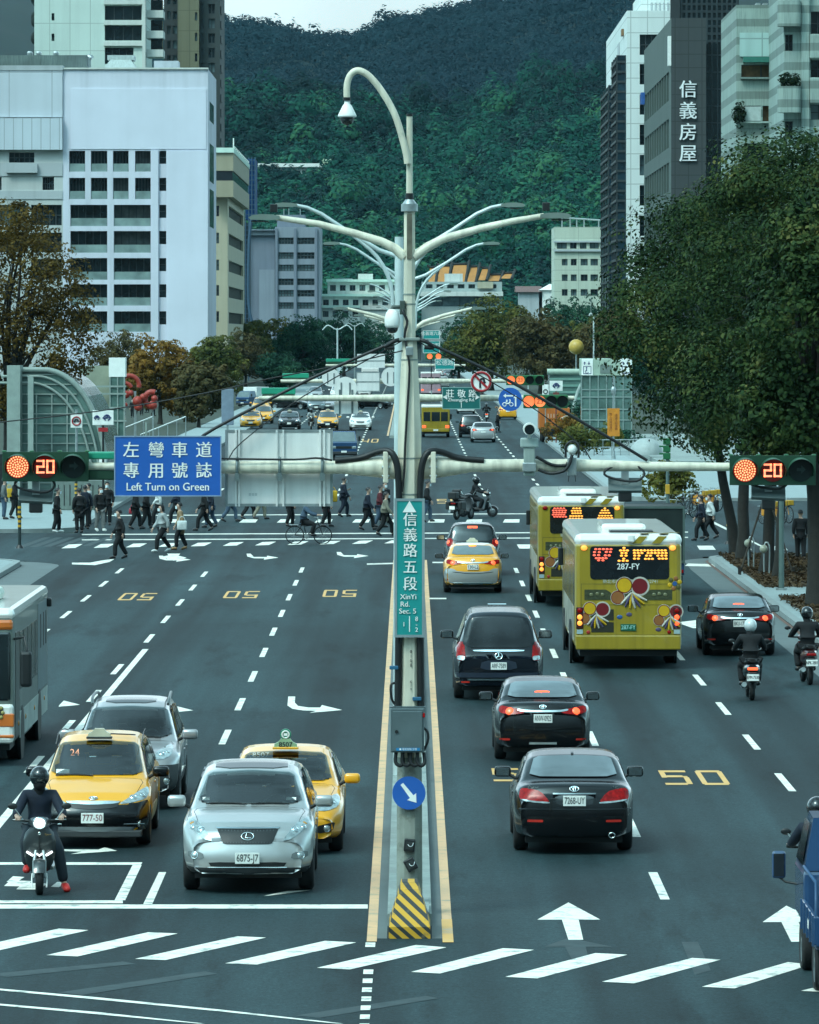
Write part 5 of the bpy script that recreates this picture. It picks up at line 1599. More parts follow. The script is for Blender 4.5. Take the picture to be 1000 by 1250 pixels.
# --------- lamp posts and gantries further along the median
POLEF=pm('far_pole_white',(0.575,0.655,0.644),.45,metal=.2)
def lamp_post(Y,x,label,brace=True):
 t=thing('street_lamp',label,'street lamp',(x,Y,.14),0,'twin-armed street lamps along the median')
 MB().cyl((0,0,0),(0,0,9.35),.11,.075,n=12).build('pole',POLEF,t)
 for s in(-1,1):
  MB().tube([(0,0,9.0),(s*.35,0,9.12),(s*.9,0,9.45),(s*1.35,0,9.75),(s*1.6,0,9.86),(s*1.8,0,9.9)],[.042,.04,.036,.034,.032,.03],9).build('lamp_arm',POLEF,t)
  if brace:
   MB().tube([(s*.09,0,7.8),(s*.14,0,8.5),(s*.38,0,9.0),(s*.8,0,9.38)],.034,8).build('brace',POLEF,t)
  lamp_head(t,(s*1.82,0,9.9),s)
 return t
lamp_post(99.5,-.28+.1,'white twin-armed street lamp just behind the near mast, highest of the lamps')
lamp_post(141.5,.05,'white twin-armed street lamp behind the highest one')
for i,Y in enumerate((256,298,340,385,430,475)):
 lamp_post(Y,.0 if Y<420 else-.6,('white twin-armed street lamp, %s of the row of six beyond the crossing'%('first','second','third','fourth','fifth','sixth')[i]),False)
REDL=pm('far_red_lamp',(1,.2,.1),.3,emit=(1,.20,.06),estr=1.8)
def gantry(Y,label,left,right):
 t=thing('signal_mast',label,'signal mast',(0,Y,.14))
 zz=6.02-.14
 MB().cyl((0,0,0),(0,0,9.2),.15,.09,n=10,smooth=False).build('pole',CREAM,t)
 for s,ln in((-1,left),(1,right)):
  if ln:MB().tube([(0,0,zz),(s*.8,0,zz),(s*ln,0,zz)],[.12,.10,.06],10).build('mast_arm',CREAM,t)
  MB().tube([(0,0,7.7),(s*.4,0,8.0),(s*1.0,0,8.2),(s*1.75,0,8.38)],[.07,.06,.05,.04],9).build('lamp_arm',CREAM,t)
  lamp_head(t,(s*1.77,0,8.38),s)
 return t
gantry(160,'second cream signal mast, on the median just before the far crossing',4.2,4.6)
gantry(218,'third cream signal mast, on the median beyond the pedestrians',4.9,4.6)
gantry(328,'fourth cream signal mast with a small teal sign on its arm',4.8,3.2)
def sig_back(label,px,py,y,w):
 t=thing('traffic_light',label,'traffic light',(X7(px,y),y+.1,Z7(py,y)),0,None)
 MB().box(-w/2,w/2,-.10,.10,.02,.20,b=.02).build('top_plate',pm('signal_bright_green',(.02,.30,.18),.4),t)
 MB().box(-w/2+.02,w/2-.02,-.09,.30,-.18,.018,b=.02).build('housing',DKG2,t)
 mb=MB()
 for i in range(3):mb.cyl((-w/2+w*(i+.5)/3,.3,-.06),(-w/2+w*(i+.5)/3,.5,-.04),w/6.6,n=12)
 mb.build('visor',DKG2,t)
 return t
sig_back('back of a green traffic light on the second mast, lowest of three',340,482,160,.95)
sig_back('back of a green traffic light on the third mast, above yellow taxis',361,462,218,1.0)
sig_back('back of a green traffic light on the fourth mast',415,442,328,1.6)
def far_signal(label,px,py,y,kinds,pitch,group=None):
 t=thing('traffic_light',label,'traffic light',(X7(px,y),y-.15,Z7(py,y)),0,group)
 n=len(kinds);W_=pitch*n/2
 MB().box(-W_,W_,0,.14,-.19,.19,b=.02).build('housing',GRNH,t)
 for i,kd in enumerate(kinds):
  x=-W_+pitch*(i+.5)
  mt={'r':REDL,'d':pm('far_digit',(1,.3,.1),.3,emit=(1,.25,.08),estr=1.4),'o':pm('lens_off',(.012,.02,.02),.2)}[kd]
  MB().cyl((x,-.012,0),(x,.0,0),.155,n=18).build('lens',mt,t)
  if kd=='d':lettering('23',.2,pm('digit_dark',(.25,.02,.01),.5),t,(x,-.016,0),name='countdown_digits',depth=.001)
  V,Fc=[],[]
  for j in range(13):
   a=radians(-10+200*j/12);ln=.2
   V+=[(x+.165*cos(a),0,.165*sin(a)),(x+.17*cos(a),-ln,.17*sin(a))]
  for j in range(12):Fc.append((2*j,2*j+2,2*j+3,2*j+1))
  MB().add(V,Fc,True).build('visor',GRNH,t)
 return t
far_signal('traffic light with two lit lamps on the second mast, above the orange truck',666,490,160,'rdoo',.31)
far_signal('traffic light with two lit lamps on the third mast, highest above the orange truck',641,464,218,'rdoo',.36)
far_signal('small lit red traffic light on the fourth mast, above the far cars',530,435,328,'rr',.5)
t,w,h=board('street_name_sign','teal street sign reading ZhuangJing Rd on the right arm of the second mast','sign',540,472.5,586.5,499.5,159.7,pm('sign_dark_teal',(.012,.13,.12),.4),(pm('sign_teal_edge',(.25,.40,.38),.5),.02))
for ch,px in zip('莊敬路',(549.5,563.5,577)):lettering(ch,.24,SIGNW,t,(X7(px-63.25,159.7),-.03,.11),name='sign_character',depth=.003,bold=.004)
lettering('ZhuangJing Rd.',.12,SIGNW,t,(0,-.03,-.05),name='sign_lettering',depth=.003,sx=1.05,bold=.002)
lettering('◀',.16,SIGNW,t,(-.45,-.03,.02),name='sign_arrow',depth=.003);lettering('▶',.16,SIGNW,t,(.45,-.03,.02),name='sign_arrow',depth=.003)
MB().box(-.008,.008,-.026,-.0201,-.27,-.12).build('divider',SIGNW,t)
SIGNR=pm('sign_red',(.38,.02,.025),.4)
t,r=disc('no_turn_sign','round white sign with a red ring and slash above the teal street sign',587.5,466,159.6,13.2,SIGNW)
MB().tube([(r*.86*cos(a),-.02,r*.86*sin(a))for a in np.linspace(0,2*pi,33)[:-1]],r*.12,6,closed=True).build('red_ring',SIGNR,t)
MB().tube([(-.03,-.018,-.17),(-.03,-.018,.03),(0,-.018,.08),(.05,-.018,.09),(.08,-.018,.05),(.08,-.018,.0)],.028,6).prism([(.02,.0),(.14,.0),(.08,-.09)],.016,.024,M=RX(pi/2)).build('turn_arrow',INK,t)
MB().box(-r*.8,r*.8,-.034,-.026,-.03,.03,M=RY(.78)).build('slash',SIGNR,t)
t,r=disc('lane_rule_sign','round blue sign with white arrows over a scooter, beside the red slashed sign',623,487.5,159.6,14.3,SIGNB)
mb=MB().prism([(-.20,.10),(-.12,.16),(-.12,.12),(.08,.12),(.08,.08),(-.12,.08),(-.12,.04)],0,.004,M=TR(0,-.0125,0)@RX(pi/2))
mb.prism([(.13,-.20),(.17,-.20),(.17,.04),(.21,.04),(.15,.13),(.09,.04),(.13,.04)],0,.004,M=TR(0,-.0125,0)@RX(pi/2))
for cx in(-.16,.03):mb.tube([(cx+.05*cos(a),-.014,-.14+.05*sin(a))for a in np.linspace(0,2*pi,13)[:-1]],.012,5,closed=True)
mb.tube([(-.14,-.016,-.10),(-.05,-.016,-.12),(.0,-.016,-.05),(-.02,-.016,.0)],.02,5).tube([(-.10,-.016,-.08),(-.09,-.016,-.01)],.025,5)
mb.build('pictogram',SIGNW,t)
BARM=pm('sign_bar_dark',(.12,.15,.16),.5)
def back_disc(label,px,py,y,r):
 t,rr=disc('round_sign',label,px,py,y,r,SIGNBK)
 MB().box(-.14,-.10,-.03,-.013,-rr*.7,rr*.5).box(.10,.14,-.03,-.013,-rr*.7,rr*.5).build('bracket',BARM,t)
back_disc('pale round back of a sign on the second mast, above a white plate',422,474,160.2,14)
back_disc('pale round sign back with two dark bars nearest the mast pole on the third mast',477,460,217.8,11.5)
back_disc('pale round sign back half hidden behind the big one on the third mast',404,461,217.8,11)
t,w,h=board('square_sign','white square sign back hanging below the left arm of the second mast','sign',408,490,437,505,160.2,SIGNBK,None)
MB().box(-.2,-.15,-.04,-.021,-h,.5).box(.15,.2,-.04,-.021,-h,.5).build('bracket',BARM,t)
t,w,h=board('rectangular_sign','white rectangular sign back on the left arm of the third mast, between two discs','sign',435,454,464,478,217.8,SIGNBK,(STEEL,.03))
MB().box(-w,w,-.03,-.021,-.02,.02).build('rib',STEEL,t)
t,w,h=board('long_sign','long pale sign back on the left arm of the fourth mast','sign',436,432,470,449,327.5,SIGNBK,None)
MB().box(-w,w,-.03,-.021,-.03,.03).build('rib',STEEL,t)
t,w,h=board('street_name_sign','small teal sign on the right arm of the fourth mast','sign',531,438,555,451,327.5,TEAL,(SIGNW,.03))
lettering('松德路',.34,SIGNW,t,(0,-.03,.06),name='sign_character',depth=.004)
for k,(y0,y1,tx)in enumerate(((403.5,414,'信義路六段'),(416,431,'福德街'))):
 t,w,h=board('direction_sign','distant teal direction board over the road, %s of a pair'%('upper','lower')[k],'sign',516.5,y0,537,y1,520,TEAL,(SIGNW,.04),r=.05)
 lettering(tx,.38 if k==0 else .5,SIGNW,t,(0,-.03,.1),name='sign_character',depth=.004)
 MB().box(-.04,.04,.0,.1,-5,0).build('post',STEEL,t)
# --------- small furniture round the crossing
def striped_post(label,px,py,top_py,arm=None):
 x,y=G(px,py)
 hgt=Z7(top_py,y)-.14
 t=thing('striped_post',label,'post',(x,y,.14))
 MB().cyl((0,0,0),(0,0,hgt),.06,n=12).build('pole',pm('dark_green_pole',(.02,.035,.035),.5),t)
 mb=MB()
 n=5
 for i in range(n):mb.cyl((0,0,hgt*(.45+.10*i)),(0,0,hgt*(.45+.10*i)+hgt*.05),.066,n=12)
 mb.build('stripe',pm('post_yellow',(.60,.33,.03),.5),t)
 MB().cyl((0,0,0),(0,0,.12),.16,.09,n=12).build('foot',BLACK,t)
 return t
striped_post('post with yellow and black stripes on the near left corner, under the traffic light',24,674,612)
striped_post('striped post on the plaza behind the pedestrians',93,640,585)
striped_post('dark post with a yellow band at the corner of the right pavement',889,669,615)
x,y=G(954,726)
t=thing('sign_post','grey-green round post standing on the right pavement before the trunks','post',(x,y,.14))
MB().cyl((0,0,0),(0,0,Z7(615,y)),.085,.07,n=14).build('pole',pm('grey_green_pole',(.10,.15,.14),.5),t)
MB().cyl((0,0,0),(0,0,.06),.17,n=14).build('foot',STEEL,t)
x,y=G(815,640)
t=thing('pedestrian_signal','green signal seen edge-on on a post beside the yellow-green bush','traffic light',(x,y,.14))
MB().cyl((0,0,0),(0,0,Z7(540,y)),.07,n=10).build('pole',pm('grey_green_pole',(.10,.15,.14),.5),t)
mb=MB()
for i in range(3):
 mb.box(-.18,.12,-.1,.15,Z7(565-9*i,y),Z7(557-9*i,y),b=.02)
 mb.box(-.34,-.18,-.09,.14,Z7(559-9*i,y),Z7(557-9*i,y))
mb.build('housing',GRNH,t)
MB().box(-.09,.09,-.09,.09,1.1,1.5,b=.02).build('button_box',pm('post_yellow',(.60,.33,.03),.5),t)
for px,py,l in((917,700,'round pale lamp on a short stand among the trunks'),(936,708,'round pale lamp on a short stand at the mulch edge')):
 x,y=G(px,py)
 t=thing('spotlight',l,'spotlight',(x,y,.14))
 MB().tube([(-.08,0,0),(-.08,0,.95),(.08,0,.95),(.08,0,0)],.025,6).build('stand',STEEL,t)
 MB().ball((-.10,-.06,.85),(.13,.12,.13),12,8).build('lamp',pm('lamp_pale',(.35,.36,.28),.3),t)
x,y=G(93,640)
t=thing('no_turn_sign','square white sign with a red ring on a grey post before the glass pavilion','sign',(X7(93.5,236),236,.14))
MB().cyl((0,.02,0),(0,.02,Z7(504,236)),.05,n=10).build('pole',STEEL,t)
z=Z7(514,236)-.14
MB().box(-.24,.24,-.05,-.035,z-.27,z+.27).build('panel',SIGNW,t)
MB().tube([(.17*cos(a),-.06,z+.17*sin(a))for a in np.linspace(0,2*pi,21)[:-1]],.03,6,closed=True).build('red_ring',SIGNR,t)
MB().tube([(-.07,-.06,z-.06),(-.05,-.06,z+.06),(.05,-.06,z+.06),(.07,-.06,z+.02)],.03,6).box(-.15,.15,-.085,-.075,z-.02,z+.02,M=Matrix.Identity(4)).build('arrow',INK,t)
NAVYM=pm('emblem_navy',(.02,.035,.14),.5)
def knot(parent,x,z,s,y=-.06):
 mb=MB()
 for sg in(-1,1):
  mb.tube([(x+sg*s*.15,y,z-s*.35),(x+sg*s*.42,y,z-s*.1),(x+sg*s*.36,y,z+s*.22),(x,y,z+s*.42),(x-sg*s*.12,y,z+s*.10),(x+sg*s*.05,y,z-s*.05)],s*.085,6)
 mb.tube([(x-s*.62,y,z),(x-s*.3,y,z-s*.04),(x+s*.3,y,z+s*.04),(x+s*.62,y,z)],s*.07,6)
 return mb.build('emblem',NAVYM,parent)
t=thing('metro_sign','white sign with dark blue knot emblems on a post before the left pavilion','sign',(X7(126,240),240,.14))
z=Z7(510,240)-.14
MB().box(-.44,.44,-.05,.0,z-.31,z+.31,b=.02).build('panel',SIGNW,t)
knot(t,-.26,z,.22);knot(t,.16,z,.30)
MB().cyl((0,.03,0),(0,.03,z),.05,n=10).build('pole',BLACK,t)
MB().box(-.20,.20,-.05,.0,Z7(527,240)-.14,Z7(522,240)-.14).build('red_plate',SIGNR,t)
GLS=pm('pavilion_glass',(.10,.17,.15),.15,var=.5,scale=.6,spec=.7)
PAVW=pm('pavilion_frame',(.27,.32,.29),.5)
Yp=262
t=thing('metro_pavilion','curved glass and concrete metro entrance behind the bare brown tree','building',(X7(70,Yp),Yp,.14))
x0,x1=X7(10,Yp)-X7(70,Yp),X7(131,Yp)-X7(70,Yp)
zt,zb_=Z7(455,Yp),0
arcp=[(x0+(x1-x0)*.2*0+0,0)]
pts=[(x0,0),(x0,zt)]+[(x0+(x1-x0)*(.35+.65*sin(a)),zt*(cos(a)**.8 if cos(a)>0 else 0))for a in np.linspace(0,pi/2,14)]
MB().prism(pts,-14,0,M=RX(pi/2)).build('glass_shell',GLS,t)
mb=MB()
for k,(dx,r_)in enumerate(((0,.12),(.5,.06),(1.0,.06))):
 mb.tube([(p[0]-dx*.6,-.1,max(0,p[1]-dx*.6))for p in pts[1:]],r_,8)
for z in np.arange(.4,zt-.2,.45):mb.box(x0+.1,x1-.35-(z/zt)**2*(x1-x0)*.35,-.08,-.02,z,z+.05)
for x in np.arange(x0+.6,x1-1.2,.7):mb.box(x-.03,x+.03,-.07,-.015,0,zt*.82)
mb.build('rib',PAVW,t)
mb=MB().box(x0+.05,x0+.65,-1.5,.5,0,zt+.2).box(x0+1.0,x0+1.25,-1.5,-1.2,0,zt-.3)
mb.build('column',PAVW,t)
MB().box(x0-1.6,x0+.0,-1,0,0,2.2).build('dark_entrance',BLACK,t)
MB().box(x1-.35,x1+.0,-.6,-.3,0,2.3,b=.1).build('white_fin',WHITE,t)
Yl=300
t=thing('lift_tower','small white-topped glass lift tower right of the curved pavilion','building',(X7(143,Yl),Yl,.14))
w=X7(153,Yl)-X7(143,Yl)
MB().box(-w,w,0,1.4,Z7(461,Yl)-.1,Z7(440,Yl)).build('top_box',WHITE,t)
MB().box(-w+.05,w-.05,.05,1.3,0,Z7(461,Yl)-.1).build('glass_wall',GLS,t)
mb=MB()
for py in(476,485,502,518):mb.box(-w-(1.2 if py in(476,485)else 0),w+.05,-.03,.04,Z7(py,Yl),Z7(py,Yl)+.09)
for x in(-w+.03,0,w-.09):mb.box(x,x+.06,-.02,.045,0,Z7(461,Yl)-.1)
mb.build('frame',PAVW,t)
MB().box(-w-1.6,-w,.5,1.5,0,Z7(450,Yl)).build('beige_wall',pm('beige_wall',(.26,.28,.21),.8),t)
REDS=pm('lantern_red',(.36,.04,.025),.5,var=.2,scale=3)
Yr=400
t=thing('festive_sculpture','red arch sculpture with lanterns at the edge of the plaza','sculpture',(X7(165,Yr),Yr,.14))
for cx,cy,r_,a0,a1,th in((158,473,12,-.2,3.6,.16),(152,480,10,.5,3.4,.14),(186,490,9,1.2,4.6,.2)):
 MB().tube([(X7(cx+r_*cos(a),Yr)-X7(165,Yr),0,Z7(cy-r_*sin(a),Yr))for a in np.linspace(a0,a1,14)],th,8).build('arch',REDS,t)
for px,py,r_ in((119,489,.3),(124,490,.26),(128,489,.25),(154,484,.28),(168,492,.35),(169,499,.3),(187,497,.32),(189,489,.24),(153,497,.2),(160,482,.2),(175,487,.24)):
 MB().ball((X7(px,Yr)-X7(165,Yr),-.3,Z7(py,Yr)),r_,10,8).build('lantern',REDS,t)
MB().box(-.08,.08,0,.1,0,Z7(480,Yr)).box(1.2,1.3,0,.1,0,Z7(492,Yr)).box(-.8,-.72,0,.1,0,Z7(484,Yr)).build('post',STEEL,t)
t=thing('stair_railing','grey stair railing below the red sculpture','railing',(X7(168,380),380,.14))
mb=MB()
for dx in(0,2.2):
 mb.tube([(-2+dx,0,1.0),(1.0+dx,0,2.2)],.05,6)
 for i in range(6):mb.cyl((-2+dx+i*.6,0,0),(-2+dx+i*.6,0,1.0+i*.24),.03,n=6)
mb.build('rail',STEEL,t)
for dx in(-1.5,.5):MB().box(dx,dx+.12,-.1,.1,0,1.8).build('panel',PAVW,t)
t=thing('information_post','grey information post on the left pavement by the scooters','post',(X7(278,420),420,.14))
MB().box(-.45,.45,-.1,.1,1.0,Z7(477,420),b=.04).build('panel',pm('info_grey',(.20,.25,.32),.5),t)
MB().box(-.08,.08,-.05,.05,0,1.0).build('post',STEEL,t)
Yv=400
t=thing('lift_pavilion','square glass lift pavilion with wheelchair signs on its pale top band','building',(X7(741,Yv),Yv,.14))
x0,x1=X7(709,Yv)-X7(741,Yv),X7(772,Yv)-X7(741,Yv)
zt,z1=Z7(440,Yv),Z7(461,Yv)
MB().box(x0,x1,-.1,3.4,z1,zt,b=.03).build('top_band',pm('pale_green_band',(.38,.47,.38),.6),t)
MB().box(x0+.08,x1-.08,0,3.2,0,z1-.01).build('glass_wall',GLS,t)
mb=MB()
for py in(478,487,502,515,530):mb.box(x0,x1,-.06,.0-.005,Z7(py,Yv)-.05,Z7(py,Yv)+.04)
for x in np.linspace(x0+.02,x1-.1,7):mb.box(x,x+.08,-.07,-.004,0,z1)
mb.build('frame',pm('frame_grey_green',(.22,.29,.27),.5),t)
MB().box(x0+1.35,x0+2.15,-.14,-.101,Z7(458,Yv),Z7(448,Yv)).build('vent',pm('vent_grey',(.16,.20,.18),.6),t)
for xa in(x0+.05,x1-.85):
 sg=MB().box(xa,xa+.8,-.15,-.102,z1+.02,zt-.02,b=.01).build('wheelchair_sign',SIGNW,t)
 mb=MB()
 for a,b_,c_,d in((.12,.68,.12,.16),(.12,.68,.62,.66),(.12,.16,.12,.66),(.64,.68,.12,.66)):mb.box(xa+a,xa+b_,-.158,-.151,z1+c_,z1+d)
 mb.ball((xa+.36,-.155,z1+.56),(.05,.01,.05),8,6);mb.box(xa+.33,xa+.39,-.158,-.151,z1+.32,z1+.52)
 mb.tube([(xa+.38+.11*cos(q),-.156,z1+.28+.11*sin(q))for q in np.linspace(1.6,6.0,10)],.02,5)
 for dx,up in((.22,1),(.52,-1)):
  mb.prism([(xa+dx-.03,.76 if up>0 else .92),(xa+dx+.03,.76 if up>0 else .92),(xa+dx+.03,.86),(xa+dx+.09,.86),(xa+dx,.98 if up>0 else .74),(xa+dx-.09,.86),(xa+dx-.03,.86)],.151,.158,M=TR(0,0,z1)@RX(pi/2))if up>0 else mb.prism([(xa+dx-.03,.98),(xa+dx+.03,.98),(xa+dx+.03,.86),(xa+dx+.09,.86),(xa+dx,.74),(xa+dx-.09,.86),(xa+dx-.03,.86)],.151,.158,M=TR(0,0,z1)@RX(pi/2))
 mb.build('pictogram',NAVYM,sg)
Ye=430
t=thing('metro_entrance','sloping glass metro entrance with a curved pale green roof, left of the lift pavilion','building',(X7(690,Ye),Ye,.14))
x0,x1=X7(668,Ye)-X7(690,Ye),X7(714,Ye)-X7(690,Ye)
MB().tube([(x0,0,Z7(456,Ye)),(x1,0,Z7(456,Ye))],.22,10).build('roof_tube',pm('pale_green_band',(.38,.47,.38),.6),t)
MB().prism([(x0+.2,0),(x1,0),(x1,Z7(458,Ye)),(x0+.2,Z7(458,Ye))],-6,0,M=RX(pi/2)).build('glass_wall',GLS,t)
mb=MB()
for py in(465,473,481,489,500,512):mb.box(x0+.2,x1,-.08,-.01,Z7(py,Ye)-.09,Z7(py,Ye)+.09)
mb.build('louvre',pm('louvre_green',(.16,.30,.25),.5),t)
mb=MB().tube([(x1+.1,-.3,Z7(462,Ye)),(x1-.6,-2,Z7(480,Ye)),(x1-1.2,-4,Z7(515,Ye)),(x1-1.5,-5,0)],.12,8)
mb.tube([(x1+.6,-.3,Z7(468,Ye)),(x1+.2,-2,Z7(486,Ye)),(x1-.4,-4,Z7(518,Ye)),(x1-.6,-5,0)],.08,8)
mb.build('sloping_beam',PAVW,t)
t=thing('metro_sign','white sign with one dark blue knot emblem before the right entrance','sign',(X7(679,405),405,.14))
z=Z7(471,405)-.14
MB().box(-.46,.46,-.05,.0,z-.36,z+.36,b=.02).build('panel',SIGNW,t)
knot(t,0,z,.44)
MB().cyl((0,.03,0),(0,.03,z),.05,n=10).box(-.22,.22,-.04,.02,z-.62,z-.46).build('pole',pm('rust_red',(.2,.05,.04),.6),t)
t=thing('no_turn_sign','small square sign with a dark ring left of the right metro sign','sign',(X7(666,400),400,.14))
z=Z7(478,400)-.14
MB().box(-.22,.22,-.03,.0,z-.24,z+.5,b=.02).build('panel',SIGNW,t)
MB().tube([(.14*cos(a),-.04,z+.14*sin(a))for a in np.linspace(0,2*pi,17)[:-1]],.035,6,closed=True).build('ring',INK,t)
MB().cyl((0,.03,0),(0,.03,z),.04,n=8).build('pole',STEEL,t)
x,y=G(749,548,.14)
Yb=352
t=thing('banner_sign','orange vertical notice board on a grey post by the hedge','sign',(X7(749,Yb),Yb,.14))
MB().cyl((0,.05,0),(0,.05,Z7(462,Yb)),.06,n=10).build('pole',STEEL,t)
MB().box(-.38,.38,-.04,.0,Z7(532.5,Yb)-.14,Z7(498.5,Yb)-.14,b=.01).build('panel',pm('orange_board',(.62,.22,.02),.5),t)
for dx,tx in((-.17,'施工改道請慢行'),(.17,'捷運工程圍籬')):
 lettering('\n'.join(tx),.17,pm('board_ink',(.20,.05,.01),.6),t,(dx,-.042,Z7(515.5,Yb)-.14),name='board_lettering',depth=.002,line=.98)
MB().ball((0,.05,Z7(480,Yb)),(.16,.12,.3),10,8).build('lamp_hood',STEEL,t)
MB().cyl((0,.05,0),(0,.05,.5),.16,.1,n=10).build('foot',STEEL,t)
t=thing('white_dome','white curved canopy shell beyond the hedge, under the avenue crowns','canopy',(X7(792,340),340,.14))
V,Fc=[],[]
for i in range(9):
 for j in range(13):
  a,b_=pi*j/12,pi/2*i/8
  V.append((1.0*cos(a)*cos(b_)-.1,1.2*-sin(b_)*1.0+1.2,.5+1.0*sin(a)*cos(b_)))
for i in range(8):
 for j in range(12):Fc.append((i*13+j,i*13+j+1,(i+1)*13+j+1,(i+1)*13+j))
MB().add(V,Fc,True).build('shell',pm('shell_grey_white',(.36,.40,.39),.6,streak=.2),t)
MB().tube([(.9,-.2,0),(1.15,-.2,1.4),(1.6,-.2,2.7),(2.2,-.2,3.4)],.16,8).build('rib',PAVW,t)
t=thing('railing','thin grey railing along the verge by the white shell','railing',(X7(745,345),345,.5))
mb=MB()
for z in(.5,.95):mb.tube([(-1.5,0,z),(2.2,0,z)],.03,6)
for i in range(8):mb.cyl((-1.5+i*.53,0,0),(-1.5+i*.53,0,.95),.025,n=6)
mb.build('rail',STEEL,t)
t=thing('lamp_post','thin white lamp post with a curled top near the lift pavilion','street lamp',(X7(725,700),700,.14))
MB().cyl((0,0,0),(0,0,Z7(390,700)),.12,n=8).tube([(0,0,Z7(390,700)),(-.1,0,Z7(386,700)),(-.4,0,Z7(384,700)),(-.55,0,Z7(387,700))],.10,6).build('pole',POLEF,t)
MB().cyl((-.35,0,Z7(384,700)),(-.35,0,Z7(362,700)),.04,n=6).build('aerial',STEEL,t)
t=thing('yellow_globe','big yellow globe on a pole in front of the brown trees','globe',(X7(703.5,640),640,.14))
MB().ball((0,0,Z7(425,640)),.85,18,12).build('globe',pm('globe_yellow',(.55,.35,.07),.4),t)
MB().cyl((0,0,0),(0,0,Z7(430,640)),.1,n=8).build('pole',STEEL,t)
for px,y_ in((412,620),(433,900),(645,800)):
 zt_=Z7(402 if px<430 else(398 if px<500 else 395),y_)
 t=thing('lamp_post',{412:'thin double-headed lamp post before the dark left grove',433:'second thin lamp post deeper in the left grove',645:'thin lamp post among the right-hand trees'}[px],'street lamp',(X7(px,y_),y_,.14))
 MB().cyl((0,0,0),(0,0,zt_),.10,n=8).tube([(-1.6,0,zt_-.2),(-1.0,0,zt_+.3),(0,0,zt_-.2),(1.0,0,zt_+.3),(1.6,0,zt_-.2)],.07,6).build('pole',POLEF,t)
t=thing('signal_cabinet','grey utility cabinet on the plaza behind the waiting people','cabinet',(X7(100,250),250,.14))
MB().box(-1.1,1.1,-.3,.3,0,1.3,b=.03).build('case',pm('cab_green',(.16,.20,.18),.6,streak=.3),t)
mb=MB()
for x in np.linspace(-1,1,9):mb.box(x-.02,x+.02,-.312,-.301,.2,1.1)
mb.build('door_seam',BLACK,t)
# --------- cars: lofted shells with projected glass, lamps and trim
def _ring(W,zb,zbelt,zt,wf):
 """half ring, 11 points from bottom centre to top centre; W half width, wf plan factor at this station"""
 w=W*wf
 zbelt=min(zbelt,zt-0.035)
 g=max(0.0,min(1.0,(zt-zbelt-0.10)/0.30))
 g=g*g*(3-2*g)
 h=zt-zbelt
 zm=max(zb+0.10,zb+(zbelt-zb)*0.55)
 lo=[(0,zb),(w*0.82,zb),(w*0.965,zb+0.05),(w,min(zm,zbelt-0.05)),(w*0.985,zbelt-0.035),(w*0.945,zbelt)]
 def wg(z):
  return w*0.915-0.30*(z-zbelt)*W/0.9
 hood=[(w*0.90,zbelt+h*0.45),(w*0.80,zbelt+h*0.72),(w*0.62,zbelt+h*0.88),(w*0.33,zbelt+h*0.97),(0,zt)]
 cab=[(wg(zbelt+0.03),zbelt+0.03),(wg(zt-0.10),zt-0.10),(wg(zt-0.03)*0.90,zt-0.028),(wg(zt)*0.50,zt-0.006),(0,zt)]
 up=[(a[0]*(1-g)+b[0]*g,a[1]*(1-g)+b[1]*g)for a,b in zip(hood,cab)]
 return lo+up
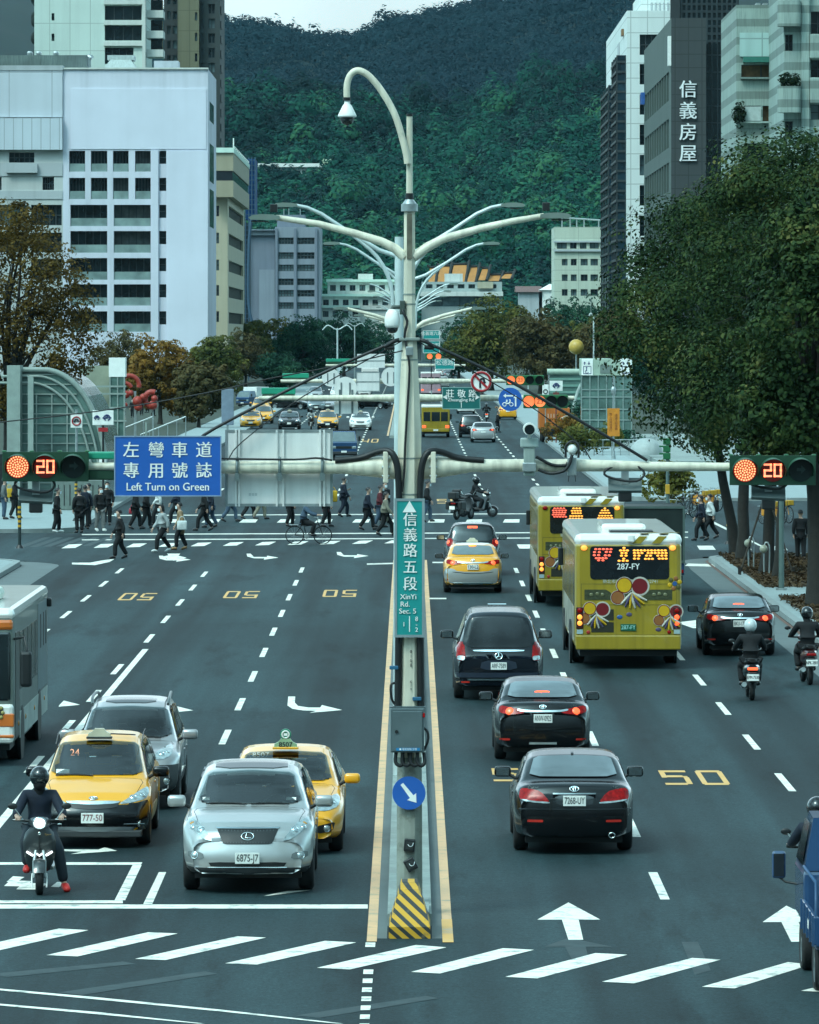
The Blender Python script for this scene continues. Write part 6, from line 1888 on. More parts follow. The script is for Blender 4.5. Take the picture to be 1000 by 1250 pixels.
def car_shell(sp):
 L,W=sp['L'],sp['W']/2
 ys=set(np.round(np.linspace(0,L,int(L/0.085)),4).tolist())
 for p in sp['top']:
  ys.add(round(p[0],4))
 for a in(sp['fa'],sp['ra']):
  for d in(-1.08,-1.0,-0.9,-0.5,0.5,0.9,1.0,1.08):
   ys.add(round(a+d*(sp['R']+0.05),4))
 ys=[y for y in sorted(ys)if 0<=y<=L]
 cl=[ys[0]]
 for y in ys[1:]:
  if y-cl[-1]>0.012:
   cl.append(y)
 ys=cl
 ys[-1]=L
 tx,tz=zip(*sp['top'])
 bx,bz=zip(*sp['belt'])
 fr,rr=sp.get('fround',0.18),sp.get('rround',0.12)
 rings=[]
 for y in ys:
  zt=float(np.interp(y,tx,tz))
  zbelt=float(np.interp(y,bx,bz))
  zb=sp['zb']
  if y<0.5:zb+=sp.get('ftuck',0.05)*(1-y/0.5)
  if L-y<0.6:zb+=sp.get('rtuck',0.08)*(1-(L-y)/0.6)
  for a in(sp['fa'],sp['ra']):
   d=abs(y-a)
   r=sp['R']+0.055
   if d<r:
    zb=max(zb,sp['R']+sqrt(r*r-d*d))
  wf=1.0
  if y<0.7:wf-=fr*(1-y/0.7)**2.2
  if L-y<0.7:wf-=rr*(1-(L-y)/0.7)**2.2
  rings.append(_ring(W,zb,zbelt,zt,wf))
 n=11
 V,Fc=[],[]
 idx=[]
 for y,r in zip(ys,rings):
  row=[]
  for i,(x,z)in enumerate(r):
   V.append((x,y,z));row.append(len(V)-1)
  for i in range(n-2,0,-1):
   V.append((-r[i][0],y,r[i][1]));row.append(len(V)-1)
  idx.append(row)
 m=len(idx[0])
 for a,b in zip(idx[:-1],idx[1:]):
  for i in range(m):
   j=(i+1)%m
   Fc.append((a[i],a[j],b[j],b[i]))
 def cap(row,r,y,flip):
  K=8
  grid=[]
  for i in range(n):
   line=[]
   x,z=r[i]
   for k in range(K+1):
    if i==0 or i==n-1:
     line.append(row[i])
    elif k==0:
     line.append(row[m-i])
    elif k==K:
     line.append(row[i])
    else:
     V.append((x*(2*k/K-1),y,z));line.append(len(V)-1)
   grid.append(line)
  for i in range(n-1):
   for k in range(K):
    q=[grid[i][k],grid[i][k+1],grid[i+1][k+1],grid[i+1][k]]
    q2=[]
    for t in q:
     if t not in q2:q2.append(t)
    if len(q2)>2:
     Fc.append(tuple(q2[::-1]if flip else q2))
 cap(idx[0],rings[0],ys[0],False)
 cap(idx[-1],rings[-1],ys[-1],True)
 fb,rb=sp.get('fbow',0.16),sp.get('rbow',0.10)
 fl,rl=sp.get('flean',0.10),sp.get('rlean',0.06)
 out=[]
 for(x,y,z)in V:
  u=abs(x)/W
  f=max(0.0,1-y/0.8)
  r=max(0.0,1-(L-y)/0.8)
  y2=y+f*(fb*u**2.2+fl*max(0,z-0.5)/0.4)+f*0.05*max(0,0.42-z)/0.2
  y2-=r*(rb*u**2.2+rl*max(0,z-0.62)/0.4)+r*0.07*max(0,0.42-z)/0.2
  out.append((x,y2-L/2,z))
 me=bpy.data.meshes.new('shell')
 me.from_pydata(out,[],Fc)
 me.update()
 return catmull(me,1)
def shell_bvh(me):
 return BVHTree.FromPolygons([v.co[:]for v in me.vertices],[p.vertices[:]for p in me.polygons])
VIEWS={'front':(Vector((0,1,0)),lambda a,b:Vector((a,-20,b))),'rear':(Vector((0,-1,0)),lambda a,b:Vector((a,20,b))),'left':(Vector((1,0,0)),lambda a,b:Vector((-20,a,b))),'right':(Vector((-1,0,0)),lambda a,b:Vector((20,a,b))),'top':(Vector((0,0,-1)),lambda a,b:Vector((a,b,20)))}
def chaikin(p,k=1,w=0.2):
 for _ in range(k):
  q=[]
  for i in range(len(p)):
   a,b=p[i],p[(i+1)%len(p)]
   q.append((a[0]*(1-w)+b[0]*w,a[1]*(1-w)+b[1]*w))
   q.append((a[0]*w+b[0]*(1-w),a[1]*w+b[1]*(1-w)))
  p=q
 return p
def hit(bvh,view,a,b):
 d,o=VIEWS[view]
 p,nrm,_,_=bvh.ray_cast(o(a,b),d)
 if p is None:
  q=o(a,b)
  p,nrm,_,_=bvh.find_nearest(q+d*18.2)
 if nrm.dot(d)>0:nrm=-nrm
 return p,nrm
def patch(bvh,view,pts,off=0.005,res=0.06,rnd_k=1,rnd_w=0.2):
 off=off+.004
 pts=chaikin(pts,rnd_k,rnd_w)if rnd_k else list(pts)
 dense=[]
 for i in range(len(pts)):
  a,b=pts[i],pts[(i+1)%len(pts)]
  k=max(1,int(math.hypot(b[0]-a[0],b[1]-a[1])/res))
  for t in range(k):
   dense.append((a[0]+(b[0]-a[0])*t/k,a[1]+(b[1]-a[1])*t/k))
 n=len(dense)
 xs=[p[0]for p in dense];zs=[p[1]for p in dense]
 extra=[]
 def inside(x,z):
  c=False
  for i in range(n):
   x1,z1=dense[i];x2,z2=dense[i-1]
   if(z1>z)!=(z2>z)and x<(x2-x1)*(z-z1)/(z2-z1)+x1:
    c=not c
  return c
 def far(x,z):
  return min((x-p[0])**2+(z-p[1])**2 for p in dense)>(res*0.4)**2
 x=min(xs)+res/2
 while x<max(xs):
  z=min(zs)+res/2
  while z<max(zs):
   if inside(x,z)and far(x,z):extra.append((x,z))
   z+=res
  x+=res
 v2,_,tri,_,_,_=delaunay_2d_cdt([Vector(p)for p in dense+extra],[],[list(range(n))],1,1e-7)
 mb=MB()
 V=[]
 for p in v2:
  q,nr=hit(bvh,view,p.x,p.y)
  V.append(q+nr*off)
 d=VIEWS[view][0]
 T=[]
 for t in tri:
  nn=(V[t[1]]-V[t[0]]).cross(V[t[2]]-V[t[0]])
  T.append(tuple(t)if nn.dot(d)<0 else tuple(t[::-1]))
 mb.add(V,T,True)
 sk=V[:n]+[v+d*0.02 for v in V[:n]]
 mb.add(sk,[(i,(i+1)%n,n+(i+1)%n,n+i)for i in range(n)],False)
 return mb
def mir(pts):
 return[(-x,z)for x,z in pts][::-1]
def wheel_mb(R,w=0.2):
 t=MB()
 M=RY(pi/2)
 t.lathe([(R*0.66,-w*.42),(R*0.9,-w*.5),(R*0.985,-w*.36),(R,-w*.2),(R,w*.2),(R*.985,w*.36),(R*.9,w*.5),(R*.66,w*.42)],28,M)
 r=MB()
 r.lathe([(0.001,w*.36),(R*.16,w*.38),(R*.2,w*.3),(R*.6,w*.26),(R*.67,w*.44),(R*.67,-w*.44),(0.001,-w*.3)],28,M)
 for k in range(5):
  a=2*pi*k/5
  r.box(w*.28,w*.40,-R*.07,R*.07,R*.12,R*.64,M=RX(a),b=0.006)
 return t,r
_wh={}
def add_wheel(parent,x,y,R,w=0.2):
 if(R,w)not in _wh:
  t,r=wheel_mb(R,w)
  _wh[(R,w)]=(t.mesh('wheel'),r.mesh('rim'))
 tm,rm=_wh[(R,w)]
 o=link('wheel',tm,RUBBER,parent,(x,y,R),(0,0,0 if x>0 else pi))
 link('rim',rm,pm('alloy',(0.35,0.37,0.38),0.3,metal=0.9),o)
 return o
SPECS={'crossover':dict(L=4.74,W=1.86,zb=0.24,fa=0.92,ra=3.66,R=0.36,fbow=0.24,flean=0.14,rbow=.14,rlean=.14,top=[(0,.74),(.06,.88),(.3,.99),(1.0,1.10),(1.22,1.13),(1.7,1.42),(2.1,1.60),(2.5,1.665),(3.2,1.67),(4.0,1.60),(4.25,1.52),(4.5,1.18),(4.66,1.0),(4.74,.86)],belt=[(0,.68),(.1,.82),(.5,.93),(1.2,1.03),(2.4,1.07),(3.6,1.12),(4.3,1.14),(4.74,.82)],ws=(1.165,1.545,.745,.60),rw=(1.16,1.52,.66,.58),sw=[[(1.62,1.06),(2.22,1.46),(2.62,1.53),(2.62,1.08)],[(2.70,1.08),(2.70,1.535),(3.5,1.52),(3.62,1.16),(3.58,1.13)],[(3.68,1.16),(3.58,1.50),(3.95,1.44),(4.12,1.28),(4.02,1.2)]],cowl=1.35),'suv':dict(L=4.32,W=1.80,zb=0.26,fa=0.82,ra=3.45,R=0.35,fbow=0.16,flean=0.06,rbow=.1,rlean=.1,top=[(0,.70),(.05,.86),(.3,.96),(1.0,1.05),(1.18,1.09),(1.6,1.38),(1.95,1.60),(2.3,1.68),(3.2,1.70),(3.95,1.66),(4.15,1.40),(4.25,1.05),(4.32,.88)],belt=[(0,.64),(.1,.80),(.5,.90),(1.2,1.0),(2.4,1.04),(4.0,1.10),(4.32,.84)],ws=(1.12,1.555,.73,.62),rw=(1.12,1.56,.68,.60),sw=[[(1.55,1.08),(2.05,1.50),(2.4,1.56),(2.4,1.09)],[(2.48,1.09),(2.48,1.56),(3.2,1.56),(3.3,1.12)],[(3.38,1.13),(3.3,1.55),(3.8,1.52),(3.9,1.3),(3.8,1.16)]],cowl=1.28),'mpv':dict(L=4.57,W=1.72,zb=0.20,fa=0.88,ra=3.60,R=0.315,fbow=0.20,flean=0.12,rbow=.12,rlean=.08,top=[(0,.56),(.06,.70),(.3,.83),(.85,.96),(1.02,1.0),(1.5,1.29),(1.95,1.51),(2.35,1.585),(3.2,1.59),(4.1,1.50),(4.35,1.22),(4.5,.98),(4.57,.80)],belt=[(0,.52),(.1,.64),(.5,.77),(1.0,.91),(2.2,.97),(4.0,1.04),(4.57,.76)],ws=(1.03,1.47,.71,.60),rw=(1.08,1.46,.62,.56),sw=[[(1.45,1.0),(2.05,1.40),(2.45,1.47),(2.45,1.01)],[(2.52,1.01),(2.52,1.47),(3.25,1.46),(3.35,1.06)],[(3.43,1.07),(3.35,1.45),(3.95,1.38),(4.1,1.18),(4.0,1.1)]],cowl=1.15),'sedan':dict(L=4.80,W=1.82,zb=0.20,fa=0.96,ra=3.735,R=0.325,fbow=0.22,flean=0.14,rbow=.16,rlean=.10,top=[(0,.56),(.06,.68),(.3,.78),(1.1,.93),(1.38,.98),(1.8,1.24),(2.2,1.41),(2.6,1.465),(3.1,1.47),(3.5,1.42),(3.9,1.25),(4.2,1.11),(4.32,1.085),(4.62,1.07),(4.73,1.02),(4.8,.86)],belt=[(0,.52),(.1,.62),(.5,.72),(1.3,.86),(2.4,.93),(3.6,.97),(4.3,.985),(4.65,.965),(4.8,.80)],ws=(1.01,1.38,.72,.60),rw=(1.125,1.385,.665,.575),sw=[[(1.85,.95),(2.35,1.29),(2.75,1.345),(2.75,.96)],[(2.83,.96),(2.83,1.345),(3.35,1.31),(3.72,1.12),(3.62,1.0)],[(3.72,1.03),(3.80,1.12),(3.98,1.04)]],cowl=1.52),'van':dict(L=5.14,W=1.93,zb=0.24,fa=0.90,ra=4.10,R=0.34,fbow=0.2,flean=0.12,rbow=.06,rlean=.03,top=[(0,.70),(.06,.86),(.3,.98),(.8,1.10),(.98,1.15),(1.5,1.55),(1.95,1.83),(2.3,1.90),(3.2,1.91),(4.7,1.88),(4.9,1.80),(5.02,1.40),(5.08,1.1),(5.14,.90)],belt=[(0,.64),(.1,.80),(.5,.93),(1.0,1.06),(2.0,1.12),(4.7,1.14),(5.0,1.08),(5.14,.85)],ws=(1.18,1.78,.78,.66),rw=(1.13,1.74,.76,.69),sw=[[(1.45,1.15),(2.0,1.66),(2.45,1.74),(2.45,1.16)],[(2.53,1.16),(2.53,1.74),(3.5,1.74),(3.5,1.17)],[(3.58,1.17),(3.58,1.74),(4.6,1.71),(4.68,1.18)]],cowl=1.2),}
SPECS['compact']=dict(SPECS['sedan'])
SPECS['compact'].update(L=4.62,W=1.775,fa=0.94,ra=3.64,R=0.315,top=[(0,.56),(.06,.68),(.3,.78),(1.05,.93),(1.25,.98),(1.7,1.26),(2.1,1.42),(2.5,1.465),(3.0,1.465),(3.4,1.40),(3.8,1.24),(4.05,1.125),(4.18,1.10),(4.45,1.09),(4.55,1.04),(4.62,.86)],belt=[(0,.52),(.1,.62),(.5,.72),(1.3,.86),(2.4,.94),(3.5,.98),(4.2,1.0),(4.47,.98),(4.62,.80)],rw=(1.14,1.385,.64,.555),cowl=1.4)
class Car:
 """one car: root + shell; features are projected on to the shell"""
 def __init__(s,kind,label,cat,loc,away,mat,group=None,name='parked_car',rot=0.0,over=None):
  sp=dict(SPECS[kind])
  if over:sp.update(over)
  s.sp=sp
  s.L,s.W=sp['L'],sp['W']
  cy=loc[1]+s.L/2
  s.root=thing(name,label,cat,(loc[0],cy,0.0),(pi if away else 0.0)+rot,group)
  me=car_shell(sp)
  s.bvh=shell_bvh(me)
  s.body=link('body',me,mat,s.root)
  s.mat=mat
  fy,ry=sp['fa']-s.L/2,sp['ra']-s.L/2
  for x in(-1,1):
   for y in(fy,ry):
    add_wheel(s.root,x*(s.W/2-0.125),y,sp['R'],0.22)
  s.gaps()
  u=MB().box(-s.W*.40,s.W*.40,-s.L/2+.35,s.L/2-.35,sp['zb']-0.03,sp['zb']+0.12)
  u.build('underbody',BLACK,s.root)
 def p(s,name,view,pts,mat,parent=None,off=0.005,mirror=False,k=1,w=0.2,res=0.045):
  o=patch(s.bvh,view,pts,off,res,k,w).build(name,mat,parent or s.root)
  if mirror:
   if view in('left','right'):
    v2='right' if view=='left' else 'left'
    patch(s.bvh,v2,pts,off,res,k,w).build(name,mat,parent or s.root)
   else:
    patch(s.bvh,view,mir(pts),off,res,k,w).build(name,mat,parent or s.root)
  return o
 def glass(s,glass=GLASS,side=None,res=0.05,shield=None):
  sp=s.sp
  side=side or GLASS
  z0,z1,a,b=sp['ws']
  s.p('windshield','front',[(-a,z0),(a,z0),(b,z1),(0,z1+.035),(-b,z1)],shield or SHIELD,w=0.1,res=res,off=.012)
  z0,z1,a,b=sp['rw']
  s.p('rear_window','rear',[(-a,z0),(a,z0),(b,z1),(0,z1+.02),(-b,z1)],glass,w=0.12,res=res,off=.012)
  for poly in sp['sw']:
   s.p('side_window','left',[(y-s.L/2,z)for y,z in poly],side,mirror=True,off=0.010,w=0.1,res=res*1.2)
 def interior(s):
  """open the shell under the front and rear glass and furnish the cabin"""
  sp=s.sp
  bm=bmesh.new();bm.from_mesh(s.body.data)
  kill=[]
  for view,(z0,z1,a,b)in(('front',sp['ws']),('rear',sp['rw'])):
   for f in bm.faces:
    c=f.calc_center_median()
    t=(c.z-z0-.02)/(z1-z0-.04)
    if 0<t<1 and abs(c.x)<(a+(b-a)*t)-.05 and(c.y<0)==(view=='front'):
     if(hit(s.bvh,view,c.x,c.z)[0]-c).length<.06:kill.append(f)
  bmesh.ops.delete(bm,geom=list(set(kill)),context='FACES')
  bm.to_mesh(s.body.data);bm.free()
  y0=sp['cowl']-s.L/2;zw=sp['ws'][0]
  DARK=pm('cabin_dark',(.018,.020,.021),.7,var=.3)
  mb=MB().box(-s.W*.38,s.W*.38,y0-.1,s.L/2-.9,.36,.48).box(-s.W*.38,s.W*.38,y0+.05,y0+.42,zw-.30,zw-.035,b=.04)
  o=mb.build('dashboard',DARK,s.root)
  SEAT=pm('seat_cloth',(.10,.105,.10),.9,var=.2,bump=.2)
  for y,xs in((y0+1.15,(-.36,.36)),(y0+2.05,(-.40,0,.40))):
   for x in xs:
    st=MB().box(x-.24,x+.24,y,y+.13,.5,zw-.0,b=.05).build('seat',SEAT,s.root)
    MB().box(x-.12,x+.12,y+.02,y+.11,zw+.03,zw+.19,b=.04).build('headrest',SEAT,st)
  MB().tube([(.36+.18*cos(t),y0+.62+.06*sin(t),zw-.10+.17*sin(t))for t in np.linspace(0,2*pi,22)[:-1]],.017,6,closed=True).build('steering_wheel',BLACK,s.root)
  MB().box(-.11,.11,y0+.60,y0+.63,sp['ws'][1]-.09,sp['ws'][1]-.03,b=.01).build('rear_view_mirror',BLACK,s.root)
  MB().box(-s.W*.33,s.W*.33,y0+2.3,y0+2.9,zw-.12,zw-.06).build('parcel_shelf',DARK,s.root)
 def mirrors(s,mat=None,dz=0.09,big=1.0):
  sp=s.sp
  y=sp['cowl']+0.22-s.L/2
  zb=float(np.interp(sp['cowl']+.22,*zip(*sp['belt'])))
  for x in(-1,1):
   mb=MB()
   mb.box(-.115*big,.115*big,-.07,.06,-.07*big,.075*big,b=0.045)
   o=mb.build('side_mirror',mat or s.mat,s.root,(x*(s.W/2+0.115),y,zb+dz+.05))
   for pl in o.data.polygons:pl.use_smooth=True
   MB().box(-.09*big,.09*big,.061,.066,-.05*big,.055*big).build('mirror_glass',pm('mirror_glass',(.3,.33,.34),.05,metal=.9),o)
   MB().tube([(x*-.20,.03,-.10),(x*-.08,.0,-.03)],.025,8).build('mirror_arm',BLACK,o)
 def wipers(s):
  sp=s.sp
  z0=sp['ws'][0]
  for x0,x1 in((-.62,-.05),(.02,.55)):
   pts=[]
   for t in np.linspace(0,1,6):
    q,nr=hit(s.bvh,'front',x0+(x1-x0)*t,z0-.012+0.05*(t-t*t))
    pts.append(q+nr*0.02)
   MB().tube(pts,.011,6).build('wiper',BLACK,s.root)
 def seam(s,view,pts,r=.006,mirror=True):
  for sg in((1,-1)if mirror else(1,)):
   q=[]
   for i in range(len(pts)-1):
    for t in np.linspace(0,1,7)[:-1 if i<len(pts)-2 else None]:
     a=pts[i][0]+(pts[i+1][0]-pts[i][0])*t;b=pts[i][1]+(pts[i+1][1]-pts[i][1])*t
     p,n=hit(s.bvh,view,a*sg if view in('front','rear','top')else a,b)if view!='side' else hit(s.bvh,'left' if sg<0 else 'right',a,b)
     q.append(p-n*r*.35)
   MB().tube(q,r,5).build('panel_gap',pm('panel_gap',(.006,.007,.007),.8),s.root)
 def gaps(s):
  h=s.L/2;sp=s.sp
  W=s.W/2
  s.seam('top',[(W*.74,-h+.42),(W*.84,-h+sp['cowl']-.25),(W*.80,-h+sp['cowl']-.12),(0,-h+sp['cowl']-.14)],.005)
  for poly in sp['sw'][:2]:
   y=max(p[0]for p in poly)+.04-h
   s.seam('side',[(y,sp['zb']+.18),(y,.9)],.006)
   a=y-.22
   for sg in(-1,1):
    p,n=hit(s.bvh,'left' if sg<0 else 'right',a,.86)
    MB().box(-.012,.014,-.09,.09,-.014,.014,b=.008).build('door_handle',s.mat,s.root,p)
 def dome(s,name,view,x,z,r,mat,parent=None,flat=0.4,ring=None):
  q,nr=hit(s.bvh,view,x,z)
  M=Matrix.Translation(q+nr*0.004)@nr.to_track_quat('Z','Y').to_matrix().to_4x4()
  mb=MB().ball((0,0,0),(r,r,r*flat),14,8,M=M)
  o=mb.build(name,mat,parent or s.root)
  if ring:
   pts=[M@Vector((r*1.08*cos(t),r*1.08*sin(t),0.004))for t in np.linspace(0,2*pi,20)[:-1]]
   MB().tube(pts,r*.12,6,closed=True).build('lamp_ring',ring,o)
  return o
 def plate(s,view,z,txt,ink=INK,bg=PLATE,w=0.34,h=0.155,off=0.012,x=0.0):
  q,nr=hit(s.bvh,view,x,z)
  d=-1 if view=='front' else 1
  o=MB().box(-w/2,w/2,-.008,.008,-h/2,h/2,b=0.006).build('licence_plate',bg,s.root,(x,q.y+d*(off+.03),z),(0,0,0 if view=='front' else pi))
  if txt:
   me=text_mesh(txt,h*.92,0.002,1.0)
   xs=[v.co.x for v in me.vertices]
   k=w*.88/(max(xs)-min(xs))
   me.transform(Matrix.Diagonal((k,1,1,1)))
   link('plate_number',me,ink,o,(0,-.0105,0))
  return o
 def emblem3(s,view,z,r=0.06,mat=CHROME):
  """three interlocked ellipses"""
  q,nr=hit(s.bvh,view,0,z)
  M=Matrix.Translation(q+nr*0.012)@nr.to_track_quat('Z','Y').to_matrix().to_4x4()
  mb=MB()
  def ell(a,b,cy):
   mb.tube([M@Vector((a*cos(t),cy+b*sin(t),0))for t in np.linspace(0,2*pi,22)[:-1]],r*.12,6,closed=True)
  ell(r,r*.68,0);ell(r*.62,r*.26,r*.36);ell(r*.26,r*.62,0)
  return mb.build('emblem',mat,s.root)
 def ringem(s,view,z,r,bars,mat=CHROME):
  q,nr=hit(s.bvh,view,0,z)
  M=Matrix.Translation(q+nr*0.014)@nr.to_track_quat('Z','Y').to_matrix().to_4x4()
  mb=MB()
  mb.tube([M@Vector((r[0]*cos(t),r[1]*sin(t),0))for t in np.linspace(0,2*pi,26)[:-1]],r[1]*.14,6,closed=True)
  for b in bars:
   mb.tube([M@Vector((a[0]*r[0],a[1]*r[1],0))for a in b],r[1]*.15,6)
  return mb.build('emblem',mat,s.root)
 def script(s,view,x,z,txt,h=0.05,mat=CHROME,name='badge'):
  q,nr=hit(s.bvh,view,x,z)
  return lettering(txt,h,mat,s.root,q+nr*0.006,0 if view=='front' else pi,name=name,depth=0.003)
 def front_basic(s,hl,grille,intake=None,fog=None,lit=False,hlmat=None):
  """hl: headlamp outline (x>0), grille outline, lower intake outline"""
  for pts in(hl,mir(hl)):
   h=s.p('headlight','front',pts,hlmat or LAMPGLASS)
   cx=sum(p[0]for p in pts)/len(pts);cz=sum(p[1]for p in pts)/len(pts)
   w=(max(p[0]for p in pts)-min(p[0]for p in pts))
   s.dome('lamp_reflector','front',cx-.12*w*(1 if cx>0 else-1),cz-.01,.05,WHITELIT if lit else pm('reflector',(.6,.64,.64),.06,metal=.9,var=.4,scale=30),h,ring=CHROME)
   s.dome('lamp_reflector','front',cx+.18*w*(1 if cx>0 else-1),cz+.015,.036,pm('reflector',(.6,.64,.64),.06,metal=.9,var=.4,scale=30),h,ring=CHROME)
  if grille:
   s.p('grille','front',grille,BLACK,w=.12)
  if intake:
   s.p('air_intake','front',intake,BLACK,w=.15)
  if fog:
   for x in(-1,1):
    s.dome('fog_lamp','front',x*fog[0],fog[1],.045,LAMPGLASS,ring=CHROME)
 def rear_basic(s,tl,lit=False,inner=None,refl=None,third=None):
  for pts in(tl,mir(tl)):
   h=s.p('taillight','rear',pts,REDLENS)
   cx=sum(p[0]for p in pts)/len(pts);cz=sum(p[1]for p in pts)/len(pts)
   sg=1 if cx>0 else-1
   if lit:
    s.dome('brake_lamp','rear',cx+sg*.05,cz,.075,REDLIT,h,flat=.3)
   if inner:
    s.p('clear_lens','rear',[(sg*a,b)for a,b in inner],LAMPGLASS,h,off=.008)
  if refl:
   x0,x1,z0,z1=refl
   s.p('reflector','rear',[(x0,z0),(x1,z0),(x1,z1),(x0,z1)],pm('reflector_red',(.5,.03,.02),.25,emit=(.8,.05,.02),estr=.05),mirror=True,k=1,w=.1)
  if third:
   z,w=third
   s.p('high_brake_lamp','rear',[(-w,z),(w,z),(w,z+.07),(-w,z+.07)],REDLIT,off=.012,k=0)
# --------- people: skinned skeletons with separate clothing
def skin(verts,edges,radii,root=0,sub=1):
 me=bpy.data.meshes.new('sk')
 me.from_pydata([tuple(v)for v in verts],edges,[])
 ob=bpy.data.objects.new('sk',me)
 COL.objects.link(ob)
 md=ob.modifiers.new('k','SKIN')
 md.use_smooth_shade=True
 for i,r in enumerate(radii):
  sv=me.skin_vertices[0].data[i]
  sv.radius=r if isinstance(r,tuple)else(r,r)
  sv.use_root=(i==root)
 sb=ob.modifiers.new('s','SUBSURF')
 sb.levels=sub
 sb.render_levels=sub
 dg=bpy.context.evaluated_depsgraph_get()
 out=bpy.data.meshes.new_from_object(ob.evaluated_get(dg))
 bpy.data.objects.remove(ob)
 out.polygons.foreach_set('use_smooth',[True]*len(out.polygons))
 out.materials.clear()
 return out
class Skel:
 def __init__(s):s.v,s.e,s.r=[],[],[]
 def add(s,p,r,parent=None):
  s.v.append(Vector(p));s.r.append(r)
  if parent is not None:s.e.append((parent,len(s.v)-1))
  return len(s.v)-1
 def mesh(s,sub=1):return skin(s.v,s.e,s.r,0,sub)
def joints(kind,ph=0.0,hgt=1.70):
 """joint positions; figure faces -Y, feet on z=0. ph: stride phase -1..1"""
 k=hgt/1.70
 J={}
 if kind in('walk','stand','phone'):
  st=0.0 if kind=='stand' else(0.30*ph if kind=='walk' else .22*ph)
  lean=0.03 if kind=='walk' else 0.0
  drop=0.035*abs(ph)if kind!='stand' else 0
  pz=.92-drop
  J['pelvis']=(0,0,pz)
  J['waist']=(0,-lean*.4,pz+.16)
  J['chest']=(0,-lean,pz+.36)
  J['neck']=(0,-lean-.01,pz+.52)
  J['head']=(0,-lean-.035,pz+.62)
  for s,n in((1,'R'),(-1,'L')):
   f=s*st
   J['hip'+n]=(s*.095,0,pz-.03)
   bend=0.07 if f<0 else 0.13
   J['knee'+n]=(s*.10,-f*.45-bend*abs(ph)*.8-.02,.50-.01)
   back=-f>0 and 0 or 1
   J['ank'+n]=(s*.10,-f+.02,.085+(0.07*abs(ph)if f<0 else 0.0))
   J['toe'+n]=(s*.115,-f-.13,.035+(0.0 if f<0 else 0.02*abs(ph)))
   J['sh'+n]=(s*.185,-lean,pz+.47)
   a=-f*.8
   J['elb'+n]=(s*.245,-lean+.03-a*.45,pz+.20)
   J['wri'+n]=(s*.235,-lean-.06-a*.85,pz-.02)
   J['hand'+n]=(s*.23,-lean-.085-a*.95,pz-.12)
  if kind=='phone':
   J['elbR']=(.24,.0,pz+.20)
   J['wriR']=(.15,-.22,pz+.27)
   J['handR']=(.11,-.30,pz+.31)
   J['head']=(0,-.05,pz+.605)
 elif kind in('ride','ridefoot'):
  J['pelvis']=(0,.22,.86)
  J['waist']=(0,.20,1.02)
  J['chest']=(0,.14,1.22)
  J['neck']=(0,.10,1.38)
  J['head']=(0,.06,1.48)
  for s,n in((1,'R'),(-1,'L')):
   J['hip'+n]=(s*.11,.18,.84)
   J['knee'+n]=(s*.19,-.22,.72)
   J['ank'+n]=(s*.17,-.10,.36)
   J['toe'+n]=(s*.18,-.26,.31)
   J['sh'+n]=(s*.20,.12,1.33)
   J['elb'+n]=(s*.31,-.10,1.12)
   J['wri'+n]=(s*.325,-.33,1.07)
   J['hand'+n]=(s*.31,-.42,1.07)
  if kind=='ridefoot':
   J['kneeR']=(.26,-.20,.58)
   J['ankR']=(.34,-.14,.12)
   J['toeR']=(.38,-.30,.045)
 return{n:Vector(p)*k for n,p in J.items()},k
_pose={}
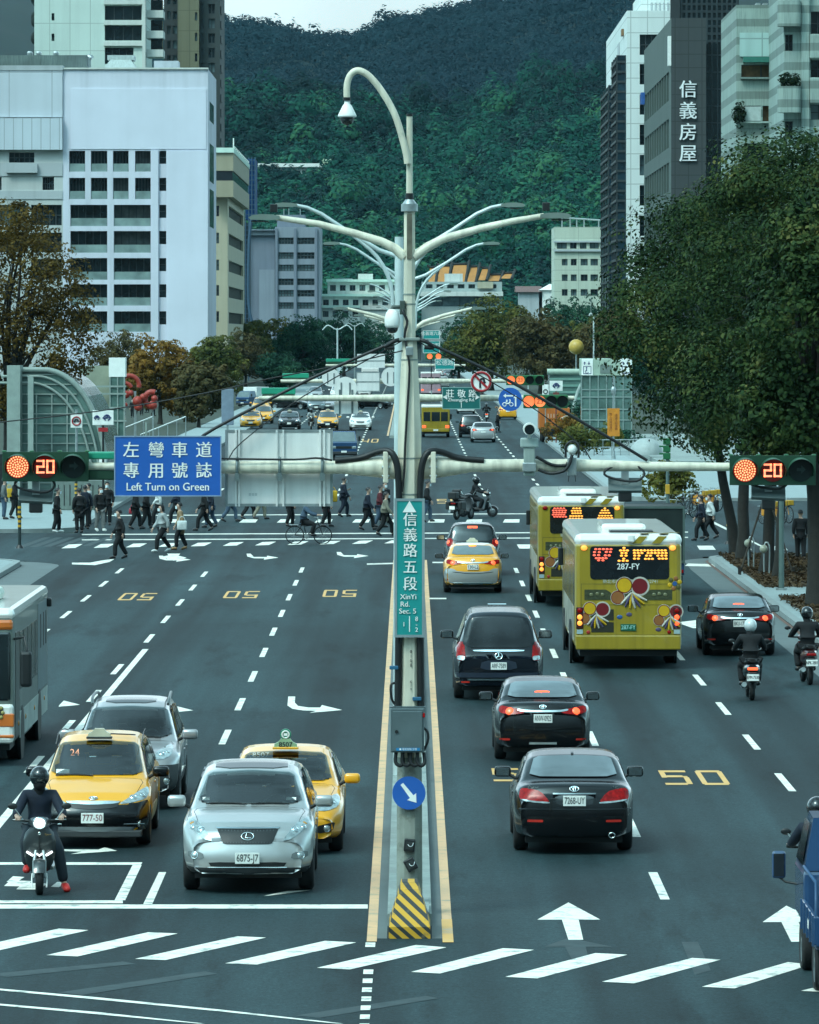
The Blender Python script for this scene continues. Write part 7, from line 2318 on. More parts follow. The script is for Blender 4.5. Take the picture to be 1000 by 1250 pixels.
def pose_meshes(kind,ph,style,hgt):
 key=(kind,ph,style,hgt)
 if key in _pose:return _pose[key]
 J,k=joints(kind,ph,hgt)
 out={}
 S=Skel()
 rd=.72 if kind.startswith('ride')else .9
 pel=S.add(J['pelvis'],(.135*rd,.105*rd))
 wst=S.add(J['waist'],(.125*rd,.095*rd),pel)
 chs=S.add(J['chest'],(.15*rd,.105*rd),wst)
 upc=S.add(J['neck'].lerp(J['chest'],.30),(.11*rd,.08*rd),chs)
 nk=S.add(J['neck'].lerp(J['head'],.25),.052,upc)
 hd=J['head']
 fw=Vector((0,-1,0))
 jaw=S.add(hd+Vector((0,-.012,.02))*k,(.068,.08),nk)
 mid=S.add(hd+Vector((0,.0,.10))*k,(.082,.10),jaw)
 S.add(hd+Vector((0,.008,.185))*k,(.066,.082),mid)
 S.add(hd+Vector((0,-.115,.07))*k,(.014,.016),mid)
 for n in 'RL':
  sg=1 if n=='R' else-1
  S.add(hd+Vector((sg*.093,.012,.085))*k,(.012,.022),mid)
  sh=S.add(J['sh'+n],.055,upc)
  el=S.add(J['elb'+n],.040,sh)
  wr=S.add(J['wri'+n],.029,el)
  d=(J['hand'+n]-J['wri'+n]).normalized()
  side=Vector((0,0,1))if kind in('ride','ridefoot')else Vector((0,1,0))
  side=(side-d*side.dot(d)).normalized()
  side2=d.cross(side)
  if kind in('ride','ridefoot'):side=side2
  pa=S.add(J['wri'+n]+d*.055*k,(.040,.022),wr)
  pe=S.add(J['wri'+n]+d*.095*k,(.038,.018),pa)
  inw=Vector((-sg,0,0))if kind not in('ride','ridefoot')else Vector((0,0,-1))
  for q,ln in zip((-.030,-.010,.010,.030),(.062,.074,.070,.055)):
   b=J['wri'+n]+d*.105*k+side*q*k
   f1=S.add(b+d*ln*.5*k+inw*.008,.0095,pe)
   S.add(b+d*ln*.9*k+inw*(.03 if kind=='walk' else .05),.0085,f1)
  t1=S.add(J['wri'+n]+d*.06*k-side*.045*k,.012,pa)
  S.add(J['wri'+n]+d*.095*k-side*.058*k+inw*.012,.010,t1)
  hp=S.add(J['hip'+n],(.075,.075),pel)
  kn=S.add(J['knee'+n],.056,hp)
  an=S.add(J['ank'+n],.042,kn)
  S.add(J['toe'+n],.034,an)
 out['body']=S.mesh(1)
 hb=MB()
 c=hd+Vector((0,.018,.125))*k
 if style.startswith('helmet'):
  hb.ball(c+Vector((0,-.012,-.015)),(.138,.160,.150),20,14)
  out['visor']=None
  vb=MB()
  V,Fc=[],[]
  for i in range(6):
   z=-.085+.125*i/5
   for j in range(11):
    a=-pi/2-1.15+2.3*j/10
    q=sqrt(max(0.05,1-(z/.152)**2))
    V.append(c+Vector((.1405*q*cos(a),-.012+.163*q*sin(a),z-.015)))
  for i in range(5):
   for j in range(10):
    Fc.append((i*11+j,i*11+j+1,(i+1)*11+j+1,(i+1)*11+j))
  vb.add(V,Fc,True)
  out['visor']=vb.mesh('visor')
  out['helmet']=hb.mesh('helmet')
  sc=MB().ball(hd+Vector((0,-.015,.02))*k,(.095,.115,.115),16,10)
  sc.cyl(J['neck']+Vector((0,.01,-.04)),hd+Vector((0,0,.02)),.085,.078)
  out['scarf']=sc.mesh('neck_warmer')
 else:
  V,Fc=[],[]
  nu,nv=18,8
  low=-.04 if style!='long' else-.16
  for i in range(nv+1):
   t=i/nv
   for j in range(nu):
    a=2*pi*j/nu
    front=max(0,-sin(a))
    zl=low*k+(.07-low)*k*min(1,front*1.5)
    z=.098*k*cos(t*pi/2)if t<.999 else 0
    ang=t*pi/2
    r=sin(ang)
    zz=(1-t)*.098*k+0
    zz=cos(ang)*.098*k+(zl-0)*max(0,(t-.5)*2)**1.5
    wob=1+.04*sin(5*a+3*t)
    V.append(c+Vector((.098*r*cos(a)*wob,.118*r*sin(a)*wob,zz)))
  for i in range(nv):
   for j in range(nu):
    Fc.append((i*nu+j,i*nu+(j+1)%nu,(i+1)*nu+(j+1)%nu,(i+1)*nu+j))
  hb.add(V,Fc,True)
  out['hair']=hb.mesh('hair')
 mk=MB()
 V,Fc=[],[]
 for i in range(4):
  for j in range(7):
   a=-pi/2-.95+1.9*j/6
   V.append(hd+Vector((.083*cos(a),-.012+.118*sin(a)-(.014 if j==3 else 0),-.015+.035*i-.012*abs(j-3)/3))*k)
 for i in range(3):
  for j in range(6):
   Fc.append((i*7+j,i*7+j+1,(i+1)*7+j+1,(i+1)*7+j))
 mk.add(V,Fc,True)
 out['face_mask']=mk.mesh('face_mask')
 ey=MB()
 for sg in(-1,1):
  ey.ball(hd+Vector((sg*.034,-.092,.108))*k,(.013,.008,.008),8,6)
 out['eyes']=ey.mesh('eyes')
 S=Skel()
 wide={'coat':1.08,'dress':1.05}.get(style,1.0)
 pel=S.add(J['pelvis']+Vector((0,0,.02)),(.165*wide,.130*wide))
 wst=S.add(J['waist'],(.165*wide,.135*wide),pel)
 chs=S.add(J['chest'],(.185,.145),wst)
 upc=S.add(J['neck'].lerp(J['chest'],.30),(.145,.115),chs)
 S.add(J['neck'].lerp(J['head'],.05),.070,upc)
 for n in 'RL':
  sh=S.add(J['sh'+n]+Vector((0,0,-.005)),.090,upc)
  el=S.add(J['elb'+n],.074,sh)
  S.add(J['wri'+n],.058,el)
 if style in('coat','dress','long'):
  a=S.add(J['pelvis']+Vector((0,.0,-.18))*k,(.175,.15),pel)
  S.add(J['pelvis']+Vector((0,.0,-.36))*k,(.185,.17),a)
 else:
  S.add(J['pelvis']+Vector((0,0,-.07))*k,(.160,.13),pel)
 out['jacket']=S.mesh(1)
 S=Skel()
 pel=S.add(J['pelvis']+Vector((0,0,.04)),(.17,.15))
 for n in 'RL':
  hp=S.add(J['hip'+n]+Vector((0,0,-.03)),(.135,.135),pel)
  kn=S.add(J['knee'+n],.095,hp)
  md=S.add(J['knee'+n].lerp(J['ank'+n],.5),.084,kn)
  S.add(J['ank'+n]+Vector((0,0,.0)),.076,md)
 out['trousers']=S.mesh(1)
 out['shoes']=[]
 for n in 'RL':
  S=Skel()
  a=S.add(J['ank'+n]+Vector((0,.03,-.04)),(.060,.056))
  b=S.add(J['ank'+n].lerp(J['toe'+n],.6),(.066,.056),a)
  S.add(J['toe'+n]+(J['toe'+n]-J['ank'+n]).normalized()*.06,(.056,.042),b)
  out['shoes'].append(S.mesh(1))
 out['J']=J
 _pose[key]=out
 return out
def cloth(name,col):
 return pm('cloth_'+name,col,0.85,var=0.2,scale=7,bump=0.25,bscale=14)
C_BLACK=cloth('black',(.005,.006,.0075));C_NAVY=cloth('navy',(.006,.012,.026));C_GREY=cloth('grey',(.13,.14,.14))
C_WHITE=cloth('white',(.6,.64,.63));C_TAN=cloth('tan',(.30,.20,.11));C_DENIM=cloth('denim',(.05,.085,.13))
C_MAROON=cloth('maroon',(.09,.012,.018));C_KHAKI=cloth('khaki',(.22,.21,.16));C_RED=cloth('red',(.5,.02,.02))
C_YEL=cloth('yellow',(.6,.36,.02));C_LGREY=cloth('light_grey',(.34,.37,.37));C_OLIVE=cloth('olive',(.05,.055,.04))
MASKM=pm('mask_white',(.62,.72,.74),.8)
SHOEB=pm('shoe_black',(.012,.012,.013),.4);SHOEW=pm('shoe_white',(.6,.62,.6),.5);SHOER=pm('shoe_red',(.55,.025,.02),.5)
def person(label,loc,face,kind='walk',ph=1.0,style='short',top=C_BLACK,legs=C_BLACK,shoe=SHOEB,mask=True,hgt=1.68,group=None,hairm=HAIRM,helm=None,z=0.0):
 P=pose_meshes(kind,ph,style,hgt)
 r=thing('person',label,'person',(loc[0],loc[1],z),face,group)
 b=link('body',P['body'],SKIN,r)
 if 'hair' in P:link('hair',P['hair'],hairm,r)
 else:
  h=link('helmet',P['helmet'],helm,r)
  link('visor',P['visor'],GLASS,h)
  link('neck_warmer',P['scarf'],C_BLACK,r)
 link('jacket',P['jacket'],top,r)
 link('trousers',P['trousers'],legs,r)
 for s in P['shoes']:link('shoe',s,shoe,r)
 if mask:link('face_mask',P['face_mask'],MASKM,r)
 link('eyes',P['eyes'],HAIRM,r)
 return r
def bag(label,person_obj,off,mat,size=(.30,.12,.26),kind='handbag',handle=True):
 """a bag hanging at an offset in the person's own axes"""
 M=Matrix.Translation(person_obj.location)@RZ(person_obj.rotation_euler.z)
 p=M@Vector(off)
 mb=MB().box(-size[0]/2,size[0]/2,-size[1]/2,size[1]/2,0,size[2],b=min(size)*.3)
 r=thing(kind,label,'bag',p,person_obj.rotation_euler.z+(pi/2 if kind!='backpack' else 0))
 o=mb.build('bag_body',mat,r)
 for pl in o.data.polygons:pl.use_smooth=True
 if handle:
  w=size[0]*.3
  MB().tube([(w*cos(t),0,size[2]-.01+.16*sin(t))for t in np.linspace(0,pi,9)],.012,6).build('handle',mat,r)
 return r
# --------- scooters
def scooter(label,loc,rot,paintm,plate='',lit_rear=False,box=False,group=None,near=False,cat='scooter',name='motor_scooter',trim=BLACK):
 r=thing(name,label,cat,(loc[0],loc[1],0),rot,group)
 R=.235
 for y in(-.64,.62):
  w=MB().lathe([(R*.6,-.045),(R*.9,-.055),(R,-.03),(R,.03),(R*.9,.055),(R*.6,.045)],24,RY(pi/2)).build('wheel',RUBBER,r,(0,y,R))
  m=MB().lathe([(.001,.04),(R*.3,.045),(R*.62,.03),(R*.62,-.03),(R*.3,-.045),(.001,-.04)],20,RY(pi/2))
  m.build('rim',pm('alloy',(0.35,0.37,0.38),0.3,metal=0.9),w)
 def loft(name,secs,mat,n=14,p=2.6):
  """secs: (y, z centre, half width, half height)"""
  V,Fc=[],[]
  for(y,z,a,b)in secs:
   for j in range(n):
    t=2*pi*j/n
    cx,sz=cos(t),sin(t)
    V.append((a*math.copysign(abs(cx)**(2/p),cx),y,z+b*math.copysign(abs(sz)**(2/p),sz)))
  for i in range(len(secs)-1):
   for j in range(n):
    Fc.append((i*n+j,(i+1)*n+j,(i+1)*n+(j+1)%n,i*n+(j+1)%n))
  mb=MB().add(V,Fc,True)
  mb.add(V[:n],[tuple(range(n))]);mb.add(V[-n:],[tuple(range(n-1,-1,-1))])
  return mb.build(name,mat,r)
 loft('rear_body',[(.02,.55,.13,.14),(.15,.58,.17,.17),(.45,.63,.19,.15),(.75,.68,.16,.12),(.93,.71,.09,.07)],paintm)
 loft('seat',[(.0,.76,.12,.035),(.1,.785,.15,.05),(.45,.80,.16,.055),(.72,.84,.13,.05),(.82,.85,.08,.03)],pm('seat_vinyl',(.015,.014,.014),.55,bump=.2))
 MB().box(-.15,.15,-.32,.14,.30,.37,b=.03).build('footboard',trim,r)
 MB().box(-.10,.10,-.1,.55,.22,.44,b=.05).build('engine_block',BLACK,r)
 sh=[]
 for(z,a,y)in((.30,.12,-.34),(.42,.19,-.38),(.58,.225,-.42),(.72,.23,-.44),(.84,.20,-.45),(.92,.13,-.45)):
  sh.append((z,a,y))
 V,Fc=[],[]
 nj=9
 for(z,a,y)in sh:
  for j in range(nj):
   u=-1+2*j/(nj-1)
   V.append((a*u,y-.09*(1-u*u),z))
  for j in range(nj):
   u=1-2*j/(nj-1)
   V.append((a*u,y+.05,z))
 m2=nj*2
 for i in range(len(sh)-1):
  for j in range(m2):
   Fc.append((i*m2+j,i*m2+(j+1)%m2,(i+1)*m2+(j+1)%m2,(i+1)*m2+j))
 mb=MB().add(V,Fc,True)
 mb.add(V[:m2],[tuple(range(m2-1,-1,-1))]);mb.add(V[-m2:],[tuple(range(m2))])
 fs=mb.build('front_shield',paintm,r)
 V,Fc=[],[]
 for i in range(9):
  a=radians(20+120*i/8)
  for j in range(5):
   u=-1+j/2
   rr=R+.035-.02*u*u
   V.append((.085*u,-.64-rr*cos(a),R+rr*sin(a)))
 for i in range(8):
  for j in range(4):
   Fc.append((i*5+j,i*5+j+1,(i+1)*5+j+1,(i+1)*5+j))
 MB().add(V,Fc,True).build('front_fender',paintm,r)
 fk=MB()
 for s in(-1,1):fk.tube([(s*.075,-.64,R),(s*.075,-.58,.46),(s*.05,-.50,.60)],.022,8)
 fk.build('front_fork',STEEL,r)
 MB().tube([(0,-.50,.60),(0,-.40,.98)],.035,8).build('steering_column',BLACK,r)
 loft('handlebar_cover',[(-.52,.985,.10,.06),(-.45,1.0,.15,.075),(-.36,1.0,.14,.06),(-.30,.99,.09,.04)],paintm)
 hb=MB().tube([(-.36,-.34,1.03),(-.16,-.40,1.01),(.16,-.40,1.01),(.36,-.34,1.03)],.019,8)
 h=hb.build('handlebar',BLACK,r)
 for s in(-1,1):
  MB().cyl((s*.25,-.375,1.02),(s*.37,-.335,1.03),.024).build('grip',RUBBER,h)
  MB().tube([(s*.22,-.42,1.03),(s*.30,-.47,1.025),(s*.37,-.43,1.03)],.009,6).build('brake_lever',STEEL,h)
  mr=MB().tube([(s*.24,-.39,1.03),(s*.30,-.40,1.12),(s*.35,-.42,1.19)],.009,6)
  ms=mr.build('mirror_stem',STEEL,r)
  mb2=MB().ball((0,0,0),(.07,.018,.045),14,8,M=TR(s*.375,-.425,1.215))
  mb2.build('mirror',BLACK,ms)
 hl=MB().ball((0,0,0),(.082,.04,.070),18,10,M=TR(0,-.525,.985)).build('headlight',WHITELIT if near else LAMPGLASS,r)
 MB().tube([(.090*cos(t),-.535,.985+.078*sin(t))for t in np.linspace(0,2*pi,24)[:-1]],.012,6,closed=True).build('headlight_ring',CHROME,hl)
 MB().box(-.11,.11,.90,.955,.66,.72,b=.015).build('tail_lamp',REDLIT if lit_rear else REDLENS,r)
 MB().box(-.085,.085,.80,1.02,.40,.62,M=TR(0,0,0),b=.02).build('rear_mudguard',BLACK,r)
 pl=MB().box(-.13,.13,1.022,1.034,.44,.58,b=.004).build('licence_plate',PLATE,r)
 if plate:
  lettering(plate,.10,INK,pl,(0,1.036,.51),pi,sx=.62,name='plate_number',depth=.001,bold=.002)
 MB().tube([(.16,.15,.30),(.18,.5,.30),(.18,.92,.36)],[.03,.05,.055],10).build('exhaust',STEEL,r)
 MB().tube([(-.12,.70,.86),(-.13,.92,.90),(.13,.92,.90),(.12,.70,.86)],.014,6).build('grab_rail',BLACK,r)
 for s in(-1,1):
  ind=MB().ball((s*.17,-.47,.66),(.05,.03,.03),10,6)if not near else MB().box(-.055,.055,-.012,.012,-.014,.014,M=TR(s*.135,-.505,.56)@RZ(s*.35)@RY(-s*.5),b=.006)
  ind.build('indicator',LAMPGLASS if not near else WHITELIT,r)
 if near:
  MB().tube([(-.05,-.52,.57),(0,-.535,.53),(.05,-.52,.57)],.012,6).build('emblem_chevron',WHITELIT,r)
  MB().box(-.012,.012,-.548,-.53,.60,.90).build('shield_ridge',trim,r)
  MB().ball((0,-.545,.84),(.022,.008,.026),10,6).build('emblem',CHROME,r)
  lettering('Sunno',.04,CHROME,r,(.12,-.52,.83),.35,name='badge',depth=.002)
  for s in(-1,1):
   MB().tube([(s*.10,-.70,.30),(s*.105,-.78,.22),(s*.10,-.83,.12)],.01,6).build('fork_trim',WHITE,r)
 if box:
  MB().box(-.20,.20,.72,1.08,.88,1.18,b=.05).build('top_box',BLACK,r)
  for s in(-1,1):
   MB().box(s*.29-.1,s*.29+.1,.45,.92,.42,.78,b=.05).build('pannier',BLACK,r)
 return r
# --------- bicycles
def bicycle(label,loc,rot,mat,basket=False,group=None,z=0.0):
 r=thing('bicycle',label,'bicycle',(loc[0],loc[1],z),rot,group)
 R=.33
 for y in(-.52,.52):
  w=MB().tube([(0,y+R*cos(t),R+R*sin(t))for t in np.linspace(0,2*pi,33)[:-1]],.02,6,closed=True).build('wheel',RUBBER,r)
  sp=MB()
  for k in range(12):
   a=pi*k/6
   sp.tube([(0,y,R),(0,y+R*.95*cos(a),R+R*.95*sin(a))],.003,3)
  sp.build('spokes',STEEL,w)
 fr=MB()
 bb,st,hd,ra,fa=(0,.08,.28),(0,.20,.78),(0,-.34,.82),(0,.52,R),(0,-.52,R)
 for a,b in((bb,st),(bb,hd),(st,ra),(bb,ra),((0,.17,.66),(0,-.36,.72)),(hd,fa)):
  fr.tube([a,b],.018,8)
 fr.build('frame',mat,r)
 MB().box(-.07,.07,.08,.32,.80,.86,b=.025).build('saddle',BLACK,r)
 MB().tube([(-.27,-.20,1.0),(-.10,-.32,.98),(0,-.34,.82),(0,-.34,.98),(.10,-.32,.98),(.27,-.20,1.0)],.013,6).build('handlebar',STEEL,r)
 MB().cyl((-.09,.08,.28),(.09,.08,.28),.03).cyl((-.02,.08,.28),(.0,.08,.28),.09).build('crank',STEEL,r)
 for s in(-1,1):
  MB().box(s*.10,s*.18,.02+s*.12,.10+s*.12,.26-s*.1,.285-s*.1).build('pedal',BLACK,r)
 if basket:
  b=MB()
  b.box(-.16,.16,-.66,-.42,.70,.71)
  for z0 in(.75,.82,.90):
   b.tube([(-.16,-.66,z0),(.16,-.66,z0),(.16,-.42,z0),(-.16,-.42,z0)],.006,4,closed=True)
  for x0 in np.linspace(-.16,.16,6):
   for y0 in(-.66,-.42):b.tube([(x0,y0,.70),(x0,y0,.90)],.005,4)
  b.build('basket',BLACK,r)
  MB().box(-.12,.12,.40,.72,.70,.72).build('rear_rack',STEEL,r)
 return r
# --------- vehicles
SILVER=paint('silver',(.50,.50,.49),.55,.30);SILVER2=paint('silver_grey',(0.421,0.4,0.399),.55,.32)
YELLOW=paint('taxi_yellow',(.88,.385,.010));BLACKP=pm('paint_black',(.003,.0035,.0045),.22,coat=.35,spec=.35);NAVYP=pm('paint_blue_black',(.003,.005,.010),.22,coat=.35,spec=.35)
WHITEP=paint('white',(0.88,0.84,0.798));GREYP=paint('grey',(.16,.19,.20),.4);BLUEP=paint('truck_blue',(.014,.055,.14))
CLAD=pm('cladding',(.03,.034,.036),.6,bump=.1)
def front_y(py,kind):return GY(py)-SPECS[kind]['fa']
def rear_y(py,kind):return GY(py)-(SPECS[kind]['L']-SPECS[kind]['ra'])
def carx(px,y):return(px-500)*y/F
def place(kind,px,py,away):
 y=rear_y(py,kind)if away else front_y(py,kind)
 return(carx(px,y),y)
# --- silver crossover in front
c=Car('crossover','silver crossover with a slatted grille waiting first at the stop line','car',place('crossover',302,1085,False),False,SILVER,name='crossover_car')
c.glass(CLEARG,shield=CLEARG);c.interior();c.mirrors(big=1.12);c.wipers()
c.p('roof_glass','top',[(-.52,-.22),(.52,-.22),(.50,.55),(-.50,.55)],pm('roof_glass',(.02,.03,.033),.06,spec=.7),off=.006)
g=c.p('grille','front',[(-.43,.90),(.43,.90),(.335,.70),(-.335,.70)],BLACK,w=.06)
for i in range(17):
 x=-.36+.72*i/16
 q0,n0=hit(c.bvh,'front',x*.86,.715);q1,n1=hit(c.bvh,'front',x,.885)
 MB().tube([q0+n0*.008,q1+n1*.008],.0055,5).build('grille_bar',pm('grille_bar',(.10,.11,.115),.3,metal=.7),g)
c.p('grille_trim','front',[(-.45,.915),(.45,.915),(.43,.895),(-.43,.895)],CHROME,k=0,off=.012)
c.ringem('front',.80,(.085,.062),[[(-.15,.75),(-.35,-.42),(.55,-.42)]])
c.front_basic([(.47,.735),(.62,.76),(.80,.90),(.855,1.0),(.82,1.02),(.66,.955)],None,[(-.55,.455),(.55,.455),(.50,.385),(-.50,.385)],(.74,.54))
for s in(-1,1):
 c.p('fog_recess','front',[(s*.62,.58),(s*.83,.60),(s*.83,.50),(s*.60,.49)],pm('recess_grey',(.16,.18,.18),.5),off=.003)
 c.dome('indicator','front',s*.79,.955,.035,pm('amber_lens',(.5,.22,.04),.2),flat=.3)
c.p('lower_cladding','front',[(-.86,.375),(.86,.375),(.84,.29),(-.84,.29)],CLAD,k=0)
c.plate('front',.515,'6875-J7')
MB().tube([(-.55,0,0),(.55,0,0)],.008,6).build('chrome_strip',CHROME,c.root,(0,hit(c.bvh,'front',0,.40)[0].y-.015,.385))
for x,sx_ in((-.62,.05),(.58,.07)):
 q,nr=hit(c.bvh,'front',x,1.22)
 MB().box(-sx_,sx_,-.002,.002,-.03,.03).build('sticker',PLATE,c.root,q+nr*.009,(-.9,0,0))
# --- yellow taxi with black bumper
def taxi_lamp(car,y,z,txt='',kind=0):
 t=MB().prism([(-.18,0),(.18,0),(.17,.05),(.11,.08),(.07,.13),(-.07,.13),(-.11,.08),(-.17,.05)],-.05,.05,M=TR(0,y,z)@RX(pi/2)).build('taxi_light',pm('taxi_light_%d'%kind,(.60,.56,.42)if kind==0 else(.30,.44,.26),.35),car.root)
 MB().box(-.20,.20,y-.07,y+.07,z-.03,z+.004,b=.01).build('light_base',BLACK if kind==0 else YELLOW,t)
 return t
c=Car('mpv','yellow taxi with a black front bumper behind the scooter rider','taxi',place('mpv',113,1030,False),False,YELLOW,name='taxi')
c.glass(CLEARG,shield=CLEARG);c.interior();c.mirrors(BLACKP,big=1.1);c.wipers()
MB().box(-.74,.74,.05,.4,.17,.275,b=.02).build('lower_valance',CLAD,c.root,(0,hit(c.bvh,'front',0,.35)[0].y-.035,0))
c.p('front_bumper','front',[(-.86,.25),(.86,.25),(.87,.40),(.86,.72),(.78,.70),(.56,.66),(.40,.655),(0,.645),(-.40,.655),(-.56,.66),(-.78,.70),(-.86,.72),(-.87,.40)],BLACKP,k=1,w=.08,off=.006)
for s in('left','right'):
 c.p('bumper_side',s,[(-2.24,.23),(-1.80,.23),(-1.76,.45),(-1.82,.66),(-2.16,.68)],BLACKP,off=.006)
 c.p('door_panel',s,[(-.98,.30),(.75,.30),(.75,.55),(-.98,.55)],pm('taxi_ad',(.30,.24,.10),.5,var=.4,scale=6),off=.004)
c.front_basic([(.38,.665),(.56,.675),(.78,.72),(.82,.80),(.80,.885),(.70,.845),(.54,.75)],None,None,(.70,.37))
c.p('grille','front',[(-.40,.69),(.40,.69),(.36,.61),(0,.585),(-.36,.61)],BLACK,off=.012)
c.p('grille_trim','front',[(-.42,.705),(.42,.705),(.38,.672),(0,.655),(-.38,.672)],CHROME,off=.014)
c.p('bumper_lip','front',[(-.74,.335),(.74,.335),(.78,.26),(-.78,.26)],pm('lip_grey',(.16,.18,.19),.4),off=.012)
for s in(-1,1):
 q,nr=hit(c.bvh,'front',s*.62,.37)
 MB().box(-.16,.16,-.012,.0,-.010,.010,b=.003).build('fog_trim',CHROME,c.root,q+nr*.012,(0,0,s*.25))
c.emblem3('front',.745,.062)
c.plate('front',.47,'777-50',ink=pm('plate_maroon',(.20,.02,.03),.5),off=.02)
taxi_lamp(c,-.35,1.565)
q,nr=hit(c.bvh,'front',-.36,1.33)
lettering('24',.15,pm('led_window',(1,.5,.3),.3,emit=(1,.42,.25),estr=.9),c.root,q+nr*.012,0,name='led_number')
bb=c.root.children[-1];bb.rotation_euler=(-.75,0,0)
q,nr=hit(c.bvh,'front',-.52,1.08)
MB().box(-.10,.10,-.002,.002,-.045,.045).build('permit',PLATE,c.root,q+nr*.01,(-.9,0,0))
for s in(-1,1):MB().tube([(s*.66,-.55,1.46),(s*.66,.2,1.595),(s*.64,1.2,1.58),(s*.60,1.7,1.53)],.008,6).build('roof_gutter',BLACK,c.root)
# --- silver suv behind the taxi
c=Car('suv','silver SUV with roof rails half hidden behind the yellow taxi','car',place('suv',152,985,False),False,SILVER2,name='suv_car')
c.glass(CLEARG,shield=CLEARG);c.interior();c.mirrors(big=1.15);c.wipers()
c.front_basic([(.46,.84),(.60,.82),(.75,.88),(.77,1.0),(.70,1.03),(.52,.95)],[(-.40,.93),(.40,.93),(.36,.80),(-.36,.80)],[(-.5,.55),(.5,.55),(.45,.40),(-.45,.40)],(.68,.48))
c.p('lower_cladding','front',[(-.86,.74),(.86,.74),(.86,.30),(-.86,.30)],CLAD,off=.003,k=0)
for s in('left','right'):c.p('lower_cladding',s,[(-2.1,.32),(-1.75,.32),(-1.72,.72),(-2.1,.74)],CLAD,off=.004);c.p('door_cladding',s,[(-.9,.30),(.85,.30),(.85,.52),(-.9,.52)],CLAD,off=.004)
for s in(-1,1):
 MB().tube([(s*.63,-.18,1.62),(s*.645,.02,1.70),(s*.64,.5,1.745),(s*.62,1.3,1.73),(s*.60,1.5,1.66)],.026,8).build('roof_rail',pm('rail_grey',(.14,.16,.16),.4,metal=.5),c.root)
c.p('sunroof','top',[(-.42,-.05),(.42,-.05),(.42,.55),(-.42,.55)],pm('roof_glass',(.02,.03,.033),.06),off=.005)
# --- yellow taxi 8507 behind the crossover
c=Car('sedan','yellow taxi with green roof light 8507 tucked behind the silver crossover','taxi',place('sedan',345,1038,False),False,YELLOW,name='taxi')
c.glass(CLEARG,shield=CLEARG);c.interior();c.mirrors(big=1.05);c.wipers()
c.front_basic([(.50,.66),(.66,.65),(.82,.70),(.85,.80),(.80,.86),(.62,.80),(.52,.72)],[(-.36,.72),(.36,.72),(.30,.60),(-.30,.60)],[(-.40,.46),(.40,.46),(.36,.32),(-.36,.32)])
for s in(-1,1):c.p('fog_recess','front',[(s*.50,.44),(s*.78,.50),(s*.74,.36),(s*.52,.33)],BLACK,w=.15);c.dome('fog_lamp','front',s*.66,.40,.045,LAMPGLASS,ring=CHROME)
t=taxi_lamp(c,-.25,1.475,kind=1)
lettering('8507',.105,INK,t,(0,-.305,1.515),name='light_number',depth=.002,bold=.003)
MB().cyl((0,-.29,1.67),(0,-.21,1.67),.085,n=20).build('light_badge',pm('badge_green',(.02,.22,.12),.4),t)
MB().tube([((.055)*cos(a),-.295,1.67+.055*sin(a))for a in np.linspace(0,2*pi,15)[:-1]],.012,5,closed=True).box(-.03,.03,-.30,-.293,1.65,1.69).build('badge_mark',SIGNW,t)
q,nr=hit(c.bvh,'front',-.38,1.35)
lettering('8507',.10,PLATE,c.root,q+nr*.012,0,name='window_number',sx=1.3);c.root.children[-1].rotation_euler=(-.9,0,0)
# --- near black sedan
c=Car('sedan','black sedan with dark red tail lamps, nearest car in the right lanes','car',place('sedan',701.5,1037,True),True,BLACKP,name='sedan_car')
c.glass(REARG);c.mirrors(big=1.12)
c.rear_basic([(.35,.785),(.50,.95),(.66,.985),(.80,.985),(.82,.86),(.78,.82),(.60,.80)],inner=[(.37,.80),(.60,.812),(.78,.835),(.78,.815),(.58,.785),(.37,.775)],refl=(.47,.70,.50,.535))
c.p('plate_recess','rear',[(-.30,.90),(.30,.90),(.26,.74),(-.26,.74)],pm('black_gloss',(.010,.012,.014),.12,coat=.5),off=.003)
c.p('chrome_strip','rear',[(-.32,.925),(.32,.925),(.32,.905),(-.32,.905)],pm('dark_chrome',(.25,.27,.28),.2,metal=1),off=.012,k=0)
c.emblem3('rear',.985,.066);c.script('rear',.60,1.0,'Camry',.07);c.script('rear',-.62,1.0,'2.0E',.06)
c.plate('rear',.82,'7268-UY')
c.p('bumper_crease','rear',[(-.84,.70),(.84,.70),(.84,.685),(-.84,.685)],pm('black_gloss',(.010,.012,.014),.12),off=.012,k=0)
q,nr=hit(c.bvh,'rear',-.56,.33)
MB().tube([(q.x+.045*cos(a),q.y+.03,.30+.04*sin(a))for a in np.linspace(0,2*pi,17)[:-1]],.009,6,closed=True).build('exhaust_tip',CHROME,c.root)
c.p('antenna_fin','top',[(-.02,1.0),(.02,1.0),(.02,1.12),(-.02,1.12)],BLACKP,off=.03,k=0)
# --- black compact sedan, brake lights on
def compact_rear(c,plate,lit=True,third=True,chrome=True):
 c.rear_basic([(.33,.895),(.36,.945),(.56,.985),(.78,1.02),(.80,.90),(.62,.86),(.45,.875)],lit=lit,refl=(.60,.78,.40,.435))
 if chrome:c.p('chrome_strip','rear',[(-.46,.965),(-.3,.94),(.3,.94),(.46,.965),(.46,.93),(.3,.905),(-.3,.905),(-.46,.93)],CHROME,off=.012)
 c.emblem3('rear',1.0,.06)
 c.plate('rear',.80,plate)
 if third:c.p('high_brake_lamp','rear',[(-.15,1.19),(.15,1.19),(.13,1.245),(-.13,1.245)],REDLIT,off=.012)
 c.p('bumper_crease','rear',[(-.62,.66),(0,.60),(.62,.66),(.60,.64),(0,.585),(-.60,.64)],pm('black_gloss',(.010,.012,.014),.12),off=.012)
c=Car('compact','black sedan with lit brake lamps and a chrome strip, second in the right lanes','car',place('compact',663,926,True),True,BLACKP,name='sedan_car')
c.glass(REARG);c.mirrors(big=1.1);compact_rear(c,'ANW-0925');c.script('rear',-.55,1.01,'ALTIS',.055)
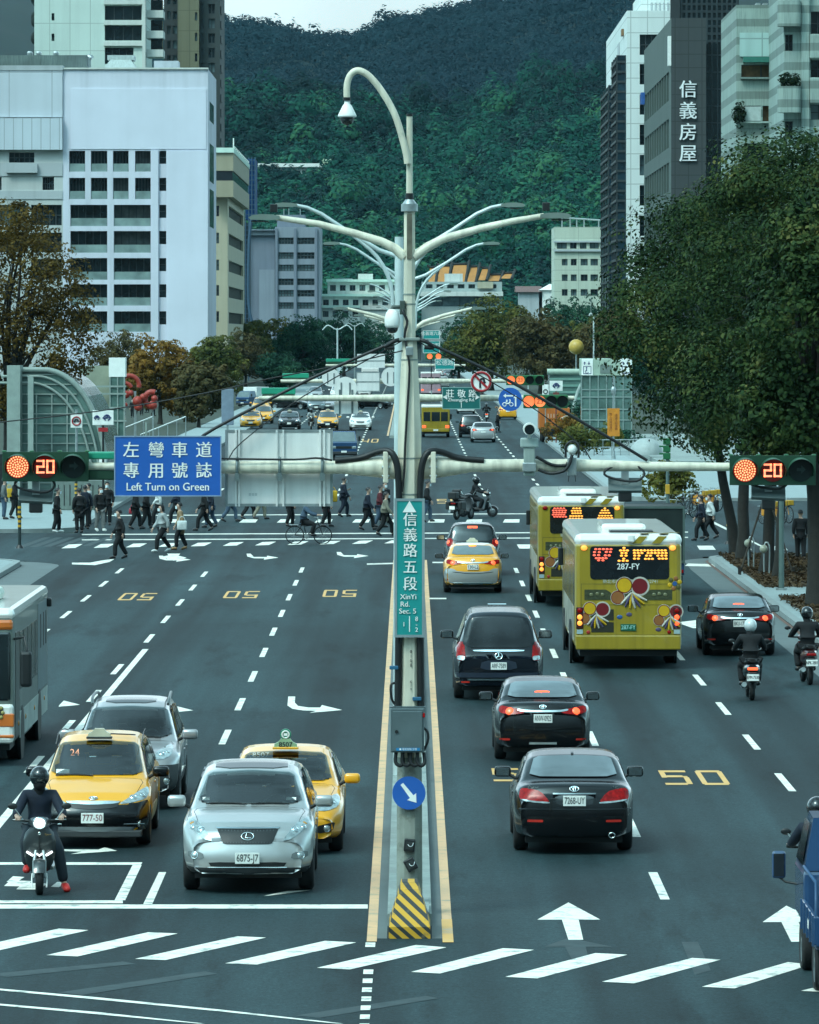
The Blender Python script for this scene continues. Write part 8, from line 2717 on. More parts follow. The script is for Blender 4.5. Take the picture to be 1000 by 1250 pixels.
MB().box(-.25,.25,.0,.02,.0,.035).build('bumper_strip',STEEL,c.root,(0,hit(c.bvh,'rear',0,.36)[0].y,.33))
# --- dark van
c=Car('van','dark blue-black van with a tall tinted rear window','van',place('van',609,852,True),True,NAVYP,name='van')
c.glass(pm('van_glass',(.010,.013,.016),.07,var=.4,scale=2));c.mirrors(BLACKP,big=1.25)
c.rear_basic([(.70,.86),(.73,1.24),(.88,1.27),(.90,.86)],inner=[(.72,.95),(.87,.96),(.87,.87),(.72,.865)],refl=(.62,.80,.385,.42))
c.p('chrome_strip','rear',[(-.56,1.085),(.56,1.085),(.52,1.045),(-.52,1.045)],CHROME,off=.012)
c.p('plate_recess','rear',[(-.36,.86),(.36,.86),(.40,.66),(-.40,.66)],pm('recess_blue',(.02,.028,.045),.3),off=.003)
c.plate('rear',.745,'ARF-7589')
c.ringem('rear',.95,(.075,.075),[[(0,0),(0,.9)],[(0,0),(.75,-.5)],[(0,0),(-.75,-.5)]]);c.script('rear',.55,.95,'V220d',.07)
c.p('bumper_strip','rear',[(-.66,.475),(.66,.475),(.66,.44),(-.66,.44)],CHROME,off=.02,k=0)
c.p('bumper_step','rear',[(-.90,.60),(.90,.60),(.88,.50),(-.88,.50)],pm('recess_blue',(.02,.028,.045),.3),off=.012,k=0)
MB().tube([(-.2,0,1.935),(.2,0,1.935)],.02,6).build('roof_bar',CHROME,c.root)
# --- taxi seen from behind
c=Car('compact','yellow taxi with a silver rear bumper and lit brake lamps, seen from behind','taxi',place('compact',577.5,723,True),True,YELLOW,name='taxi')
c.glass(pm('rear_glass_pale',(.16,.20,.21),.08));c.mirrors(BLACKP,big=1.1);compact_rear(c,'130-L2',third=False)
c.p('rear_bumper','rear',[(-.86,.28),(.86,.28),(.86,.74),(.62,.76),(.44,.66),(-.44,.66),(-.62,.76),(-.86,.74)],SILVER,off=.006)
c.p('rear_roof','top',[(-.5,.0),(.5,.0),(.52,.95),(-.52,.95)],WHITEP,off=.004)
t=taxi_lamp(c,.1,1.47)
q,nr=hit(c.bvh,'rear',0,1.38)
MB().ball(q+nr*.02,(.12,.05,.04),10,6).build('roof_lamp_lit',ORANGELIT,c.root)
c.p('lower_strip','rear',[(-.60,.33),(.60,.33),(.60,.30),(-.60,.30)],CHROME,off=.014,k=0)
# --- dark suv in front of it
c=Car('suv','dark SUV with a lit brake lamp just ahead of the yellow and silver taxi','car',(carx(577,185),185),True,BLACKP,name='suv_car')
c.glass();c.mirrors(big=1.2)
c.rear_basic([(.62,.95),(.64,1.2),(.80,1.2),(.84,.95)],lit=True,third=(1.52,.16))
c.p('roof_panel','top',[(-.58,-.2),(.58,-.2),(.56,1.55),(-.56,1.55)],SILVER2,off=.004)
# --- black sedan by the right kerb
c=Car('compact','black sedan braking beside the right kerb, behind the white-helmeted rider','car',place('compact',904,799,True),True,BLACKP,name='sedan_car')
c.glass(REARG);c.mirrors(big=1.15);compact_rear(c,'BKU-1700')
# --------- buses
BUSY=pm('paint_bus_olive_yellow',(.35,.245,.018),.35,var=.14,scale=1.2,coat=.6,streak=.35);BUSW=paint('bus_white',(0.88,0.85,0.788))
LED_A=pm('led_amber',(1,.5,.1),.3,emit=(1,.36,.03),estr=1.7);LED_R=pm('led_red',(1,.15,.1),.3,emit=(1,.13,.06),estr=1.4)
def bus_rear(label,X,Yr,L,W,plate,variant=0):
 """city bus driving away; origin under the rear centre"""
 t=thing('city_bus',label,'bus',(X,Yr,0))
 hw=W/2
 b=MB().box(-hw,hw,0,L,.46,2.98,b=.11).build('body',BUSY,t)
 for p in b.data.polygons:p.use_smooth=False
 r=MB().box(-hw-.01,hw+.01,-.015,L+.01,2.84,3.16,b=.14).build('roof',BUSW,t)
 MB().box(-.55,.50,2.2,5.2,3.13,3.32,b=.08).build('air_conditioner',BUSW,r)
 MB().box(-.40,.62,.95,1.75,3.155,3.20,b=.02).build('roof_hatch',BLACK,r)
 for dx in(.25,.70):
  MB().prism([(dx,.0),(dx+.2,.0),(dx+.55,.95),(dx+.35,.95)],3.1605,3.163).build('roof_stripe',BUSY,r)
  MB().prism([(dx-.16,2.93),(dx+.04,2.93),(dx+.2,3.10),(dx,3.10)],.016,.021,M=RX(pi/2)).build('roof_stripe',BUSY,r)
 MB().box(-.02,.14,-.10,.02,2.96,3.14,b=.03).build('rear_camera',WHITE,r)
 def front(poly,mat,name,d=.012,parent=t):return MB().prism(poly,.0,d,M=RX(pi/2)).build(name,mat,parent)
 def rr(x0,x1,z0,z1,r_=.06):return[(cx+sx*r_*cos(a),cz+r_*sin(a))for cx,cz,sx,a0 in((x1-r_,z1-r_,1,0),(x0+r_,z1-r_,1,pi/2),(x0+r_,z0+r_,1,pi),(x1-r_,z0+r_,1,3*pi/2))for a in np.linspace(a0,a0+pi/2,5)]
 wn_=front(rr(-.89,.95,2.10,2.87,.09),pm('bus_window',(.010,.013,.016),.12,var=.4),'rear_window')
 def dots(rows,mat,name):
  mb=MB()
  for(z,x0,x1)in rows:
   n=max(1,int((x1-x0)/.075))
   for i in range(n):
    x=x0+(x1-x0)*(i+.5)/n
    mb.ball((x,-.016,z),(.038,.006,.024),8,5)
  return mb.build(name,mat,wn_)
 if variant==0:
  dots([(2.80,-.80,-.36),(2.73,-.84,-.62),(2.735,-.56,-.37),(2.66,-.84,-.64),(2.655,-.58,-.40),(2.59,-.78,-.48),(2.54,-.74,-.54)],LED_R,'led_route')
  dots([(2.83,-.15,-.05),(2.77,-.22,.02),(2.71,-.19,-.01),(2.65,-.21,.0),(2.58,-.16,-.05),(2.53,-.26,.02),(2.77,.10,.90),(2.71,.10,.36),(2.71,.42,.92),(2.65,.10,.30),(2.65,.38,.56),(2.65,.64,.92),(2.58,.10,.28),(2.575,.36,.60),(2.58,.68,.92)],LED_A,'led_destination')
  lettering('287-FY',.20,SIGNW,wn_,(0,-.016,2.39),name='window_number',depth=.002,bold=.003,sx=.92)
 else:
  dots([(2.82,-.80,-.45),(2.76,-.84,-.40),(2.70,-.82,-.42),(2.64,-.84,-.45),(2.58,-.80,-.40)],LED_R,'led_route')
  dots([(2.82,-.26,.0),(2.75,-.30,.02),(2.68,-.28,.02),(2.60,-.34,.06),(2.53,-.36,.06),(2.82,.62,.74),(2.76,.56,.80),(2.69,.52,.84),(2.61,.48,.90),(2.54,.46,.92)],LED_A,'led_destination')
  lettering('822',.17,SIGNW,wn_,(-.02,-.016,2.28),name='window_number',depth=.002)
 lettering('新北市公共運輸處 2759-2741',.105,pm('bus_text',(.55,.58,.50),.5),t,(.05,-.004,2.045),name='service_lettering',depth=.003,sx=.98)
 SEAM=pm('bus_seam',(.10,.09,.015),.6)
 mb=MB()
 for x0,x1,z0,z1 in((-1.10,1.12,1.985,1.995),(-1.10,1.12,1.50,1.51),(-1.10,1.12,.80,.81),(-1.10,-1.09,.81,1.985),(1.11,1.12,.81,1.985),(-.28,-.27,.5,.8),(.42,.43,.5,.8),(.95,.955,.81,1.49)):
  mb.box(x0,x1,-.004,.001,z0,z1)
 mb.build('panel_seam',SEAM,t)
 for s in(-1,1):
  front([(s*1.02,1.62),(s*.28,1.62),(s*.42,1.80),(s*.52,1.86),(s*1.02,1.86)],pm('grille_dark',(.045,.05,.02),.5,var=.4,scale=20),'light_cluster',.010)
  for i,x in enumerate((.60,.72,.86)):MB().ball((s*x,-.012,1.74+.02*(i%2)),(.045,.012,.045),10,6).build('cluster_lamp',pm('dull_lamp',(.16,.16,.08),.2),t)
  h=MB().box(s*1.13-.085,s*1.13+.085,-.02,.02,.95,1.45,b=.012).build('taillight',pm('lamp_housing',(.05,.01,.01),.3),t)
  for k,(z,mt)in enumerate(((1.37,REDLENS),(1.22,ORANGELIT if s<0 else REDLIT),(1.08,ORANGELIT if s<0 else REDLIT))):
   MB().ball((s*1.13,-.022,z),(.06,.02,.06),12,8).build('lamp',mt,h)
  MB().box(s*1.13-.07,s*1.13+.07,-.016,0,.83,.93).build('reflector',pm('pale_reflector',(.35,.45,.45),.2),t)
  MB().ball((s*1.03,-.012,2.87-.04),(.075,.03,.06),12,8).build('marker_lamp',ORANGELIT if s>0 or variant==0 else REDLENS,t)
  MB().box(s*(hw+.06)-.06,s*(hw+.06)+.06,L-.5,L-.36,2.0,2.45,b=.03).build('side_mirror',BLACK,t)
 front([(-.26,1.86),(.30,1.86),(.16,1.62),(-.10,1.62)],pm('grille_dark',(.045,.05,.02),.5),'centre_vent',.008)
 for z0,z1 in((1.15,1.40),(.87,1.10)):front([(-.86,z0),(-.34,z0),(-.34,z1),(-.86,z1)],pm('vent_black',(.02,.018,.008),.6),'engine_vent',.011)
 FY,FR,FO,FW,FB=(pm('sticker_'+n_,c_,.4)for n_,c_ in(('yellow',(.62,.36,.01)),('crimson',(.17,.008,.012)),('rust',(.30,.11,.03)),('cream',(.5,.47,.40)),('violet',(.08,.06,.13))))
 def disc_(x,z,r_,mt,p,d):MB().cyl((x,-d,z),(x,.002,z),r_,n=22).build('petal',mt,p)
 spots=((.05,1.85,1.1),(-.78,1.33,.9),(1.0-.06,1.28,.85))if variant==0 else((-.62,1.45,1.0),)
 for(x,z,s_)in spots:
  root=MB().cyl((x-.08*s_,-.0125,z-.02),(x-.08*s_,.002,z-.02),.05*s_,n=12).build('flower_sticker',FW,t)
  for dx,dz,r_,mt in((-.13,.10,.165,FY),(.20,.08,.185,FR),(-.27,-.16,.14,FO)):
   disc_(x+dx*s_,z+dz*s_,r_*s_*1.10,FW,root,.013);disc_(x+dx*s_,z+dz*s_,r_*s_*1.02,FR if mt is not FR else FW,root,.0145);disc_(x+dx*s_,z+dz*s_,r_*s_*.9,mt,root,.016)
  for k in range(7):
   a=-2.4+k*.33
   mb=MB().tube([(x+.03,-.015,z-.06),(x+.03+.16*s_*cos(a),-.017,z-.08+.16*s_*sin(a)),(x+.05+.33*s_*cos(a),-.015,z-.12+.28*s_*sin(a))],[.02*s_,.035*s_,.02*s_],6)
   mb.build('petal',(FW,FB,FY)[k%3],root)
 if variant==0:
  root=MB().cyl((1.08,-.013,2.0),(1.08,.002,2.0),.055,n=12).build('flower_sticker',pm('sticker_blue',(.03,.10,.28),.4),t)
  for k in range(6):
   a=k*pi/3+.3
   MB().ball((1.08+.12*cos(a),-.004,2.0+.12*sin(a)),(.055,.010,.055),8,6).build('petal',(FY,FO,pm('sticker_olive',(.10,.09,.02),.5))[k%3],root)
  for x,z,mt in((-.20,1.22,pm('sticker_blue',(.03,.10,.28),.4)),(.02,1.28,FB),(.70,.93,FB),(.82,1.05,FB)):MB().ball((x,0,z),(.07,.012,.05),10,6).build('leaf_sticker',mt,t)
 pg=MB().box(-.18,.18,-.022,0,.90,1.06,b=.006).build('licence_plate',pm('plate_green',(.01,.10,.05),.4),t)
 lettering(plate,.135,pm('plate_text_green',(.35,.65,.55),.4),pg,(0,-.024,.978),name='plate_number',depth=.001,sx=.85,bold=.002)
 MB().box(-hw+.02,hw-.02,-.03,.3,.46,.80,b=.03).build('rear_bumper',BUSY,t)
 for x,mt in((-.93,pm('sticker_red_dot',(.4,.03,.02),.5)),(.95,REDLENS)):MB().ball((x,-.012,.87),(.045,.012,.045),10,6).build('dot_sticker',mt,t)
 for s in(-1,1):
  mb=MB()
  y=.9
  pnl=MB().box(s*hw-.006,s*hw+.006,.7,L-.5,1.45,2.65).build('side_window',pm('bus_side_glass',(.04,.05,.05),.15,var=.7,scale=1.5,spec=.8),t)
  for i in range(8):
   yy=1.6+i*(L-3)/7
   mb.box(s*hw-.012,s*hw+.012,yy-.05,yy+.05,1.45,2.65)
  mb.build('pillar',BUSY,pnl)
  MB().box(s*hw-.004,s*hw+.009,1.0,L-1.2,.62,1.42).build('side_panel',pm('bus_advert',(.30,.28,.22),.5,var=.6,scale=1.8),t)
  for yy in(2.9,L-2.4):
   add_wheel(t,s*(hw-.16),yy,.48,.28)
   MB().cyl((s*hw-.05,yy,.48),(s*hw+.004,yy,.48),.56,n=24).build('wheel_arch',BLACK,t)
 MB().box(-hw+.12,hw-.12,.25,L-.3,.30,.50).build('underbody',BLACK,t)
 return t
bus_rear('olive-yellow city bus marked 287-FY with flower stickers, nearer of the two',5.09,133.4,11.0,2.48,'287-FY',0)
Yb2=164.0
bus_rear('olive-yellow city bus ahead of the flowered one, partly hidden by it',(709.5-500)*Yb2/F,Yb2,11.0,2.48,'822-FY',1)
# --- white, grey and orange bus on the left edge, facing the camera
Yf=103.4
t=thing('city_bus','white and orange bus with a grey side entering at the left edge','bus',(-8.33,Yf,0))
hw=1.2
MB().box(-hw,hw,0,9.6,.40,2.80,b=.10).build('body',pm('bus_side_grey',(.15,.18,.16),.45,var=.25,scale=.8,coat=.3),t)
r=MB().box(-hw-.01,hw+.01,-.02,9.61,2.62,2.86,b=.11).build('roof',BUSW,t)
mb=MB().box(-.75,.75,1.0,4.0,2.84,3.10,b=.11);mb.build('air_conditioner',pm('roof_unit',(.58,.66,.58),.5),r)
MB().box(-hw+.06,hw-.02,-.03,.2,2.46,2.66,b=.06).build('destination_band',pm('bus_orange',(.62,.15,.02),.4,coat=.5),t)
MB().box(-hw+.08,hw-.06,-.022,.1,1.18,2.44,b=.05).build('windshield',GLASS,t)
MB().box(-hw+.02,hw-.01,-.04,.3,.42,1.14,b=.07).build('front_panel',BUSW,t)
for z0,z1 in((.72,.96),(.52,.58)):MB().box(-hw+.04,hw+.0,-.052,.25,z0,z1,b=.02).build('orange_band',pm('bus_orange',(.62,.15,.02),.4),t)
MB().cyl((.86,-.06,.98),(.86,-.03,.98),.15,n=20).build('floral_emblem',pm('emblem_dark',(.03,.03,.025),.5),t)
for k in range(10):MB().ball((.86+.14*cos(k*.628),-.06,.98+.14*sin(k*.628)),(.035,.012,.035),6,5).build('petal',pm('emblem_gold',(.35,.30,.10),.5),t.children[-1]if False else t)
MB().cyl((.86,-.06,.58),(.86,-.03,.58),.085,n=18).build('fog_lamp',pm('amber_lens',(.5,.22,.04),.2),t)
MB().box(hw-.004,hw+.006,6.6,9.3,.95,2.62).build('rear_panel',pm('bus_blue_grey',(.15,.20,.215),.5,var=.15),t)
for i,y in enumerate((7.2,8.1,8.8)):MB().box(hw+.001,hw+.014,y,y+.25,1.75,2.4,b=.004).build('vent_slot',BLACK,t)
for y0,y1 in((1.5,2.3),(2.5,3.4),(3.6,4.5),(4.7,5.6),(5.75,6.4)):MB().box(hw-.004,hw+.008,y0,y1,1.30,2.35).build('side_window',pm('filmed_glass',(.045,.055,.05),.25,var=.5,scale=2),t)
MB().box(hw-.004,hw+.009,.35,1.35,.5,2.4).build('door',pm('bus_door',(.04,.05,.05),.3),t)
MB().box(hw-.004,hw+.010,1.45,9.4,.42,.9).build('skirt',pm('bus_skirt',(.42,.47,.43),.5,var=.2),t)
MB().tube([(hw,.1,2.3),(hw+.2,-.15,2.35),(hw+.25,-.2,2.1)],.025,6).box(hw+.12,hw+.34,-.28,-.14,1.45,2.1,b=.06).build('side_mirror',BLACK,t)
MB().box(hw+.0,hw+.10,9.2,9.4,2.45,2.62,b=.03).build('rear_camera',BLACK,t)
for y in(1.0,2.9,5.4,8.3):MB().ball((hw+.012,y,.72),(.02,.07,.05),8,6).build('side_marker',pm('amber_lens',(.5,.22,.04),.2),t)
for s in(-1,1):
 for y in(2.1,7.0):
  add_wheel(t,s*(hw-.14),y,.45,.26);MB().cyl((s*hw-.05,y,.45),(s*hw+.0115,y,.45),.53,n=24).build('wheel_arch',BLACK,t)
MB().box(-hw+.1,hw-.1,.3,9.3,.28,.45).build('underbody',BLACK,t)
# --- dark box truck beyond the buses
Yt=171
t=thing('box_truck','small truck with a dark green box body right of the olive buses','truck',(7.25,Yt,0))
MB().box(-.95,.95,0,3.2,1.0,2.65,b=.02).build('cargo_box',pm('box_dark_green',(.012,.022,.020),.5,var=.3,scale=2),t)
mb=MB()
for x0,x1,z0,z1 in((-.96,.96,2.60,2.67),(-.96,.96,.98,1.05),(-.96,-.90,1.05,2.6),(.90,.96,1.05,2.6)):mb.box(x0,x1,-.03,.02,z0,z1)
mb.build('box_frame',pm('box_frame',(.08,.12,.11),.5),t)
MB().box(-.95,.95,.02,3.1,.62,.97,b=.02).build('tail_panel',BLUEP,t)
MB().box(-.85,.85,3.3,4.7,.5,1.95,b=.15).build('cab',BLUEP,t)
MB().box(-.9,.9,.1,4.6,.38,.60).build('chassis',BLACK,t)
for s in(-1,1):
 MB().box(s*1.02-.07,s*1.02+.07,3.9,4.0,1.5,1.8,b=.03).build('side_mirror',BLACK,t)
 MB().box(s*.82-.1,s*.82+.1,-.04,.0,.68,.78,b=.01).build('taillight',REDLENS,t)
 for y in(.9,3.9):add_wheel(t,s*.78,y,.34,.22)
# --- blue flatbed truck cut by the right edge
t=thing('flatbed_truck','small blue flatbed truck cut off by the right frame edge','truck',(5.62,67.4,0))
MB().box(-.84,.84,2.15,3.75,.62,1.30,b=.06).build('cab_lower',BLUEP,t)
V=[(-.83,2.15,1.29),(.83,2.15,1.29),(.83,3.72,1.29),(-.83,3.72,1.29),(-.72,2.2,1.93),(.72,2.2,1.93),(.70,3.25,1.93),(-.70,3.25,1.93)]
MB().add(V,[(4,5,6,7),(0,1,5,4),(1,2,6,5),(2,3,7,6),(3,0,4,7)]).build('cab_roof',BLUEP,t)
for s in(-1,1):
 MB().add([(s*.828,2.42,1.34),(s*.828,3.5,1.34),(s*.738,3.18,1.86),(s*.738,2.42,1.86)],[(0,1,2,3)if s>0 else(3,2,1,0)]).build('side_window',GLASS,t).location.x=s*.012
 MB().box(s*.84-.03,s*.84+.03,-.02,2.1,.62,.95,b=.012).build('drop_side',BLUEP,t)
 mb=MB()
 for y in(.05,.55,1.05,1.55,2.05):mb.box(s*.875-.012,s*.875+.012,y-.02,y+.02,.60,.96)
 mb.tube([(s*.84,.02,.96),(s*.84,.02,1.35),(s*.84,2.1,1.35)],.02,6)
 mb.build('side_stake',pm('stake_blue',(.02,.07,.16),.5),t)
 MB().box(s*.93-.10,s*.93+.10,-.0,.0+.06,.0,.0+.01).build('mud_flap',BLACK,t)if False else None
 arm=MB().tube([(s*.82,3.3,1.02),(s*.98,3.4,1.04),(s*1.06,3.42,1.10)],.016,6).build('mirror_arm',BLACK,t)
 MB().box(s*1.06-.085,s*1.06+.085,3.38,3.46,1.08,1.42,b=.035).build('side_mirror',BLUEP,arm)
 MB().box(s*1.06-.065,s*1.06+.065,3.372,3.379,1.11,1.39,b=.003).build('mirror_glass',pm('mirror_dark',(.02,.025,.03),.05),arm)
 for y in(.75,3.0):add_wheel(t,s*.72,y,.30,.2)
 MB().box(s*.55,s*.80,.28,.30,.12,.52).build('mud_flap',RUBBER,t)
 MB().box(s*.70-.1,s*.70+.1,-.05,-.02,.62,.72,b=.01).build('taillight',REDLENS,t)
MB().box(-.84,.84,0,2.1,.56,.66,b=.01).build('load_bed',pm('bed_blue',(.03,.08,.16),.6,wear=(.15,.13,.1)),t)
MB().box(-.84,.84,-.03,.0,.60,.95,b=.01).build('tailgate',BLUEP,t)
MB().box(-.6,.7,.9,1.9,.67,1.12,b=.06).build('white_load',WHITE,t)
MB().box(-.6,.6,.1,3.6,.30,.55).build('chassis',BLACK,t)
lettering('自用',.13,SIGNW,t,(-.895,.6,.80),-pi/2,name='side_lettering',depth=.002,sx=.8)
# --------- distant traffic
def far_car(kind,label,px,py,away,mat,cat='car',taxi=False,lit=False,rot=0.0,name='sedan_car',bumper=None,loc=None,group=None):
 c=Car(kind,label,cat,loc or place(kind,px,py,away),away,mat,name=name,rot=rot,group=group)
 c.glass(res=.2);c.mirrors()
 if away:
  c.rear_basic([(.42,.85),(.45,.97),(.78,1.0),(.80,.86)],lit=lit);c.plate('rear',.78,'')
 else:
  c.front_basic([(.46,.66),(.62,.64),(.82,.72),(.80,.85),(.60,.80)],[(-.36,.72),(.36,.72),(.30,.60),(-.30,.60)],[(-.5,.42),(.5,.42),(.46,.30),(-.46,.30)],lit=lit);c.plate('front',.50,'')
  if bumper:c.p('front_bumper','front',[(-.84,.24),(.84,.24),(.86,.60),(-.86,.60)],bumper,off=.004)
 if taxi:taxi_lamp(c,-.2,c.sp['top'][8][1]+.005)
 return c
far_car('sedan','yellow taxi coming towards the crossing, leftmost of the far queue',306,523,False,YELLOW,'taxi',True,name='taxi')
far_car('mpv','yellow taxi close beside and behind the leftmost far one',321,517,False,YELLOW,'taxi',True,name='taxi')
far_car('mpv','yellow taxi farthest back on the left, under the signal arm',318,505,False,YELLOW,'taxi',True,name='taxi')
far_car('sedan','black taxi with lit headlamps between the yellow far taxis',353,524,False,BLACKP,'car',True,lit=True)
far_car('mpv','yellow taxi with a dark bumper beside the far scooter',400,525,False,YELLOW,'taxi',True,bumper=BLACKP,name='taxi')
far_car('sedan','white sedan with a taxi light waiting beyond the blue pickup',440,525,False,WHITEP,'car',True)
far_car('suv','grey SUV far down the left lanes under the sign backs',386,503,False,GREYP,name='suv_car')
far_car('sedan','pale grey sedan next to the far grey SUV',400,501,False,SILVER2)
far_car('sedan','dark car crossing sideways behind the green signal',353,500,False,BLACKP,rot=1.3)
far_car('compact','dark car turning across the far junction beside the white plate',453,499,False,BLACKP,rot=1.2)
far_car('sedan','white taxi of the distant row under the fourth mast',412,486,False,WHITEP,'car',True)
far_car('suv','white SUV in the distant row left of the mast',445,484,False,WHITEP,name='suv_car')
far_car('mpv','silver people carrier at the back of the left queue',385,488,False,SILVER,name='minivan')
far_car('sedan','silver sedan driving away beyond the crossing, beside a black SUV',590,540,True,SILVER,lit=True)
far_car('suv','black SUV driving away just left of the silver sedan',575,534,True,BLACKP,lit=True,name='suv_car')
far_car('mpv','yellow taxi driving away far ahead, under the blue round sign',620,512,True,YELLOW,'taxi',True,name='taxi')
far_car('sedan','white sedan driving away below the teal street sign',569,505,True,WHITEP)
for i,(px,py)in enumerate(((533,470),(541,474),(528,481),(548,463),(536,460))):
 far_car(('sedan','suv','van','sedan','suv')[i],'pale car far down the right lanes, %s of the tiny ones beside the mast'%('third nearest','second nearest','nearest','fourth nearest','farthest')[i],px,py,True,(WHITEP,SILVER,WHITEP,GREYP,WHITEP)[i],lit=i in(0,2),group='tiny cars far down the right lanes')
for i,(px,py,m_)in enumerate(((735,520,WHITEP),(742,512,SILVER))):
 far_car('sedan',('white car parked by the lift pavilion','silver car parked behind the white one at the lift pavilion')[i],px,py,False,m_,loc=G(px,py))
def boxy(name,label,cat,px,py,w,h,L,mat,top=None,away=True,glass=True,led=False,cab=None):
 x,y=G(px,py)
 t=thing(name,label,cat,(x,y,0))
 MB().box(-w/2,w/2,0,L,.42,h,b=.10).build('body',mat,t)
 if top:MB().box(-w/2-.01,w/2+.01,-.01,L,h-.14,h+.12,b=.10).build('roof',top,t)
 mb=MB()
 gl=MB().box(-w/2+.16,w/2-.16,-.014,.05,h*.52,h*.82,b=.01).build('rear_window' if away else 'windshield',GLASS,t)
 for x_ in(-w/6,w/6):mb.box(x_-.04,x_+.04,-.03,-.015,h*.52,h*.82)
 if away:mb.build('window_bar',mat,gl)
 for s in(-1,1):
  MB().box(s*(w/2-.2)-.14,s*(w/2-.2)+.14,-.03,.02,.72,.92,b=.02).build('taillight' if away else 'headlight',REDLIT if away else LAMPGLASS,t)
  MB().box(s*w/2-.006,s*w/2+.006,.4,L-.4,h*.52,h*.82).build('side_window',GLASS,t)
  MB().box(s*(w/2+.1)-.08,s*(w/2+.1)+.08,L-.4 if away else .1,L-.3 if away else .2,h*.55,h*.72,b=.02).build('side_mirror',BLACK,t)
  for yy in(.9,L-1.0):add_wheel(t,s*(w/2-.14),yy,.36,.22)
 MB().box(-w/2+.05,w/2-.05,-.05,.1,.42,.66,b=.03).build('bumper',mat,t)
 MB().box(-w/2+.1,w/2-.1,.1,L-.1,.28,.42).build('underbody',BLACK,t)
 MB().box(-.18,.18,-.065,-.05,.48,.62).build('licence_plate',PLATE,t)
 if led:
  mb=MB()
  for i in range(3):
   for k in range(7):mb.ball((-w*.3+k*w*.08,-.02,h*.76-i*.1),(.07,.01,.035),6,4)
  mb.build('led_sign',LED_R,gl)
 return t
boxy('minibus','small olive-yellow minibus with a white roof beyond the crossing','minibus',532,534,2.15,2.35,6.0,BUSY,BUSW)
boxy('city_bus','distant pale pink bus with a red display, right of the mast','bus',526,484,2.5,2.95,10,pm('bus_pink',(.45,.30,.34),.4),BUSW,led=True)
boxy('city_bus','distant white bus coming up the left lanes behind the sign backs','bus',452,474,2.5,2.95,10,WHITEP,None,away=False)
def pickup(label,px,py,mat,rot=0.0,box=None,name='pickup_truck'):
 x,y=G(px,py)
 t=thing(name,label,'truck',(x,y,0),rot)
 MB().box(-.82,.82,.0,1.5,.38,1.15,b=.07).build('cab',mat,t)
 V=[(-.80,.12,1.14),(.80,.12,1.14),(.80,1.5,1.14),(-.80,1.5,1.14),(-.68,.55,1.80),(.68,.55,1.80),(.70,1.45,1.80),(-.70,1.45,1.80)]
 MB().add(V,[(4,5,6,7),(0,1,5,4),(1,2,6,5),(2,3,7,6),(3,0,4,7)]).build('cab_roof',mat,t)
 MB().add([(-.72,.14,1.17),(.72,.14,1.17),(.64,.52,1.74),(-.64,.52,1.74)],[(0,1,2,3)]).build('windshield',pm('pale_windshield',(.12,.16,.17),.08,spec=.8),t).location.y=-.012
 for s in(-1,1):
  MB().box(s*.62-.13,s*.62+.13,-.02,.04,.72,.88,b=.02).build('headlight',LAMPGLASS,t)
  MB().box(s*.95-.07,s*.95+.07,.25,.34,1.2,1.5,b=.02).build('side_mirror',BLACK,t)
  for yy in(.7,3.2):add_wheel(t,s*.68,yy,.31,.2)
 MB().box(-.80,.80,-.05,.1,.36,.55,b=.03).build('bumper',CLAD,t)
 MB().box(-.17,.17,-.062,-.05,.48,.60).build('licence_plate',PLATE,t)
 MB().box(-.55,.55,-.015,.02,.72,.88,b=.01).build('grille',BLACK,t)
 MB().box(-.82,.82,1.6,4.2,.55,(box or 1.0),b=.02).build('load_bed' if not box else 'cargo_box',mat if not box else WHITE,t)
 MB().box(-.6,.6,.3,4.1,.3,.5).build('chassis',BLACK,t)
 if not box:MB().box(-.75,.75,1.55,1.7,1.0,1.85).build('load_frame',BLACK,t)
 return t
pickup('blue pickup truck coming through the crossing, right of the blank sign',420,562,BLUEP)
pickup('blue truck with a white box parked at the far left under the trees',296,498,BLUEP,rot=-.5,box=2.2,name='box_truck')
x,y=G(677,540)
t=thing('box_truck','orange box truck marked 111 parked by the planting bed','truck',(x,y,0))
w=X7(696,y)-X7(658.5,y)
MB().box(-w/2,w/2,0,4.6,.95,Z7(498,y),b=.03).build('cargo_box',pm('truck_orange',(.50,.13,.015),.5,var=.15,scale=1.5,streak=.35),t)
MB().box(-w/2-.02,w/2+.02,-.03,.05,.85,1.0).build('tail_beam',BLACK,t)
MB().box(-.9,.9,4.8,6.2,.6,2.1,b=.12).build('cab',pm('truck_orange',(.50,.13,.015),.5),t)
MB().box(-.75,.75,.2,6.0,.4,.85).build('chassis',BLACK,t)
for s in(-1,1):
 for yy in(1.2,5.3):add_wheel(t,s*.8,yy,.42,.26)
 MB().box(s*.95-.12,s*.95+.12,-.05,-.0,.70,.84).build('taillight',REDLENS,t)
lettering('111',.42,pm('truck_text',(.65,.55,.45),.5),t,(-.25,-.006,1.9),name='side_number',depth=.003)
MB().tube([(.45,-.01,1.7),(.7,-.01,1.8),(.95,-.01,1.95)],.08,6).ball((.6,-.01,1.72),(.15,.02,.1),8,6).build('painted_mark',pm('truck_text',(.65,.55,.45),.5),t)
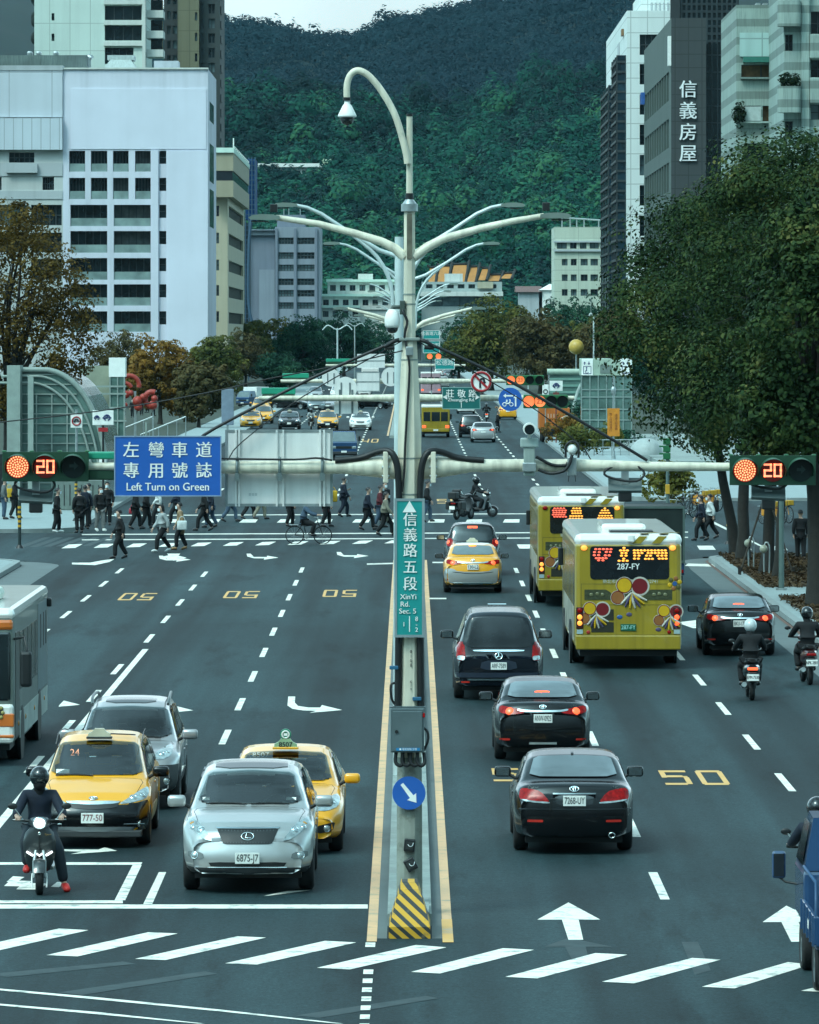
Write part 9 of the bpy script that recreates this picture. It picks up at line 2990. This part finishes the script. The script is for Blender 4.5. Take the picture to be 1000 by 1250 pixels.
# --------- riders on scooters
HB=pm('helmet_black',(.008,.009,.010),.12,coat=.6);HWH=pm('helmet_white',(.62,.66,.66),.2,coat=.5);HGR=pm('helmet_grey',(.10,.11,.12),.25,coat=.5)
SCB=paint('scooter_dark_grey',(.035,.042,.045),.2,.35);SCR=paint('scooter_maroon',(.06,.012,.014));SCK=paint('scooter_black',(.010,.011,.013))
x,y=G(45,1092);y-=.02
scooter('dark grey scooter with a lit headlamp waiting at the stop line',(x,y+.64),0.06,SCB,near=True)
person('rider in navy hoodie, black helmet and red shoes on the lit scooter',(x,y+.64),0.06,'ridefoot',0.0,'helmet',C_NAVY,cloth('dark_jeans',(.018,.026,.036)),SHOER,False,1.70,helm=HB)
x,y=G(918,855)
scooter('black scooter with a lit tail lamp behind the braking black sedan',(x,y+.62),pi,SCK,'EPM-7530',True)
person('rider in black with a white helmet, seen from behind',(x,y+.62),pi,'ride',0.0,'helmet',C_BLACK,C_BLACK,SHOEB,False,1.68,helm=HWH)
x,y=G(987,836)
scooter('dark maroon scooter by the right kerb near the frame edge',(x,y+.62),pi+.05,SCR,'NPK-3801',False)
person('rider in black with a black helmet at the right kerb',(x,y+.62),pi+.05,'ride',0.0,'helmet',C_BLACK,C_BLACK,SHOEB,False,1.68,helm=HB)
y=74.9;x=(1001-500)*y/F
scooter('scooter mostly outside the frame ahead of the blue truck',(x,y+.62),pi,SCK)
person('rider in dark navy ahead of the blue truck at the right edge',(x,y+.62),pi,'ride',0.0,'helmet',C_NAVY,C_BLACK,SHOEB,False,1.68,helm=HB)
x,y=G(583,631)
scooter('black scooter with a top box and panniers crossing sideways',(x,y),pi/2-.12,SCK,box=True)
person('rider in black on the scooter crossing with luggage boxes',(x,y),pi/2-.12,'ride',0.0,'helmet',C_BLACK,C_BLACK,SHOEB,False,1.68,helm=HB)
x,y=G(566,634)
scooter('second dark scooter with a hi-vis stripe just behind the luggage one',(x,y),pi-.5,SCK,box=True)
for px,py,away,col,l in((380,524,False,C_LGREY,'in pale grey beside the far yellow taxi'),(276,519,False,C_YEL,'in a yellow jacket at the far left kerb'),(594,515,True,C_BLACK,'in dark clothes far ahead by the silver sedan'),(586,492,True,C_MAROON,'in maroon far down the right lanes')):
 x,y=G(px,py)
 scooter('scooter of the rider '+l,(x,y),pi if away else 0,SCK,lit_rear=away)
 person('rider '+l,(x,y),pi if away else 0,'ride',0.0,'helmet',col,C_BLACK,SHOEB,False,1.68,helm=HGR)
# --------- pedestrians
RGT,LFT,CAM,AWY=pi/2,-pi/2,0.0,pi
def ped(label,px,py,face,**k):
 x,y=G(px,py,k.get('z',0))
 return person(label,(x,y),face,**k)
PV=.14
ped('person in a dark jacket and long trousers at the far left of the plaza',5,634,RGT,kind='stand',ph=0,top=C_GREY,legs=C_DENIM,z=PV)
p=ped('person in black with a yellow satchel standing on the plaza',17.5,633,RGT,kind='walk',ph=.5,top=C_BLACK,z=PV)
bag('yellow satchel carried by the person on the plaza',p,(0,.22,.85),C_YEL,(.34,.14,.40),'satchel')
ped('person in black with white shoes waiting alone on the plaza edge',69,650,RGT,kind='walk',ph=.35,top=C_BLACK,shoe=SHOEW,z=PV)
ped('person in a long black coat at the front of the plaza group',97,650.5,AWY+.4,kind='stand',ph=0,style='coat',top=C_BLACK,z=PV)
p=ped('person in black with a dark backpack in the plaza group',104,646,AWY,kind='stand',ph=0,top=C_NAVY,z=PV)
bag('dark blue backpack worn in the plaza group',p,(0,.20,1.05),C_NAVY,(.30,.18,.42),'backpack',False)
ped('person in a light grey jacket standing behind the plaza group',109,643,LFT,kind='stand',ph=0,top=C_LGREY,z=PV)
ped('person in a black suit jacket and grey trousers on the plaza edge',122,648,CAM+.5,kind='walk',ph=.4,top=C_BLACK,legs=C_GREY,shoe=SHOEW,z=PV)
ped('person in black beside the grey-trousered one',131,641,CAM,kind='stand',ph=0,top=C_BLACK,z=PV)
ped('person in a black suit walking left across the road, apart from the crowd',147,682,LFT+.2,ph=.75,top=C_BLACK)
ped('person with a pale top over dark trousers crossing beside the tan coat',199,674,LFT+.4,ph=1.0,top=C_LGREY,legs=C_BLACK,style='long',shoe=SHOEW)
p=ped('person in a knee-length tan coat crossing with a white bag',221,671,LFT,ph=.6,style='coat',top=C_TAN,legs=C_BLACK,shoe=pm('shoe_tan',(.25,.14,.05),.5))
bag('white tote bag of the tan-coated person',p,(.28,.05,.72),C_WHITE,(.36,.12,.34),'tote_bag')
p=ped('person in black carrying a red handbag in the crossing crowd',165,646,RGT,ph=.7,style='coat',top=C_BLACK)
bag('red handbag carried in the crossing crowd',p,(.28,.1,.60),pm('bag_red',(.42,.03,.05),.5),(.32,.14,.22))
ped('person in a long black dress coat in the crossing crowd',178,645,RGT,ph=.6,style='coat',top=C_BLACK)
ped('person in a white jacket in the crossing crowd',194,642,LFT,ph=.8,top=C_WHITE,legs=C_BLACK)
ped('person in a dark jacket striding beside the white jacket',216,640,LFT,ph=.9,top=C_NAVY,legs=C_BLACK)
ped('person in black striding under the blue board',250,648,LFT,ph=1.0,top=C_BLACK,shoe=SHOEB)
ped('person in dark blue close behind the strider under the blue board',258,644,LFT,ph=.7,top=C_NAVY,legs=C_DENIM)
ped('person in blue jeans whose upper half is behind the blank sign',280,637,RGT,ph=1.0,top=C_GREY,legs=C_DENIM)
ped('person in black walking behind the blank sign',303,634,RGT,ph=.9,top=C_BLACK)
ped('person in khaki trousers behind the blank sign',317,634,RGT,ph=.8,top=C_TAN,legs=C_KHAKI)
ped('person in a black coat behind the cyclist',354,643,RGT,ph=.4,style='coat',top=C_BLACK)
p=ped('person in a maroon top walking with a bright yellow bag',398,643,RGT,ph=.5,style='coat',top=C_MAROON,legs=C_BLACK)
bag('bright yellow bag held by the maroon-topped person',p,(.25,-.25,1.0),C_YEL,(.42,.14,.46),'tote_bag')
ped('person in a navy suit and cap looking at a phone on the crossing',419,631,RGT+.3,kind='phone',ph=1.0,top=C_NAVY,legs=C_NAVY,mask=True)
ped('person in a wide dark coat and loose trousers right of the phone user',448,647,RGT,ph=.9,style='coat',top=C_NAVY,legs=C_BLACK)
ped('person in a maroon jacket and jeans beside the wide dark coat',463,644,RGT,ph=.6,top=C_MAROON,legs=C_DENIM)
ped('person in black with a pale mask behind the maroon jacket',469,639,CAM+.6,ph=.4,top=C_BLACK)
ped('person in an open grey-tan coat striding just left of the mast',470,654,RGT,ph=1.0,style='coat',top=C_KHAKI,legs=C_BLACK)
ped('person in black half hidden right behind the mast',520.5,637,RGT,ph=.6,top=C_BLACK,legs=C_DENIM)
ped('person in dark clothes crossing in front of the backpack wearer, by the right pavement',857,660,LFT,ph=.8,top=C_NAVY,legs=C_BLACK)
p=ped('person in a white shirt with a black backpack by the right pavement',868,657.5,LFT,ph=.9,top=C_WHITE,legs=C_BLACK)
bag('black backpack worn over the white shirt',p,(0,.20,1.02),C_BLACK,(.30,.20,.46),'backpack',False)
ped('person in black walking away on the right pavement behind the trees',977.5,684,AWY,ph=.35,top=C_BLACK,mask=False,z=PV)
ped('person in black standing in the road far beyond the crossing, beside the silver sedan',607,528,RGT,ph=.5,top=C_BLACK)
for i,(px,py,c_)in enumerate(((166,505,C_WHITE),(173,507,C_BLACK),(180,504,C_GREY),(187,508,C_WHITE),(162,510,C_BLACK))):
 x,y=G(px,py,0)
 ped(('person in white on the stairs under the red sculpture','person in black on the stairs under the red sculpture','person in grey on the stairs under the red sculpture','person in white at the right of the group by the red sculpture','person in black at the left of the group by the red sculpture')[i],px,py,(CAM,AWY,LFT,RGT,CAM)[i],ph=.4,top=c_,z=.14)
x,y=G(377,664)
b_=bicycle('black city bicycle with a front basket crossing towards the right',(x,y),RGT,pm('bike_frame',(.02,.022,.024),.4),True)
J=person('cyclist in a denim jacket riding right across the road',(x,y),RGT,'ride',0.0,'short',C_DENIM,C_BLACK,SHOEB,True,1.68,z=.02)
OBM=pm('bike_orange',(.62,.25,.02),.4)
for i,(px,py)in enumerate(((866,632),(874,631),(882,630),(955,648),(963,647),(971,646))):
 x,y=G(px,py,.14)
 o=bicycle('orange and yellow shared bicycle parked in a row on the right pavement',(x,y+8),.5,OBM,True,'orange shared bicycles on the right pavement',.14)
 MB().box(-.05,.05,-.1,.55,.34,.70,b=.03).build('rear_guard',OBM,o)
 MB().box(-.14,.14,-.68,-.40,.72,.92,b=.02).build('basket_panel',pm('panel_yellow',(.62,.34,.03),.5),o)
for px,py in((818,640),(838,632),(848,628)):
 x,y=G(px,py,.14)
 bicycle('black bicycle leaning at the rack on the far right pavement',(x,y),.4+px*.01,pm('bike_frame',(.02,.022,.024),.4),False,'dark bicycles at the rack',.14)
# --------- air
HAZE=True
if HAZE:
 hz_=MB().box(-1700,1700,-40,6500,-1.2,420)
 hm=bpy.data.materials.new('haze');hm.use_nodes=True
 n,l=hm.node_tree.nodes,hm.node_tree.links
 n.remove(n['Principled BSDF'])
 v=n.new('ShaderNodeVolumePrincipled')
 v.inputs['Color'].default_value=(.40,.80,1.0,1)
 v.inputs['Density'].default_value=0.000016
 v.inputs['Anisotropy'].default_value=0.2
 l.new(v.outputs[0],n['Material Output'].inputs['Volume'])
 tag(hz_.build('haze',hm),'thin bluish haze filling the air over the whole avenue','haze',kind='stuff')
